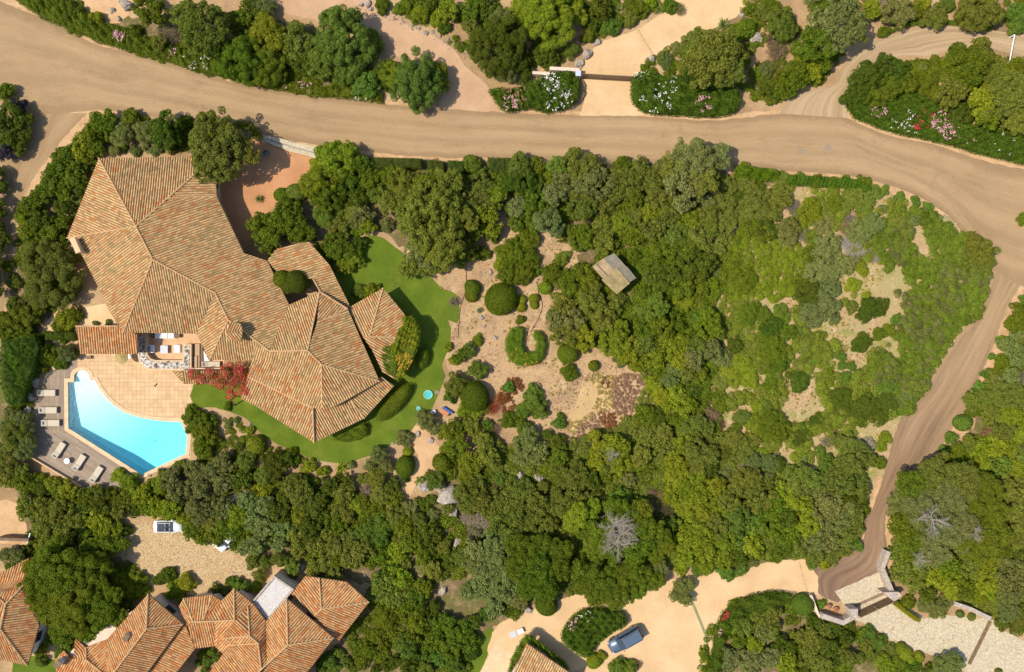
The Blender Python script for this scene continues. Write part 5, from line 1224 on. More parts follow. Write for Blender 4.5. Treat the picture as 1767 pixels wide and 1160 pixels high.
PATH = tp(1, 2, "1060,600 1130,620 1200,700 1250,780 1240,860 1150,930 1080,990 1040,1060 960,1120 860,1150 920,1060 1000,980 1050,900 1090,800 1040,700")
def cover(name, px, tint, label, density=1.0, r=(.25, .6), leaf=(.15, .08), thr=0.0, holes=(), cat="ground cover", scale=.5, ztop=.35):
    """low scrub growing in clumps; patchy where thr > 0"""
    global RNG
    RNG = np.random.default_rng(int(sum(q[0] * 3 + q[1] for q in px)) % 99991)
    P = ground_poly(px); H = [ground_poly(h) for h in list(holes) + [PATH]]
    xs, ys = [p[0] for p in P], [p[1] for p in P]
    area = (max(xs) - min(xs)) * (max(ys) - min(ys)); n = int(area * 2.2 * density)
    C = np.c_[RNG.uniform(min(xs), max(xs), n), RNG.uniform(min(ys), max(ys), n)]
    ok = inside(P, C)
    for h in H: ok &= ~inside(h, C)
    C = C[ok]
    k = RNG.normal(size=(10, 2)) * scale; ph = RNG.random(10) * 6.3
    f = np.sin(C @ k.T + ph).sum(1) / 3.2
    C = C[f > thr]
    bank = [lobe((0, 0, 0), 1.0, leaf[0] / .42, leaf[1] / .42, .6, 1.0, 0.0, .7) for _ in range(10)]
    Q = []; R_ = []
    for c in C:
        rr = RNG.uniform(*r); q = bank[RNG.integers(10)]
        a = RNG.random() * 6.283; ca, sa = math.cos(a), math.sin(a)
        Rm = np.array([[ca, sa, 0], [-sa, ca, 0], [0, 0, 1]])
        Q.append(q @ Rm * rr + [c[0], c[1], RNG.uniform(-.05, ztop) * rr])
        R_.append(np.clip(RNG.random() * .6 + RNG.random(len(q)) * .5, 0, 1))
    if not Q: return
    me = quads_np(name, np.concatenate(Q), np.concatenate(R_)); me.materials.append(M['leaf'])
    o = link(name, me); o.color = (*(TINT[tint] if isinstance(tint, str) else tint), 1)
    tag(o, label, cat, kind="stuff"); print(name, len(me.polygons)); return o
# woodland floor between the trees
gh = pp("745,458 790,450 850,440 875,400 945,392 985,430 1000,470 965,500 940,560 952,612 1010,602 1080,640 1100,700 1040,760 960,742 900,750 870,690 830,650 775,640 770,600 790,540 755,500")
cover("ground_cover", pp("648,300 700,282 900,286 1120,290 1290,305 1330,330 1320,400 1300,470 1240,500 1230,560 1250,640 1260,700 1300,760 1330,820 1400,800 1470,820 1500,860 1480,930 1420,960 1150,968 1000,985 820,1000 650,985 560,965 430,925 320,905 200,880 40,850 30,812 150,850 250,836 330,800 420,800 560,830 640,840 700,790 760,780 800,700 860,760 960,790 1100,760 1130,700 1100,620 1000,560 990,480 1010,440 900,380 850,350 740,330 660,360"),
      'm', "mixed green undergrowth filling the gaps between the trees", 1.3, (.3, .75), (.17, .09), -0.45, [gh])
cover("ground_cover", pp("1500,395 1548,360 1600,362 1652,400 1690,412 1718,430 1704,480 1700,520 1690,545 1665,560 1640,585 1618,620 1600,668 1572,712 1545,720 1528,690 1500,650 1500,620 1530,600 1555,560 1570,520 1545,480 1520,460 1508,430"),
      (0.176, 0.244, 0.023), "low olive green heath scrub beside the lane", 3.2, (.25, .6), (.15, .08), -1.2, [], ztop=.6)
cover("ground_cover", pp("1240,400 1290,395 1350,405 1400,430 1400,500 1330,520 1300,510 1260,520 1240,470"), 'y', "bright yellow green grassy scrub patch around the round bush", 3.2, (.2, .5), (.2, .06), -1.2)
cover("ground_cover", pp("1300,320 1480,330 1560,350 1520,400 1520,460 1560,500 1560,560 1510,610 1500,650 1540,700 1530,740 1510,800 1440,790 1380,800 1320,780 1250,700 1240,560 1300,520 1400,500"), (0.218, 0.278, 0.028), "patchy low scrub on the sandy slope", 2.0, (.22, .62), (.16, .07), 0.3)
cover("ground_cover", pp("1767,540 1745,560 1740,620 1700,660 1690,720 1650,790 1600,830 1560,860 1545,900 1545,960 1580,1000 1640,1020 1700,1060 1800,1120 1850,1000 1850,540"), 'o', "green scrub under the wood right of the lane", 2.0, (.3, .7), (.17, .09), -0.8)
cover("ground_cover", pp("1230,1060 1270,1035 1360,1025 1420,1060 1460,1080 1520,1090 1560,1130 1600,1200 1200,1200 1215,1110"), 'm', "undergrowth below the stone gateway", 1.8, (.3, .6), (.17, .09), -0.3)
cover("ground_cover", pp("590,1070 650,1010 700,1000 900,1000 950,1035 880,1060 850,1085 820,1110 800,1200 560,1200 560,1120"), 'm', "undergrowth between the tiled house and the sandy court", 1.6, (.3, .6), (.17, .09), 0.0)
cover("ground_cover", pp("40,860 200,880 215,930 210,960 250,985 240,1010 200,1000 60,1010 50,930"), 'm', "undergrowth beside the great pine", 1.6, (.3, .6), (.17, .09), -0.3)
cover("ground_cover", pp("20,0 110,-10 230,40 270,70 380,80 520,100 540,30 500,-10 640,-10 830,-10 860,60 850,120 800,90 700,30 640,20 640,160 560,165 450,148 300,108 170,75"), 'm', "undergrowth above the dirt road", 1.5, (.25, .6), (.17, .08), -0.3, [pp("484,-12 642,-12 652,14 700,42 742,60 782,84 802,114 832,138 852,164 858,190 790,188 757,182 772,150 760,110 700,104 642,72 592,42 500,26"), pp("130,-20 225,-20 230,38 160,30")])
cover("ground_cover", pp("1280,20 1330,60 1330,150 1300,170 1350,175 1430,135 1450,95 1500,55 1600,42 1700,48 1800,50 1800,-30 1300,-30"), 'm', "undergrowth above the loop road", 1.5, (.25, .6), (.17, .08), -0.5)
cover("ground_cover", pp("1470,160 1530,112 1600,106 1700,86 1745,112 1800,112 1800,260 1700,240 1560,205 1480,190"), 'm', "undergrowth inside the loop road island", 2.2, (.3, .7), (.17, .08), -1.0)
cover("ground_cover", pp("170,200 320,205 440,215 450,240 400,300 370,262 300,255 176,268 150,330 115,400 110,430 140,500 120,520 70,545 60,600 55,700 20,720 0,640 20,560 30,400 90,290"), 'm', "undergrowth along the villa's left boundary", 1.5, (.3, .6), (.17, .08), -0.4)
cover("dry_grass", gh, (0.454, 0.400, 0.071), "sparse dry grass tufts on the bare garden soil", 1.0, (.06, .16), (.13, .03), 0.25)
cover("leaf_litter", pp("1300,320 1480,330 1560,350 1560,560 1540,700 1510,800 1320,780 1250,700 1240,560"), (0.504, 0.382, 0.079), "dry straw and litter scattered over the sandy slope", 2.0, (.05, .16), (.14, .03), 0.0)

# flowering road hedges
hedge(pp("20,-5 110,-8 140,20 178,36 214,45 242,62 300,75 345,95 395,112 420,128 385,134 335,122 285,105 230,90 178,76 130,55 70,32"), 1.0, 'm', "long flowering hedge along the top left edge of the dirt road", leaf=(.2, .08), edge=.9, rough_=.35, flowers=((205, 62, 10, 30, 'p_pink'), (290, 80, 20, 14, 'p_pink'), (340, 108, 25, 20, 'p_white'), (395, 125, 12, 14, 'p_pink')))
hedge(pp("455,132 500,138 560,148 620,152 660,160 660,178 610,172 550,165 495,158 455,150"), .9, 'm', "low flowering hedge under the feathery trees beside the road", leaf=(.2, .08), edge=.7, rough_=.35, flowers=((515, 148, 25, 25, 'p_pink'), (620, 165, 20, 12, 'p_white')))
hedge(pp("843,152 880,150 915,140 940,128 970,121 992,123 1001,136 1002,158 993,178 965,191 940,194 915,186 880,193 862,185 850,168"), 1.5, (.115, .175, .014), "dense oleander hedge with white flowers left of the wooden gate", leaf=(.22, .07), edge=.8, rough_=.3, smooth=3,
      flowers=((965, 175, 28, 75, 'p_white'), (950, 140, 18, 40, 'p_white'), (890, 165, 22, 50, 'p_dry'), (880, 180, 14, 20, 'p_pink')))
hedge(pp("1088,150 1090,133 1105,123 1130,122 1165,135 1200,143 1240,145 1270,148 1279,165 1275,188 1255,198 1225,201 1180,199 1145,198 1120,195 1100,185 1090,170"), 1.5, (.115, .175, .014), "dense oleander hedge with white flowers right of the wooden gate", leaf=(.22, .07), edge=.8, rough_=.3, smooth=3,
      flowers=((1105, 122, 16, 22, 'p_white'), (1130, 180, 28, 35, 'p_white'), (1150, 145, 20, 14, 'p_white'), (1215, 180, 16, 30, 'p_pink')))
hedge(pp("1460,180 1475,150 1520,140 1600,165 1640,195 1690,215 1767,235 1800,245 1800,292 1745,278 1700,268 1650,252 1590,238 1540,228 1500,212 1478,205"), 1.2, (.115, .175, .014), "long sloping hedge with pink flowers on the loop road island", leaf=(.2, .08), edge=.8, rough_=.35,
      flowers=((1518, 190, 14, 40, 'p_pink'), (1625, 210, 18, 80, 'p_pink'), (1640, 228, 14, 30, 'p_pink'), (1600, 205, 18, 16, 'p_red'), (1583, 218, 5, 12, 'p_red'), (1560, 215, 25, 25, 'p_white'), (1720, 252, 40, 10, 'p_white'), (1670, 230, 20, 8, 'p_pink')))
for s_, lb in (("637,271 728,273 730,292 640,294", "long clipped hedge block below the road, nearest to the villa"), ("737,275 767,278 768,300 738,298", "short square clipped hedge block between two longer ones"),
               ("772,276 802,279 803,300 772,300", "small clipped hedge block left of the bright bush"), ("841,271 905,273 908,300 858,302 842,292", "clipped hedge block right of the bright bush")):
    hedge(pp(s_), 1.3, (.095, .13, .02), lb, leaf=(.12, .07), edge=.35, rough_=.08, group="clipped hedge blocks below the road")
# left hedge, pool side
hedge(pp("4,585 60,576 68,600 62,625 48,660 36,700 12,704 2,660 0,620"), 2.6, (0.126, 0.208, 0.017), "tall dense hedge left of the pool garden", leaf=(.16, .07), edge=1.0, rough_=.3)
hedge(pp("78,573 135,573 134,586 80,588"), 1.6, 'd', "narrow dark clipped hedge ending at the lean-to roof", leaf=(.12, .06), edge=.3)
# oval lawn hedges
def oval(cx, cy, a, b, deg, n=28):
    t = rad(deg); return [(cx + a * math.cos(i * 2 * math.pi / n) * math.cos(t) - b * math.sin(i * 2 * math.pi / n) * math.sin(t), cy + a * math.cos(i * 2 * math.pi / n) * math.sin(t) + b * math.sin(i * 2 * math.pi / n) * math.cos(t)) for i in range(n)]
hedge(oval(679, 695, 44, 15.5, -47), 1.35, (0.193, 0.235, 0.016), "long oval clipped hedge on the lawn right of the villa", leaf=(.10, .05), edge=.9, rough_=.05, dens=.9)
hedge(oval(729.5, 619, 19, 12, -72), 1.1, (0.160, 0.226, 0.016), "small oval clipped hedge on the lawn below the ivy", leaf=(.10, .05), edge=.9, rough_=.05, dens=.9)
hedge(pp("573,760 590,748 612,740 628,727 636,738 634,752 618,760 597,764"), .9, 'm', "loose low hedge against the villa's lower right eave", leaf=(.16, .07), edge=.5, rough_=.3)
hedge(pp("893,562 880,568 872,583 871,604 878,622 893,632 912,633 930,628 941,614 944,596 941,580 932,570 921,570 919,580 926,592 922,606 910,608 903,596 905,580 906,566"), .95, (0.176, 0.244, 0.016), "horseshoe shaped clipped hedge in the bare garden", leaf=(.12, .06), edge=.45, rough_=.12,
      flowers=((905, 620, 25, 30, 'p_orange'),))
# ivy on the low wing
hedge(pp("692,546 712,545 726,566 725,590 714,618 698,648 686,660 680,652 690,632 676,622 666,600 680,590 686,570 695,558"), .45, (0.235, 0.286, 0.016), "thick yellow green ivy sprawling over the low wing roof", cat="ivy", name="ivy", leaf=(.14, .09), edge=.5, rough_=.9, z0=2.35, flowers=((692, 628, 20, 80, 'p_orange'), (700, 590, 18, 22, 'p_orange')))
hedge(pp("660,592 682,600 690,640 680,652 664,640 655,612"), .2, (0.151, 0.208, 0.016), "thin ivy fringe at the shaded end of the low wing", cat="ivy", name="ivy", leaf=(.13, .08), edge=.4, rough_=.9, z0=2.4)
# bottom court hedges
hedge(tp(2, 3, "340,900 400,820 460,760 560,735 660,740 740,760 790,810 780,860 700,900 630,950 580,1000 560,1040 500,1070 420,1030 350,970"), 1.5, (.115, .175, .014), "rounded oleander hedge beside the blue car", leaf=(.2, .08), edge=.9, rough_=.3, smooth=2, flowers=((985, 1075, 14, 30, 'p_pink'), (1010, 1060, 14, 10, 'p_white')))
hedge(tp(2, 3, "1290,1160 1340,1060 1370,960 1380,860 1420,770 1500,700 1600,650 1740,625 1800,625 1900,640 1880,700 1740,760 1620,790 1500,860 1440,980 1420,1100 1400,1200"), 1.3, (.115, .175, .014), "long curving hedge along the right side of the sandy court", leaf=(.2, .08), edge=.9, rough_=.35, flowers=((1250, 1060, 10, 30, 'p_red'), (1235, 1090, 12, 16, 'p_pink')))
hedge(tp(2, 3, "0,1080 60,970 105,905 150,920 250,1000 380,1100 410,1160 380,1150 120,965 20,1150 -20,1180"), .7, (0.151, 0.244, 0.016), "ivy hanging round the roof edge of the bottom centre house", cat="ivy", name="ivy", leaf=(.14, .08), edge=.4, rough_=.5, z0=1.5)
hedge(tp(3, 3, "880,690 900,685 960,740 1055,805 1040,832 1000,815 930,760 870,715"), 1.0, (0.286, 0.278, 0.012), "narrow clipped hedge strip on the pale stone driveway", leaf=(.09, .05), edge=.25, rough_=.03)
hedge(tp(3, 0, "760,215 800,195 850,210 840,235 770,250"), .6, 'm', "little clipped hedge where the loop road starts", leaf=(.1, .05), edge=.4, rough_=.08)
hedge(pp("1540,57 1560,47 1600,40 1660,44 1710,54 1715,46 1660,34 1590,32 1545,44"), .5, (0.168, 0.244, 0.024), "low grassy verge strip above the loop road", leaf=(.16, .05), edge=.4, rough_=.4)
# bougainvillea over the roof edge
def bougainvillea():
    P = []; 
    spots = [(T(0, 2, X, Y), r) for X, Y, r in ((1290, 255, 45), (1340, 290, 42), (1400, 250, 45), (1440, 300, 50), (1500, 250, 55), (1560, 290, 60), (1530, 340, 50), (1600, 240, 55), (1650, 300, 60), (1690, 260, 45), (1590, 370, 50), (1640, 360, 45), (1540, 400, 40), (1470, 330, 35), (1600, 200, 40), (1540, 195, 32), (1500, 210, 30))]
    L = []; F = []
    for (px, py), r in spots:
        z = 2.5 + random.uniform(-.3, .5); x, y, _ = W(px, py, z); rr = r * .25862 / S * .8
        L.append(lobe((x, y, z), rr, .16, .09, .7, .6, -.2, .6))
        F.append(lobe((x, y, z + .06), rr, .13, .10, .7, .42, -.1, .65))
    me = quads_np("leaves", np.concatenate(L)); me.materials.append(M['leaf'])
    root = empty("bougainvillea", W(400, 665), 0, "crimson bougainvillea spilling over the villa's lower roof edge", "climbing plant")
    o = link("leaves", me, [], root); o.color = (*TINT['m'], 1)
    me = quads_np("flowers", np.concatenate(F)); me.materials.append(M['p_red']); link("flowers", me, [], root)
    b = MB(); x, y, _ = W(405, 700); b.tube([(x, y, 0), (x + .2, y + .5, 1.2), (x, y + 1.2, 2.3)], .09, 7, r2=.05); b.obj("stem", [M['bark']], root)
bougainvillea()

cover("dry_heather", pp("868,655 895,650 905,668 900,690 885,720 875,735 868,710 862,680"), (.30, .13, .05), "orange brown dried shrubs left of the fresh green bush", 5, (.1, .3), (.12, .04), -0.4)
cover("ground_cover", pp("560,165 450,150 330,118 240,92 215,75 320,70 420,60 520,60 640,130 660,160"), 'm', "leafy undergrowth behind the long flowering hedge", 2.2, (.3, .6), (.17, .08), -0.8)
cover("ground_cover", pp("820,-10 860,40 850,120 930,118 985,112 1010,95 1035,72 1090,40 1130,20 1150,-10"), 'm', "undergrowth left of the gate driveway", 1.8, (.25, .55), (.17, .08), -0.2)
cover("ground_cover", pp("1100,120 1130,95 1200,65 1280,30 1320,60 1330,150 1300,175 1270,150 1180,140"), 'm', "undergrowth right of the gate driveway", 1.8, (.25, .55), (.17, .08), -0.2)
cover("ground_cover", pp("375,710 420,725 460,760 520,790 560,800 520,830 420,820 330,800 330,780 380,760 390,730"), 'm', "low planting between the lawn and the lower woods", 1.3, (.2, .45), (.15, .07), 0.0)
cover("ground_cover", pp("1010,440 1060,420 1160,440 1250,500 1240,560 1250,640 1200,700 1140,660 1090,600 1010,590 960,520 990,490 1020,500"), 'm', "undergrowth round the garden shed woods", 2.0, (.3, .65), (.17, .08), -0.5, [pp("1005,440 1061,425 1110,480 1090,540 1063,530 1020,480")])
cover("ground_cover", pp("840,785 1000,760 1130,700 1300,770 1400,830 1480,840 1420,960 1150,968 900,985 840,900"), 'o', "dense undergrowth of the lower middle woods", 2.0, (.3, .7), (.17, .08), -0.7)

hedge(pp("1266,285 1300,286 1336,291 1346,297 1342,312 1310,314 1270,306"), 1.1, (.13, .22, .010), "low leafy hedge just below the dirt road right of the big roadside tree", leaf=(.16, .08), edge=.6, rough_=.3)
cover("straw_grass", pp("1250,500 1330,520 1400,560 1440,600 1500,560 1560,600 1540,700 1500,760 1420,780 1330,790 1260,700 1240,600"), (.40, .33, .10), "straw coloured grass over the lower sandy slope", 1.5, (.06, .2), (.14, .03), -0.1)
cover("green_grass", pp("1230,400 1320,380 1420,340 1500,360 1500,460 1420,560 1440,640 1360,720 1300,740 1250,640 1240,500"), (.25, .30, .035), "fresh low grass patches over the slope", 3, (.18, .5), (.16, .05), 0.5)
cover("green_grass", pp("1100,600 1180,640 1250,700 1240,780 1180,760 1120,720 1090,660"), (.24, .29, .03), "fresh low growth right of the dry heather", 4, (.15, .4), (.16, .05), -0.2)
cover("heath", pp("1500,395 1548,360 1600,362 1652,400 1690,412 1718,430 1704,480 1690,545 1640,585 1600,668 1560,700 1528,690 1500,650 1530,600 1560,540 1520,460"), (.20, .22, .06), "greyer twiggy heath mixed into the scrub beside the lane", 2.5, (.2, .45), (.14, .05), 0.15, [], ztop=1.3)

def pebbles(name, px, n, r, mat, label, holes=()):
    """loose stones: small squashed octahedra lying on the ground"""
    P = ground_poly(px); xs, ys = [p[0] for p in P], [p[1] for p in P]
    C = np.c_[RNG.uniform(min(xs), max(xs), n * 3), RNG.uniform(min(ys), max(ys), n * 3)]; C = C[inside(P, C)][:n]
    V = []; F = []
    for x, y in C:
        s = RNG.uniform(*r); b = len(V); a = RNG.random() * 6.3
        for k in range(5):
            t = a + k * 1.2566; q = s * RNG.uniform(.7, 1.2); V.append((x + q * math.cos(t), y + q * math.sin(t) * .8, .02))
        V.append((x + RNG.normal() * s * .2, y, .02 + s * .7))
        F += [(b + k, b + (k + 1) % 5, b + 5) for k in range(5)]
    return tag(link(name, mesh(name, V, F), [M[mat]]), label, "stones", kind="stuff")
pebbles("loose_stones", gh, 500, (.03, .10), 'rock', "loose stones scattered over the bare garden soil")
pebbles("loose_stones", pp("1240,400 1330,320 1480,325 1560,345 1640,380 1600,560 1540,760 1500,850 1330,830 1250,740 1230,560"), 900, (.03, .13), 'rock', "loose stones scattered over the sandy slope")
pebbles("loose_stones", pp("1660,395 1640,372 1590,340 1500,308 1450,303 1455,312 1560,345 1630,390 1660,425"), 160, (.05, .16), 'rock', "whitish stones along the verge of the upper bend")
pebbles("loose_stones", pp("1770,500 1750,530 1705,650 1650,750 1605,812 1600,822 1660,760 1715,660 1750,560 1775,515"), 220, (.04, .13), 'rock', "loose stones along the right verge of the lane")
pebbles("loose_stones", pp("0,2 110,48 240,93 400,141 560,166 740,186 740,181 560,160 400,135 240,87 110,42 0,-6"), 260, (.04, .12), 'rock', "small stones along the upper edge of the dirt road")
pebbles("loose_stones", pp("620,14 660,12 740,52 800,80 815,110 800,100 745,68 690,42 640,30"), 160, (.06, .2), 'rock', "rubble edging above the gravel drive")
cover("leaf_litter", gh, (.30, .18, .10), "brown fallen leaves under the bushes of the bare garden", .9, (.04, .10), (.07, .03), 0.2)

hedge(pp("1352,301 1400,303 1460,306 1486,312 1520,328 1514,338 1480,328 1440,324 1400,322 1354,320"), .8, (.125, .20, .014), "narrow leafy hedge strip leading to the upper bend", leaf=(.16, .08), edge=.5, rough_=.35)

cover("dry_heather", pp("1059,650 1090,643 1123,641 1117,661 1098,686 1090,719 1076,724 1058,706 1053,675"), (.42, .27, .17), "purplish brown dry heather right of the yellow grass", 8, (.07, .24), (.13, .035), -9)
cover("dry_heather", pp("1040,649 1057,650 1051,668 1034,670"), (.30, .14, .07), "small rusty heather tuft at the top of the yellow grass", 6, (.07, .2), (.12, .035), -9)
cover("dry_heather", pp("1037,707 1059,713 1081,725 1076,741 1048,740 1034,722"), (.34, .13, .06), "rusty red heather strip below the yellow grass", 6, (.08, .26), (.12, .035), -9)
cover("dry_heather", pp("1018,717 1036,712 1036,735 1046,745 1025,757 1000,768 993,748 1003,732"), (.42, .29, .175), "mauve brown dry heather below the yellow grass", 6, (.07, .22), (.13, .035), -9)
cover("ground_cover", pp("1095,690 1120,660 1150,650 1180,680 1180,730 1140,740 1095,725"), (.25, .29, .05), "pale green low growth right of the purplish heather", 5, (.12, .35), (.15, .05), -9)

cover("straw_grass", pp("1025,640 1062,650 1060,700 1040,715 1010,730 990,750 975,742 978,712 985,682 1005,655"), (.52, .40, .15), "yellow straw grass growing right of the bare garden soil", 9, (.06, .18), (.14, .03), -.4)
cover("straw_grass", pp("900,640 985,640 1010,650 985,700 970,735 930,720 905,680"), (.42, .32, .14), "thin dry grass on the bare ground left of the yellow straw", 4, (.04, .12), (.12, .03), .1)
# ------------------------------------------------------------------ rocks
def rock(px, py, rx, ry, h, label, rz=0, group="boulders and loose rocks"):
    r = random.Random(int(px * 7 + py)); bm = bmesh.new()
    bmesh.ops.create_icosphere(bm, subdivisions=3, radius=1)
    k = [(Vector((r.gauss(0, 1), r.gauss(0, 1), r.gauss(0, 1))).normalized(), r.uniform(.45, .85)) for _ in range(9)]
    for v in bm.verts:
        for n, dd in k:
            e = v.co.dot(n)
            if e > dd: v.co -= n * (e - dd)
        v.co += v.co * 0.05 * math.sin(v.co.x * 9 + v.co.y * 7 + v.co.z * 11)
        v.co = Vector((v.co.x * rx / S, v.co.y * ry / S, v.co.z * h))
    me = bpy.data.meshes.new("rock"); bm.to_mesh(me); bm.free()
    x, y, _ = W(px, py, h * .5)
    return tag(link("rock", me, [M['rock']], None, (x, y, h * .15), rz), label, "rock", group)
def rocks(c, r, s):
    for q in s.split(';'):
        X, Y, R, *txt = q.split()
        px, py = T(c, r, float(X), float(Y)); R = float(R) * .25862
        rock(px, py, R, R * random.uniform(.65, 1.0), R / S * .75, " ".join(txt).replace('_', ' '), random.uniform(0, 3))
rocks(1, 2, "1290 1085 95 great_grey_boulder_among_the_trees_right_of_the_sandy_path;1135 985 62 pale_flat_rock_at_the_end_of_the_sandy_path;1170 700 24 small_rock_on_the_sandy_path_below_the_lawn;1085 655 24 small_rock_beside_the_grey_green_shrubs_by_the_lawn;1230 1010 50 grey_rock_just_above_the_great_grey_boulder;915 720 16 little_rock_on_the_lower_edge_of_the_lawn;1215 375 18 pale_rock_beside_the_paddling_pool")
rocks(1, 3, "1345 300 48 grey_boulder_in_a_gap_below_the_great_boulder;1310 90 70 grey_boulder_with_dark_cleft_under_the_great_boulder;1140 420 26 small_rock_in_the_woods_above_the_bottom_centre_house;310 470 36 pale_rock_above_the_gravel_roof;725 515 22 pale_rock_right_of_the_low_tiled_wing;1255 620 34 rock_in_a_sunny_gap_of_the_lower_woods")
rocks(2, 2, "60 945 50 left_one_of_two_pale_boulders_in_the_lower_woods;195 955 52 right_one_of_two_pale_boulders_in_the_lower_woods;1400 455 20 rock_on_the_bare_strip_in_the_middle_woods")
rocks(2, 0, "520 350 46 large_rock_left_of_the_gate_driveway;460 420 38 rock_touching_the_wall_beside_the_wooden_gate;582 285 30 rock_under_the_fresh_green_shrub_by_the_gate_driveway;1640 250 50 flat_rock_in_the_shrubs_right_of_the_gate_driveway;940 395 36 rock_right_of_the_wooden_gate;1550 95 22 rock_beside_the_upper_gate_driveway")
rocks(0, 0, "835 25 62 grey_boulder_on_the_sandy_bank_at_the_top_edge;905 80 32 rock_right_of_the_top_edge_boulder;745 70 26 rock_left_of_the_top_edge_boulder;790 125 22 small_rock_below_the_top_edge_boulder;690 128 18 whitish_stone_in_the_upper_left_hedge")
rocks(1, 0, "700 30 26 first_stone_from_the_left_along_the_gravel_drive;745 22 32 large_stone_at_the_head_of_the_gravel_drive;775 60 22 stone_beside_the_large_one_along_the_gravel_drive;865 100 14 fourth_stone_along_the_upper_edge_of_the_gravel_drive;925 120 17 fifth_stone_along_the_upper_edge_of_the_gravel_drive;985 145 14 sixth_stone_along_the_upper_edge_of_the_gravel_drive;1045 168 17 seventh_stone_along_the_upper_edge_of_the_gravel_drive;1090 192 17 eighth_stone_along_the_upper_edge_of_the_gravel_drive;1140 218 22 ninth_stone_along_the_upper_edge_of_the_gravel_drive;1185 215 18 tenth_stone_along_the_upper_edge_of_the_gravel_drive;1235 245 16 last_but_one_stone_along_the_gravel_drive;1290 262 14 last_stone_along_the_gravel_drive")
rocks(1, 1, "1512 998 22 dark_grey_stone_right_of_the_lawn_tip;1530 1058 15 small_stone_below_the_dark_grey_stone;1600 1132 20 stone_left_of_the_horseshoe_hedge;1570 700 22 pale_grey_stone_left_of_the_column_of_shrubs")
rocks(2, 1, "850 268 26 flat_grey_stone_in_a_gap_above_the_garden_shed;830 555 34 pale_rubble_heap_right_of_the_garden_shed;965 490 24 rock_above_and_right_of_the_garden_shed;900 700 16 small_rock_right_of_the_garden_shed")
rocks(0, 2, "232 318 40 uppermost_of_three_boulders_left_of_the_pool_deck;205 412 46 middle_one_of_three_boulders_left_of_the_pool_deck;180 492 34 lowest_of_three_boulders_left_of_the_pool_deck;1668 588 20 pale_stone_in_the_shaded_cactus_bed;1000 930 18 stone_at_the_lowest_corner_of_the_pool")
rocks(3, 1, "1230 330 14 white_stone_on_the_verge_of_the_upper_bend;1310 430 14 lower_white_stone_on_the_verge_of_the_upper_bend;1440 1130 0.1 x") if 0 else None
rocks(2, 3, "130 745 34 grey_tree_stump_like_rock_at_the_edge_of_the_sandy_court;600 1050 30 dark_rock_behind_the_blue_car;700 135 0.5 x") if 0 else None
rocks(2, 3, "130 745 34 grey_stump_like_rock_at_the_edge_of_the_sandy_court;605 1050 30 dark_rock_left_of_the_blue_car")
rocks(3, 1, "1230 330 14 upper_white_stone_on_the_verge_of_the_upper_bend;1310 430 14 lower_white_stone_on_the_verge_of_the_upper_bend")

# ------------------------------------------------------------------ sunken lounge on the terrace
def Lz(s, z=0.0):
    return [W(225 + x / 10.09, 555 + y / 10.09, z)[:2] for x, y in pp(s)]
def at(x, y, z=0.0): return W(225 + x / 10.09, 555 + y / 10.09, z)
t = tag(link("lounge_floor", (lambda b: mesh("lounge_floor", b.V, b.F))(MB().prism(Lz("285,100 1250,100 1250,400 1640,640 1640,810 285,810"), 0.0, 0.04)), [sandy("pinkish_tiles", (.48, .29, .17), (.56, .35, .20), (.60, .40, .24), big=0.8, fine=6, bump=0.1)]), kind="structure")
pl = empty("stone_planter", at(600, 760), 0, "curved low planter filled with black and white pebbles round the sunken lounge", "planter")
H = 0.85
outer = Lz("125,215 125,600 150,700 215,785 330,848 1062,850 1062,395 905,395 905,672 430,672 350,645 300,580 285,500 285,215", H)
b = MB(); b.prism(outer, 0, H); b.obj("body", [M['plaster']], pl)
b = MB(); b.prism(offset(outer, -0.2), H, H + .03); b.obj("pebble_bed", [M['pebble']], pl)
for X, Y, m, r in ((215, 310, 'p_dry', .12), (240, 360, 'leaf', .12), (225, 480, 'p_dry', .14), (255, 530, 'leaf', .10), (440, 770, 'p_dry', .22), (660, 705, 'p_dry', .14), (610, 745, 'leaf', .12), (820, 725, 'leaf', .14), (970, 630, 'leaf', .12), (170, 240, 'leaf', .14)):
    x, y, _ = at(X, Y, H); me = quads_np("small_plant", lobe((x, y, H + .04), r, .09, .05, .6, 1.2, 0, .7)); me.materials.append(M[m])
    o = link("small_plant", me, [], pl); o.color = (*TINT['d'], 1)
b = MB(); b.prism(Lz("1062,806 1640,806 1640,852 1062,852", H), 0, H); tag(b.obj("retaining_wall", [M['plaster']]), "short plaster wall below the beige chaise longue", "wall")
bn = empty("storage_bench", at(1160, 590), 0, "brown wooden bench with tan lids right of the lounge", "bench")
b = MB(); b.prism(Lz("1068,385 1255,385 1262,800 1068,800", .4), .04, .40); b.obj("frame", [M['brown']], bn)
for q in ("1125,388 1205,388 1205,592 1125,592", "1105,604 1163,604 1163,798 1105,798", "1182,604 1205,604 1205,798 1182,798"):
    b = MB(); b.prism(Lz(q, .5), .40, .52); b.obj("lid", [M['bench_tan']], bn, bevel=.02)
def armchair(x, y, rz, label, cushion):
    r = empty("armchair", at(x, y), rz, label, "armchair", "white lounge armchairs")
    b = MB(); b.box((0, 0, .22), (.85, .95, .28)); b.obj("seat", [M['white']], r, (0, 0, 0), bevel=.05)
    b = MB(); b.box((-.36, 0, .5), (.16, .95, .40)); b.obj("backrest", [M['white']], r, (0, 0, 0), bevel=.05)
    for s in (-1, 1):
        b = MB(); b.box((.05, s * .42, .42), (.75, .12, .20)); b.obj("armrest", [M['white']], r, (0, 0, 0), bevel=.04)
    if cushion:
        b = MB(); b.box((-.18, 0, .52), (.22, .62, .3)); b.obj("cushion", [M['grey']], r, (0, 0, 0), bevel=.06)
armchair(378, 475, 0, "white armchair with dark grey cushion at the left of the lounge", True)
armchair(843, 475, math.pi, "white armchair without cushion at the right of the lounge", False)
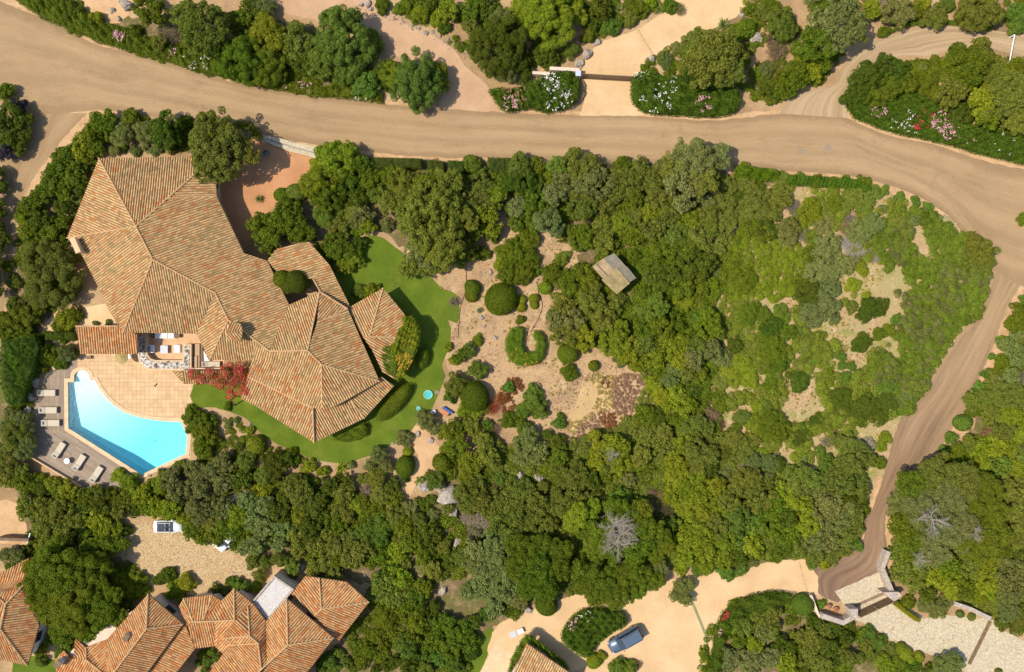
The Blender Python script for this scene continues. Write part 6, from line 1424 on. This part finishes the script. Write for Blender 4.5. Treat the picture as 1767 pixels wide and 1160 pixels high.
tb = empty("coffee_table", at(615, 485), 0, "pale grey square coffee table between the two white armchairs", "table")
b = MB(); b.box((0, 0, .42), (.92, .98, .06)); b.obj("table_top", [M['lightgrey']], tb, (0, 0, 0), bevel=.01)
for sx in (-1, 1):
    for sy in (-1, 1): b = MB(); b.box((sx * .4, sy * .43, .2), (.06, .06, .4)); b.obj("leg", [M['white']], tb, (0, 0, 0))
sf = empty("sofa", at(625, 235), 0, "long white sofa half under the villa's eave", "sofa")
b = MB(); b.box((0, 0, .25), (2.5, .85, .3)); b.obj("seat", [M['white']], sf, (0, 0, 0), bevel=.05)
b = MB(); b.box((0, .36, .5), (2.5, .16, .4)); b.obj("backrest", [M['white']], sf, (0, 0, 0), bevel=.05)
for k in range(3): b = MB(); b.box((-.8 + k * .8, -.03, .45), (.74, .66, .12)); b.obj("cushion", [M['white']], sf, (0, 0, 0), bevel=.05)
for X, lb in ((425, "dark little side table at the left end of the sofa"), (848, "dark little side table at the right end of the sofa")):
    b = MB(); x, y, _ = at(X, 250); b.cyl((0, 0, 0), .20, .4, 18, .24); b.cyl((0, 0, .4), .28, .04, 18); tag(b.obj("side_table", [M['brown']], None, (x, y, .04)), lb, "side table")
def chaise(name, loc, rz, label, L=2.15, wd=.82, group=None, mat='cream', z=0.04):
    r = empty(name, (loc[0], loc[1], z), rz, label, "sun lounger", group)
    b = MB(); b.box((0, 0, .24), (L, wd, .06))
    b.obj("frame", [M['bench_tan']], r, (0, 0, 0))
    for sx in (-1, 1):
        for sy in (-1, 1): b = MB(); b.box((sx * (L / 2 - .12), sy * (wd / 2 - .06), .12), (.07, .07, .24)); b.obj("leg", [M['bench_tan']], r, (0, 0, 0))
    b = MB(); b.box((.35, 0, .33), (L - .75, wd - .06, .13)); b.obj("mattress", [M[mat]], r, (0, 0, 0), bevel=.04)
    b = MB(); x0, x1 = -L / 2 + .02, -L / 2 + .72
    b.add([(x0, -wd / 2 + .03, .50), (x1, -wd / 2 + .03, .27), (x1, wd / 2 - .03, .27), (x0, wd / 2 - .03, .50), (x0, -wd / 2 + .03, .62), (x1, -wd / 2 + .03, .40), (x1, wd / 2 - .03, .40), (x0, wd / 2 - .03, .62)],
          [(3, 2, 1, 0), (4, 5, 6, 7), (0, 1, 5, 4), (1, 2, 6, 5), (2, 3, 7, 6), (3, 0, 4, 7)]); b.obj("backrest", [M[mat]], r, (0, 0, 0), bevel=.03)
    b = MB(); b.box((-L / 2 + .22, 0, .62), (.12, .38, .07)); b.obj("pillow", [M['grey'] if mat == 'cream' else M['cream']], r, (0, 0, 0), bevel=.03)
    return r
chaise("chaise_longue", at(1430, 742), 0, "beige chaise longue on the small ledge above the bougainvillea", 2.2, .7)
b = MB(); b.prism(Lz("1272,500 1372,690 1280,690", .5), .35, .47); tag(b.obj("daybed", [M['white']]), "white cushioned daybed corner peeping out under the roof", "daybed")
for i, (X, Y, rz, lb) in enumerate(((325, 378, 0, "beige sun lounger nearest the boulders, uppermost of the row left of the pool"), (335, 493, 0, "second beige sun lounger from the top, left of the pool"), (352, 578, 0, "third beige sun lounger from the top, half in tree shade"),
        (406, 758, 57, "slanting beige sun lounger left of the white round table"), (541, 840, 57, "slanting beige sun lounger right of the white round table"), (655, 918, 57, "slanting beige sun lounger nearest the pool's lower corner"))):
    x, y, _ = W(*T(0, 2, X, Y)); chaise("sun_lounger", (x, y), rad(rz), lb, group="beige sun loungers round the pool")
def parasol(px, py, r, h, label, mat, group=None):
    x, y, _ = W(px, py, h); o = empty("parasol", (x, y, .03), 0, label, "parasol")
    b = MB(); b.cyl((0, 0, 0), .03, h, 8); b.obj("pole", [M['wood']], o, (0, 0, 0))
    b = MB(); b.cyl((0, 0, h - .28), r, .30, 20, .04, cap=False); b.cyl((0, 0, h - .31), r * .98, .28, 20, .03, cap=False); b.obj("canopy", [M[mat]], o, (0, 0, 0))
    b = MB(); b.cyl((0, 0, 0), .25, .07, 16); b.obj("base", [M['metal']], o, (0, 0, 0))
parasol(208, 616.5, .84, 1.95, "round straw parasol at the edge of the lean-to roof", 'straw')
x, y, _ = W(*T(0, 2, 462, 830)); o = empty("round_table", (x, y, .04), 0, "white round table between two slanting sun loungers", "table")
b = MB(); b.cyl((0, 0, .45), .36, .05, 24); b.obj("table_top", [M['white']], o, (0, 0, 0), bevel=.01)
b = MB(); b.cyl((0, 0, 0), .16, .45, 16, .05); b.obj("pedestal", [M['white']], o, (0, 0, 0))
o = empty("planter_box", W(98, 624), 0, "low wooden planter box slanting above the pool deck", "planter")
q = [W(60 + a / 10.54, 600 + c / 10.54, .4)[:2] for a, c in ((285, 325), (560, 222), (612, 250), (345, 418))]
b = MB(); b.prism(q, 0, .4); b.obj("box", [M['bench_tan']], o); b = MB(); b.prism(offset(q, -.08), .4, .43); b.obj("lid", [M['coping']], o)
w0, w1 = W(*T(0, 2, 220, 806)), W(*T(0, 2, 550, 1003)); v = Vector(w1) - Vector(w0); b = MB()
b.box(tuple((Vector(w0) + Vector(w1)) / 2 + Vector((0, 0, .2))), (v.length, .14, .45), math.atan2(v.y, v.x)); tag(b.obj("parapet_wall", [M['plaster']]), "low plaster wall along the lower edge of the slanting deck", "wall")
for X, Y, r_, lb in ((600, 142, .25, "small stool under the edge of the lean-to roof"),):
    x, y, _ = W(*T(0, 2, X, Y)); o = empty("stool", (x, y, .03), 0, lb, "stool"); b = MB(); b.box((0, 0, .42), (.4, .4, .05)); b.obj("seat", [M['wood_brown']], o, (0, 0, 0))
    for sx in (-1, 1):
        for sy in (-1, 1): b = MB(); b.box((sx * .16, sy * .16, .2), (.04, .04, .4)); b.obj("leg", [M['wood_brown']], o, (0, 0, 0))
x, y, _ = W(*T(0, 2, 1040, 328))
b = MB(); b.box((-.1, -.08, .07), (.1, .26, .08), rad(20)); b.box((.08, .1, .07), (.1, .26, .08), rad(-15)); tag(b.obj("pair_of_shoes", [M['black']], None, (x, y, 0), bevel=.02), "pair of dark shoes left on the terrace tiles", "shoes")
b = MB(); x, y, _ = W(*T(0, 2, 1084, 889), .1); b.cyl((0, 0, 0), .2, .14, 20, .14); tag(b.obj("pool_float", [M['white']], None, (x, y, .08), bevel=.02), "white round float on the lower rim of the pool", "float")

# ------------------------------------------------------------------ garden oddments by the lawn
def Z2(X, Y, z=0.0): return W(700 + X / 16.57, 660 + Y / 16.57, z)
for (X, Y, R, lb) in ((645, 350, .58, "turquoise round paddling pool on the lawn"), (368, 742, .28, "tiny turquoise round basin on the lawn")):
    x, y, _ = Z2(X, Y, .1); o = empty("paddling_pool", (x, y, .03), 0, lb, "paddling pool")
    n = 28; V = []; F = []
    for i in range(n):
        for kk in range(8):
            a, c = 2 * math.pi * i / n, 2 * math.pi * kk / 8; rr = R - .05 + .05 * math.cos(c)
            V.append((rr * math.cos(a), rr * math.sin(a), .10 + .09 * math.sin(c)))
            F.append((i * 8 + kk, (i + 1) % n * 8 + kk, (i + 1) % n * 8 + (kk + 1) % 8, i * 8 + (kk + 1) % 8))
    link("rim", mesh("rim", V, F), [flat("pale_turquoise_vinyl", (.34, .56, .46), .5, .05)], o, (0, 0, 0), smooth=True)
    b = MB(); b.cyl((0, 0, .02), R - .07, .10, n); b.obj("water_surface", [flat("turquoise_water", (.08, .44, .42), .15, .15, 4, .5)], o, (0, 0, 0))
x, y, _ = Z2(815, 830); o = empty("garden_chair", (x, y, 0), .5, "little white garden chair in the shade beside the lawn", "chair")
b = MB(); b.box((0, 0, .4), (.42, .42, .04)); b.obj("seat", [M['white']], o, (0, 0, 0)); b = MB(); b.box((-.2, 0, .62), (.04, .42, .42)); b.obj("backrest", [M['white']], o, (0, 0, 0))
for sx in (-1, 1):
    for sy in (-1, 1): b = MB(); b.box((sx * .17, sy * .17, .2), (.04, .04, .4)); b.obj("leg", [M['white']], o, (0, 0, 0))
a_, b_2 = Vector(Z2(1060, 700)), Vector(Z2(1340, 880)); v = b_2 - a_; m = (a_ + b_2) / 2
o = empty("garden_bench", (m.x, m.y, 0), math.atan2(v.y, v.x), "narrow blue bench beside the shrubs below the paddling pool", "bench")
b = MB(); b.box((0, 0, .42), (v.length, .26, .05)); b.obj("seat", [M['blue']], o, (0, 0, 0))
for s in (-1, 1): b = MB(); b.box((s * (v.length / 2 - .12), 0, .2), (.06, .24, .4)); b.obj("leg", [M['blue']], o, (0, 0, 0))
x, y, _ = Z2(1120, 850); b = MB(); b.box((0, 0, .25), (1.0, .5, .5), 0); b.box((0, 0, .52), (1.08, .58, .04)); tag(b.obj("wooden_crate", [M['terracotta']], None, (x, y, 0), rad(-33), bevel=.02), "orange wooden crate beside the blue bench", "crate")
hz = [(T(2, 1, X, Y)) for X, Y in ((175, 770), (190, 830), (215, 900), (205, 970), (170, 1040), (130, 1080))]
b = MB(); b.tube([W(x_, y_, .05) for x_, y_ in smooth_poly(hz, 4)[:-4]], .035, 6); tag(b.obj("garden_hose", [M['black']]), "thin black hose curving over the bare garden soil", "hose")
hz = [(T(1, 1, X, Y)) for X, Y in ((1405, 640), (1412, 740), (1400, 840), (1370, 930), (1362, 1020), (1355, 1130))]
b = MB(); b.tube([W(x_, y_, .05) for x_, y_ in hz], .03, 6); tag(b.obj("garden_hose", [M['black']]), "thin dark hose running down beside the lawn's right edge", "hose")

# ------------------------------------------------------------------ gates and walls
def wall_line(name, pts, th, h, mat, label, cat="wall", px=True, cap=None, parent=None, z0=0.0):
    P = [Vector(W(x, y, h)[:2]) for x, y in pts] if px else [Vector(p) for p in pts]
    L, R = [], []
    for i, p in enumerate(P):
        d = (P[min(i + 1, len(P) - 1)] - P[max(i - 1, 0)]).normalized(); n = Vector((-d.y, d.x)) * th / 2
        L.append(tuple(p + n)); R.append(tuple(p - n))
    b = MB(); b.prism(L + R[::-1], z0, h)
    if cap: b.prism(offset(L + R[::-1], .04), h, h + .06, 1)
    return tag(b.obj(name, [M[mat]] + ([M[cap]] if cap else []), parent), label, cat)
def gate(name, a, c, h, label, leaves=1, mat='wood_brown'):
    """a, c: foot of the gate in pixels"""
    A, B = Vector(W(*a)), Vector(W(*c)); v = B - A; L = v.length; o = empty(name, tuple(A), math.atan2(v.y, v.x), label, "gate")
    for k in range(leaves):
        l0 = L * k / leaves + .04; l1 = L * (k + 1) / leaves - .04
        b = MB(); b.box(((l0 + l1) / 2, 0, .12), (l1 - l0, .09, .1)); b.box(((l0 + l1) / 2, 0, h - .06), (l1 - l0, .09, .1))
        for e in (l0 + .05, l1 - .05): b.box((e, 0, h / 2 + .03), (.1, .095, h - .06))
        b.obj("gate_frame", [M[mat]], o, (0, 0, 0))
        b = MB(); n = max(3, int((l1 - l0) / .16)); w = (l1 - l0) / n
        for i in range(n): b.box((l0 + w * (i + .5), 0, h / 2 + .02), (w * .86, .04, h - .2))
        b.obj("boards", [M[mat]], o, (0, 0, 0))
    return o
gate("wooden_gate", (1004, 136), (1093, 141), 1.75, "long wooden gate across the sandy north driveway")
wall_line("garden_wall", [T(2, 0, 265, 455), T(2, 0, 462, 466)], .4, 1.3, 'plaster_pink', "pale plaster wall left of the wooden gate")
wall_line("garden_wall", [T(2, 0, 150, 484), T(2, 0, 262, 492)], .35, 1.0, 'plaster_pink', "short lower plaster wall behind the oleander hedge")
b = MB(); x, y, _ = W(*T(2, 0, 455, 492), 1.4); b.box((0, 0, .75), (.55, .55, 1.5)); b.box((0, 0, 1.54), (.66, .66, .08), m=1); tag(b.obj("gate_pillar", [M['plaster_pink'], M['lightgrey']], None, (x, y, 0)), "square pillar at the left end of the wooden gate", "pillar")
o = empty("boom_barrier", W(1746.5, 84), 0, "thin white boom barrier across the loop road", "barrier")
A, B = W(1751, 60, 1.0), W(1742, 107, 1.0); b = MB(); b.tube([A, B], .07, 8); b.obj("boom", [M['white']], o); b = MB(); b.box((A[0], A[1], .45), (.1, .1, .9)); b.obj("post", [M['white']], o)
b = MB(); b.box((B[0], B[1], .46), (.08, .08, .9)); b.obj("rest", [M['white']], o)
def Z3(s, z): return [W(430 + x / 12.62, 215 + y / 12.62, z)[:2] for x, y in pp(s)]
o = empty("entrance_threshold", W(505, 252), 0, "two long pale stone steps at the villa's entrance court", "steps")
b = MB(); b.prism(Z3("360,250 660,290 990,395 1500,485 1440,612 950,478 600,365 345,290", .5), 0, .5); b.obj("upper_step", [M['stone_pale']], o)
b = MB(); b.prism(Z3("335,312 600,395 940,500 1425,632 1465,745 1330,705 900,592 500,440 350,355", .3), 0, .3); b.obj("lower_step", [M['stone_pale']], o)
b = MB(); p = Z3("345,296 940,488 1430,622", .42); b.tube([(p[i][0], p[i][1], .42) for i in range(3)], .05, 6); b.obj("rail", [M['metal']], o)
for X, Y, r_, lb in ((355, 610, .42, "greenish glazed urn in the shade of the entrance court"), (160, 720, .50, "bluish glazed urn in the shade of the entrance court")):
    x, y = Z3(f"{X},{Y}", .7)[0]; b = MB(); b.cyl((0, 0, 0), r_ * .55, .4, 20, r_, cap=False); b.cyl((0, 0, .4), r_, .3, 20, r_ * .7, cap=False); b.cyl((0, 0, 0), r_ * .54, .62, 16, r_ * .7)
    tag(b.obj("urn", [flat("glaze_" + ("green" if X > 200 else "blue"), (.12, .2, .17) if X > 200 else (.10, .12, .17), .3, .1)], None, (x, y, .02), smooth=True), lb, "urn")
# stone gateway at the lower right
wall_line("stone_wall", [T(3, 3, 838, 355), T(3, 3, 797, 470), T(3, 3, 862, 628)], .55, 1.2, 'stone_wall', "bent granite wall right of the lane's lower end")
b = MB(); b.prism(ground_poly(tp(3, 3, "800,628 870,625 905,625 925,648 875,690 838,660"), 1.6), 0, 1.6); tag(b.obj("gate_pillar", [M['stone_wall']]), "broad stone pillar at the upper end of the stone gateway", "pillar")
wall_line("stone_wall", [T(3, 3, 392, 785), T(3, 3, 535, 832), T(3, 3, 630, 780)], .6, 1.3, 'stone_wall', "angled granite wall at the lower end of the stone gateway", cap=None)
b = MB(); b.prism(ground_poly(tp(3, 3, "575,738 632,738 632,800 590,800"), 1.6), 0, 1.6); tag(b.obj("gate_pillar", [M['stone_wall']]), "square stone pillar at the lower end of the stone gateway", "pillar")
wall_line("stone_wall", [T(3, 3, 318, 650), T(3, 3, 335, 690), T(3, 3, 365, 770), T(3, 3, 392, 812)], .3, .9, 'plaster_pink', "narrow curved wall beside the round clipped bush at the road end")
wall_line("stone_wall", [T(3, 3, 1238, 690), T(3, 3, 1380, 738), T(3, 3, 1520, 805)], .5, .9, 'stone_wall', "straight granite wall above the pale stone driveway")
gate("driveway_gate", T(3, 3, 606, 762), T(3, 3, 836, 656), 1.7, "dark brown double gate of the stone gateway", 2)
A, B = Vector(W(*T(3, 3, 572, 734))), Vector(W(*T(3, 3, 812, 630))); v = B - A; b = MB(); b.box(tuple((A + B) / 2 + Vector((0, 0, .03))), (v.length, .35, .05), math.atan2(v.y, v.x)); tag(b.obj("ground_strip", [M['wood']]), "flat brown strip on the ground in front of the stone gateway", "grating")  # flat brown strip lying on the ground before the gate
A, B = Vector(W(*T(3, 3, 1512, 820))), Vector(W(*T(3, 3, 1372, 1105))); v = B - A; b = MB(); b.box(tuple((A + B) / 2 + Vector((0, 0, .05))), (v.length, .42, .12), math.atan2(v.y, v.x)); tag(b.obj("timber_beam", [M['wood_brown']]), "long brown timber beam laid across the pale stone driveway", "beam")
for X, Y, lb in ((440, 722, "terracotta pot nearest the curved wall at the gateway"), (487, 743, "terracotta pot touching the angled granite wall")):
    x, y, _ = W(*T(3, 3, X, Y), .4); o = empty("plant_pot", (x, y, 0), 0, lb, "pot", "terracotta pots by the gateway"); b = MB(); b.cyl((0, 0, 0), .22, .45, 20, .32); b.obj("pot", [M['terracotta']], o, (0, 0, 0))
    me = quads_np("plant", lobe((0, 0, .46), .26, .1, .05, .6, 1.3, 0, .8)); me.materials.append(M['p_dry']); link("plant", me, [], o, (0, 0, 0))
wall_line("garden_wall", [T(0, 3, -20, 272), T(0, 3, 190, 280)], .35, 1.4, 'wood_brown', "low brown wall between the sandy yard and the corner house")
b = MB(); b.tube([W(*T(0, 3, 203, 232), .9), W(*T(0, 3, 182, 300), .9)], .09, 8); tag(b.obj("white_pipe", [M['white']]), "short white pipe at the right end of the low brown wall", "pipe")
# drain channel across the sandy court
ch = [T(2, 3, X, Y) for X, Y in ((1215, 690), (1270, 820), (1312, 930), (1318, 1060))]
sheet("drain_channel", [(x_ - 2.4, y_) for x_, y_ in ch] + [(x_ + 2.4, y_) for x_, y_ in ch[::-1]], .034, flat("mossy_channel", (.22, .23, .11), .9, .2, 2))
sheet("porch_paving", tp(1, 3, "1600,970 1700,1035 1740,960 1780,1000 1700,1200 1480,1200"), .03, M['coping'])
b = MB(); x, y, _ = W(*T(2, 3, 70, 888), .4); b.box((0, 0, .36), (.75, .6, .08)); b.box((0, 0, .16), (.4, .3, .32)); tag(b.obj("stone_table", [M['white']], None, (x, y, .02), rad(25)), "small white stone table at the left end of the sandy court", "table")
b = MB(); x, y, _ = W(*T(1, 3, 1722, 908)); b.box((0, 0, .035), (.8, .75, .03)); tag(b.obj("door_mat", [M['lightgrey']], None, (x, y, 0), rad(28)), "pale grey mat on the sandy court's left end", "mat")
for X, Y, R in ((250, 1010, .42), (432, 985, .42)):
    x, y, _ = W(*T(3, 0, X, Y)); b = MB(); b.cyl((0, 0, 0), R, .02, 24); tag(b.obj("manhole_cover", [flat("iron_cover", (.27, .21, .14), .7, .1)], None, (x, y, .012)), "round manhole cover in the dirt road, " + ("left one of two" if X < 300 else "right one of two"), "manhole cover")

# ------------------------------------------------------------------ cars
def car(loc, heading, L, Wd, H, paint, label, mpv=True, open_top=False):
    o = empty("parked_car", (loc[0], loc[1], 0), heading, label, "car", None)
    P = NT("car_paint"); P.b.inputs["Coat Weight"].default_value = 0.6; P.b.inputs["Metallic"].default_value = .35 if mpv else 0
    pm = P.done(paint, .32, .5)
    # lower body: sections along x (front = +x): (x share, half width share, z bottom, z shoulder)
    sec = [(-.5, .80, .42, .78), (-.485, .90, .30, .92), (-.40, .985, .24, .98), (-.15, 1.0, .22, .97), (.12, 1.0, .22, .95), (.27, .985, .22, .90), (.40, .93, .24, .82), (.47, .80, .28, .70), (.5, .58, .36, .60)]
    V = []; F = []; n = 8
    for x, w, z0, z1 in sec:
        X = x * L; hw = w * Wd / 2; z1 = z1 * H / 1.55
        V += [(X, -hw * .9, z0), (X, -hw, z0 + .12), (X, -hw, (z0 + z1) / 2 + .05), (X, -hw * .93, z1), (X, hw * .93, z1), (X, hw, (z0 + z1) / 2 + .05), (X, hw, z0 + .12), (X, hw * .9, z0)]
    for i in range(len(sec) - 1):
        for k in range(n): F.append((i * n + k, i * n + (k + 1) % n, (i + 1) * n + (k + 1) % n, (i + 1) * n + k))
    F += [tuple(range(n))[::-1], tuple((len(sec) - 1) * n + k for k in range(n))]
    me = mesh("body", V, F); bm = bmesh.new(); bm.from_mesh(me); bmesh.ops.recalc_face_normals(bm, faces=bm.faces); bm.to_mesh(me); bm.free()
    link("body", me, [pm], o, (0, 0, 0), smooth=False); me.shade_smooth()
    zs = .95 * H / 1.55
    if not open_top:
        x0, x1, r0, r1 = -.47 * L, .24 * L, -.43 * L, .06 * L; a, c = Wd * .455, Wd * .38
        V = [(x0, -a, zs), (x1, -a * .96, zs - .03), (x1, a * .96, zs - .03), (x0, a, zs), (r0, -c, H - .04), (r1, -c, H - .02), (r1, c, H - .02), (r0, c, H - .04)]
        link("windows", mesh("windows", V, [(4, 5, 6, 7), (0, 1, 5, 4), (1, 2, 6, 5), (2, 3, 7, 6), (3, 0, 4, 7)]), [M['glass_dark']], o, (0, 0, 0))
        b = MB(); b.box(((r0 + r1) / 2, 0, H), ((r1 - r0) * 1.02, c * 2.06, .07)); b.obj("roof", [pm], o, (0, 0, 0), bevel=.03)
        for s in (-1, 1):
            b = MB(); b.tube([(r0 + .15, s * c * .88, H + .07), (r1 - .25, s * c * .88, H + .07)], .022, 6); b.obj("roof_rail", [M['black' if mpv else 'metal']], o, (0, 0, 0))
            b = MB()
            for xa in (-.22, -.05): b.add([(xa * L - .04, s * a * 1.005, zs), (xa * L + .04, s * a * 1.005, zs), (xa * L + .03, s * (c + .01), H - .03), (xa * L - .03, s * (c + .01), H - .03)], [(0, 1, 2, 3)])
            b.obj("pillar", [pm], o, (0, 0, 0))
    else:
        b = MB(); b.box((-.08 * L, 0, zs + .01), (.55 * L, Wd * .80, .05)); b.obj("interior", [M['glass_dark']], o, (0, 0, 0))
        for s in (-1, 1):
            b = MB(); b.box((-.02 * L, s * .32, zs + .2), (.14, .44, .5)); b.box((.06 * L, s * .32, zs + .03), (.4, .44, .12)); b.obj("seat", [M['grey']], o, (0, 0, 0), bevel=.04)
            b = MB(); b.tube([(-.30 * L, s * Wd * .38, zs), (-.26 * L, s * Wd * .36, zs + .5), (.16 * L, s * Wd * .36, zs + .5), (.2 * L, s * Wd * .38, zs)], .03, 6); b.obj("roll_bar", [M['white']], o, (0, 0, 0))
    for sx in (-.31, .31):
        for sy in (-1, 1):
            w = empty("wheel", (sx * L, sy * (Wd / 2 - .11), .32)); w.parent = o
            for nm, rr, tw, m in (("tyre", .32, .2, 'black'), ("rim", .2, .215, 'metal')):
                b = MB(); b.cyl((0, 0, -tw / 2), rr, tw, 24); q = b.obj(nm, [M[m]], w, (0, 0, 0)); q.rotation_euler = (rad(90), 0, 0)
    for s in (-1, 1):
        b = MB(); b.box((.445 * L, s * Wd * .34, .66 * H / 1.55), (.22, .3, .12), s * -.5); b.obj("headlight", [M['white']], o, (0, 0, 0), bevel=.03)
        b = MB(); b.box((-.495 * L, s * Wd * .36, .85 * H / 1.55), (.06, .2, .2)); b.obj("tail_light", [M['red']], o, (0, 0, 0), bevel=.02)
        b = MB(); b.box((.17 * L, s * (Wd / 2 + .06), zs + .02), (.12, .2, .12)); b.obj("mirror", [pm], o, (0, 0, 0), bevel=.03)
    return o
x, y, _ = W(1079.5, 1105.5, .9); car((x, y), rad(210), 4.45, 1.82, 1.58, (.115, .155, .215), "blue grey people carrier parked on the sandy court")
x, y, _ = W(289, 909, .7); car((x, y), 0, 3.5, 1.5, 1.25, (.8, .8, .8), "small white open topped car half under trees by the cobbled court", False, True)
x, y, _ = W(393, 927, .7); car((x, y), rad(228), 4.0, 1.7, 1.45, (.80, .82, .84), "white car with only its bonnet showing from under the trees", False)

# ------------------------------------------------------------------ bare grey branches in the thin pines
def branch_mesh():
    Q = []
    def grow(p, d, L, w, lev):
        for s_ in range(4):
            d = unit((d + RNG.normal(size=3) * .22)[None])[0]; d[2] = d[2] * .6 + .08; q = p + d * L / 4
            n = unit(np.cross(d, [0.1, .2, 1])[None])[0] * w; Q.append([p - n, q - n * .8, q + n * .8, p + n])
            if lev < 3:
                for _ in range(2): grow(q, unit((d + RNG.normal(size=3) * .75)[None])[0], L * .5, w * .5, lev + 1)
            p = q; w *= .85
    for i in range(7):
        a = i * .9 + RNG.random(); grow(np.zeros(3), np.array([math.cos(a), math.sin(a), .25]), .85, .03, 1)
    return quads_np("bare_branches", np.array(Q))
def bare(px, py, r, z, part_of):
    best = min((v for v in ROOTS.values() if v[3] in part_of), key=lambda v: math.dist((px, py), v[1:3]))
    root = best[0]; me = branch_mesh(); me.materials.append(M['twig']); x, y, _ = W(px, py, z + .6)
    o = bpy.data.objects.new("bare_branches", me); COL.objects.link(o); o.parent = root; o.location = (x - root.location.x, y - root.location.y, z); o.scale = (r, r, r * .8)
for X, Y, c_, r_, R, z in ((700, 190, 2, 3, 1.9, 4.2), (720, 300, 2, 3, 2.0, 3.9), (760, 240, 2, 3, 1.6, 4.1), (690, 800, 2, 2, .8, 3.2), (1150, 150, 3, 3, 1.9, 4.6), (1060, 420, 3, 3, 1.0, 4.0), (1440, 240, 3, 3, .9, 4.6)):
    bare(*T(c_, r_, X, Y), R, z, 'pk')

# poolside detail: drains on the pool floor and a few leaves on the water
b = MB(); x, y, _ = W(255, 765); b.cyl((0, 0, 0), .16, .02, 16)
tag(b.obj("pool_drain", [M['lightgrey']], None, (x, y, -1.93)), "round grey drain on the pool floor", "drain")
pts = []
for k in range(60):
    q = (RNG.uniform(120, 325), RNG.uniform(660, 815)); w = W(*q)
    if inside(pool, [w[:2]])[0]: pts.append([w[0], w[1], -0.095])
me = quads_np("floating_leaves", leaf_quads(np.array(pts), np.tile([0, 0, 1.0], (len(pts), 1)), .09, .05, .1)); me.materials.append(M['p_dry'])
tag(link("floating_leaves", me), "few dry leaves floating on the pool", "leaves", kind="stuff")
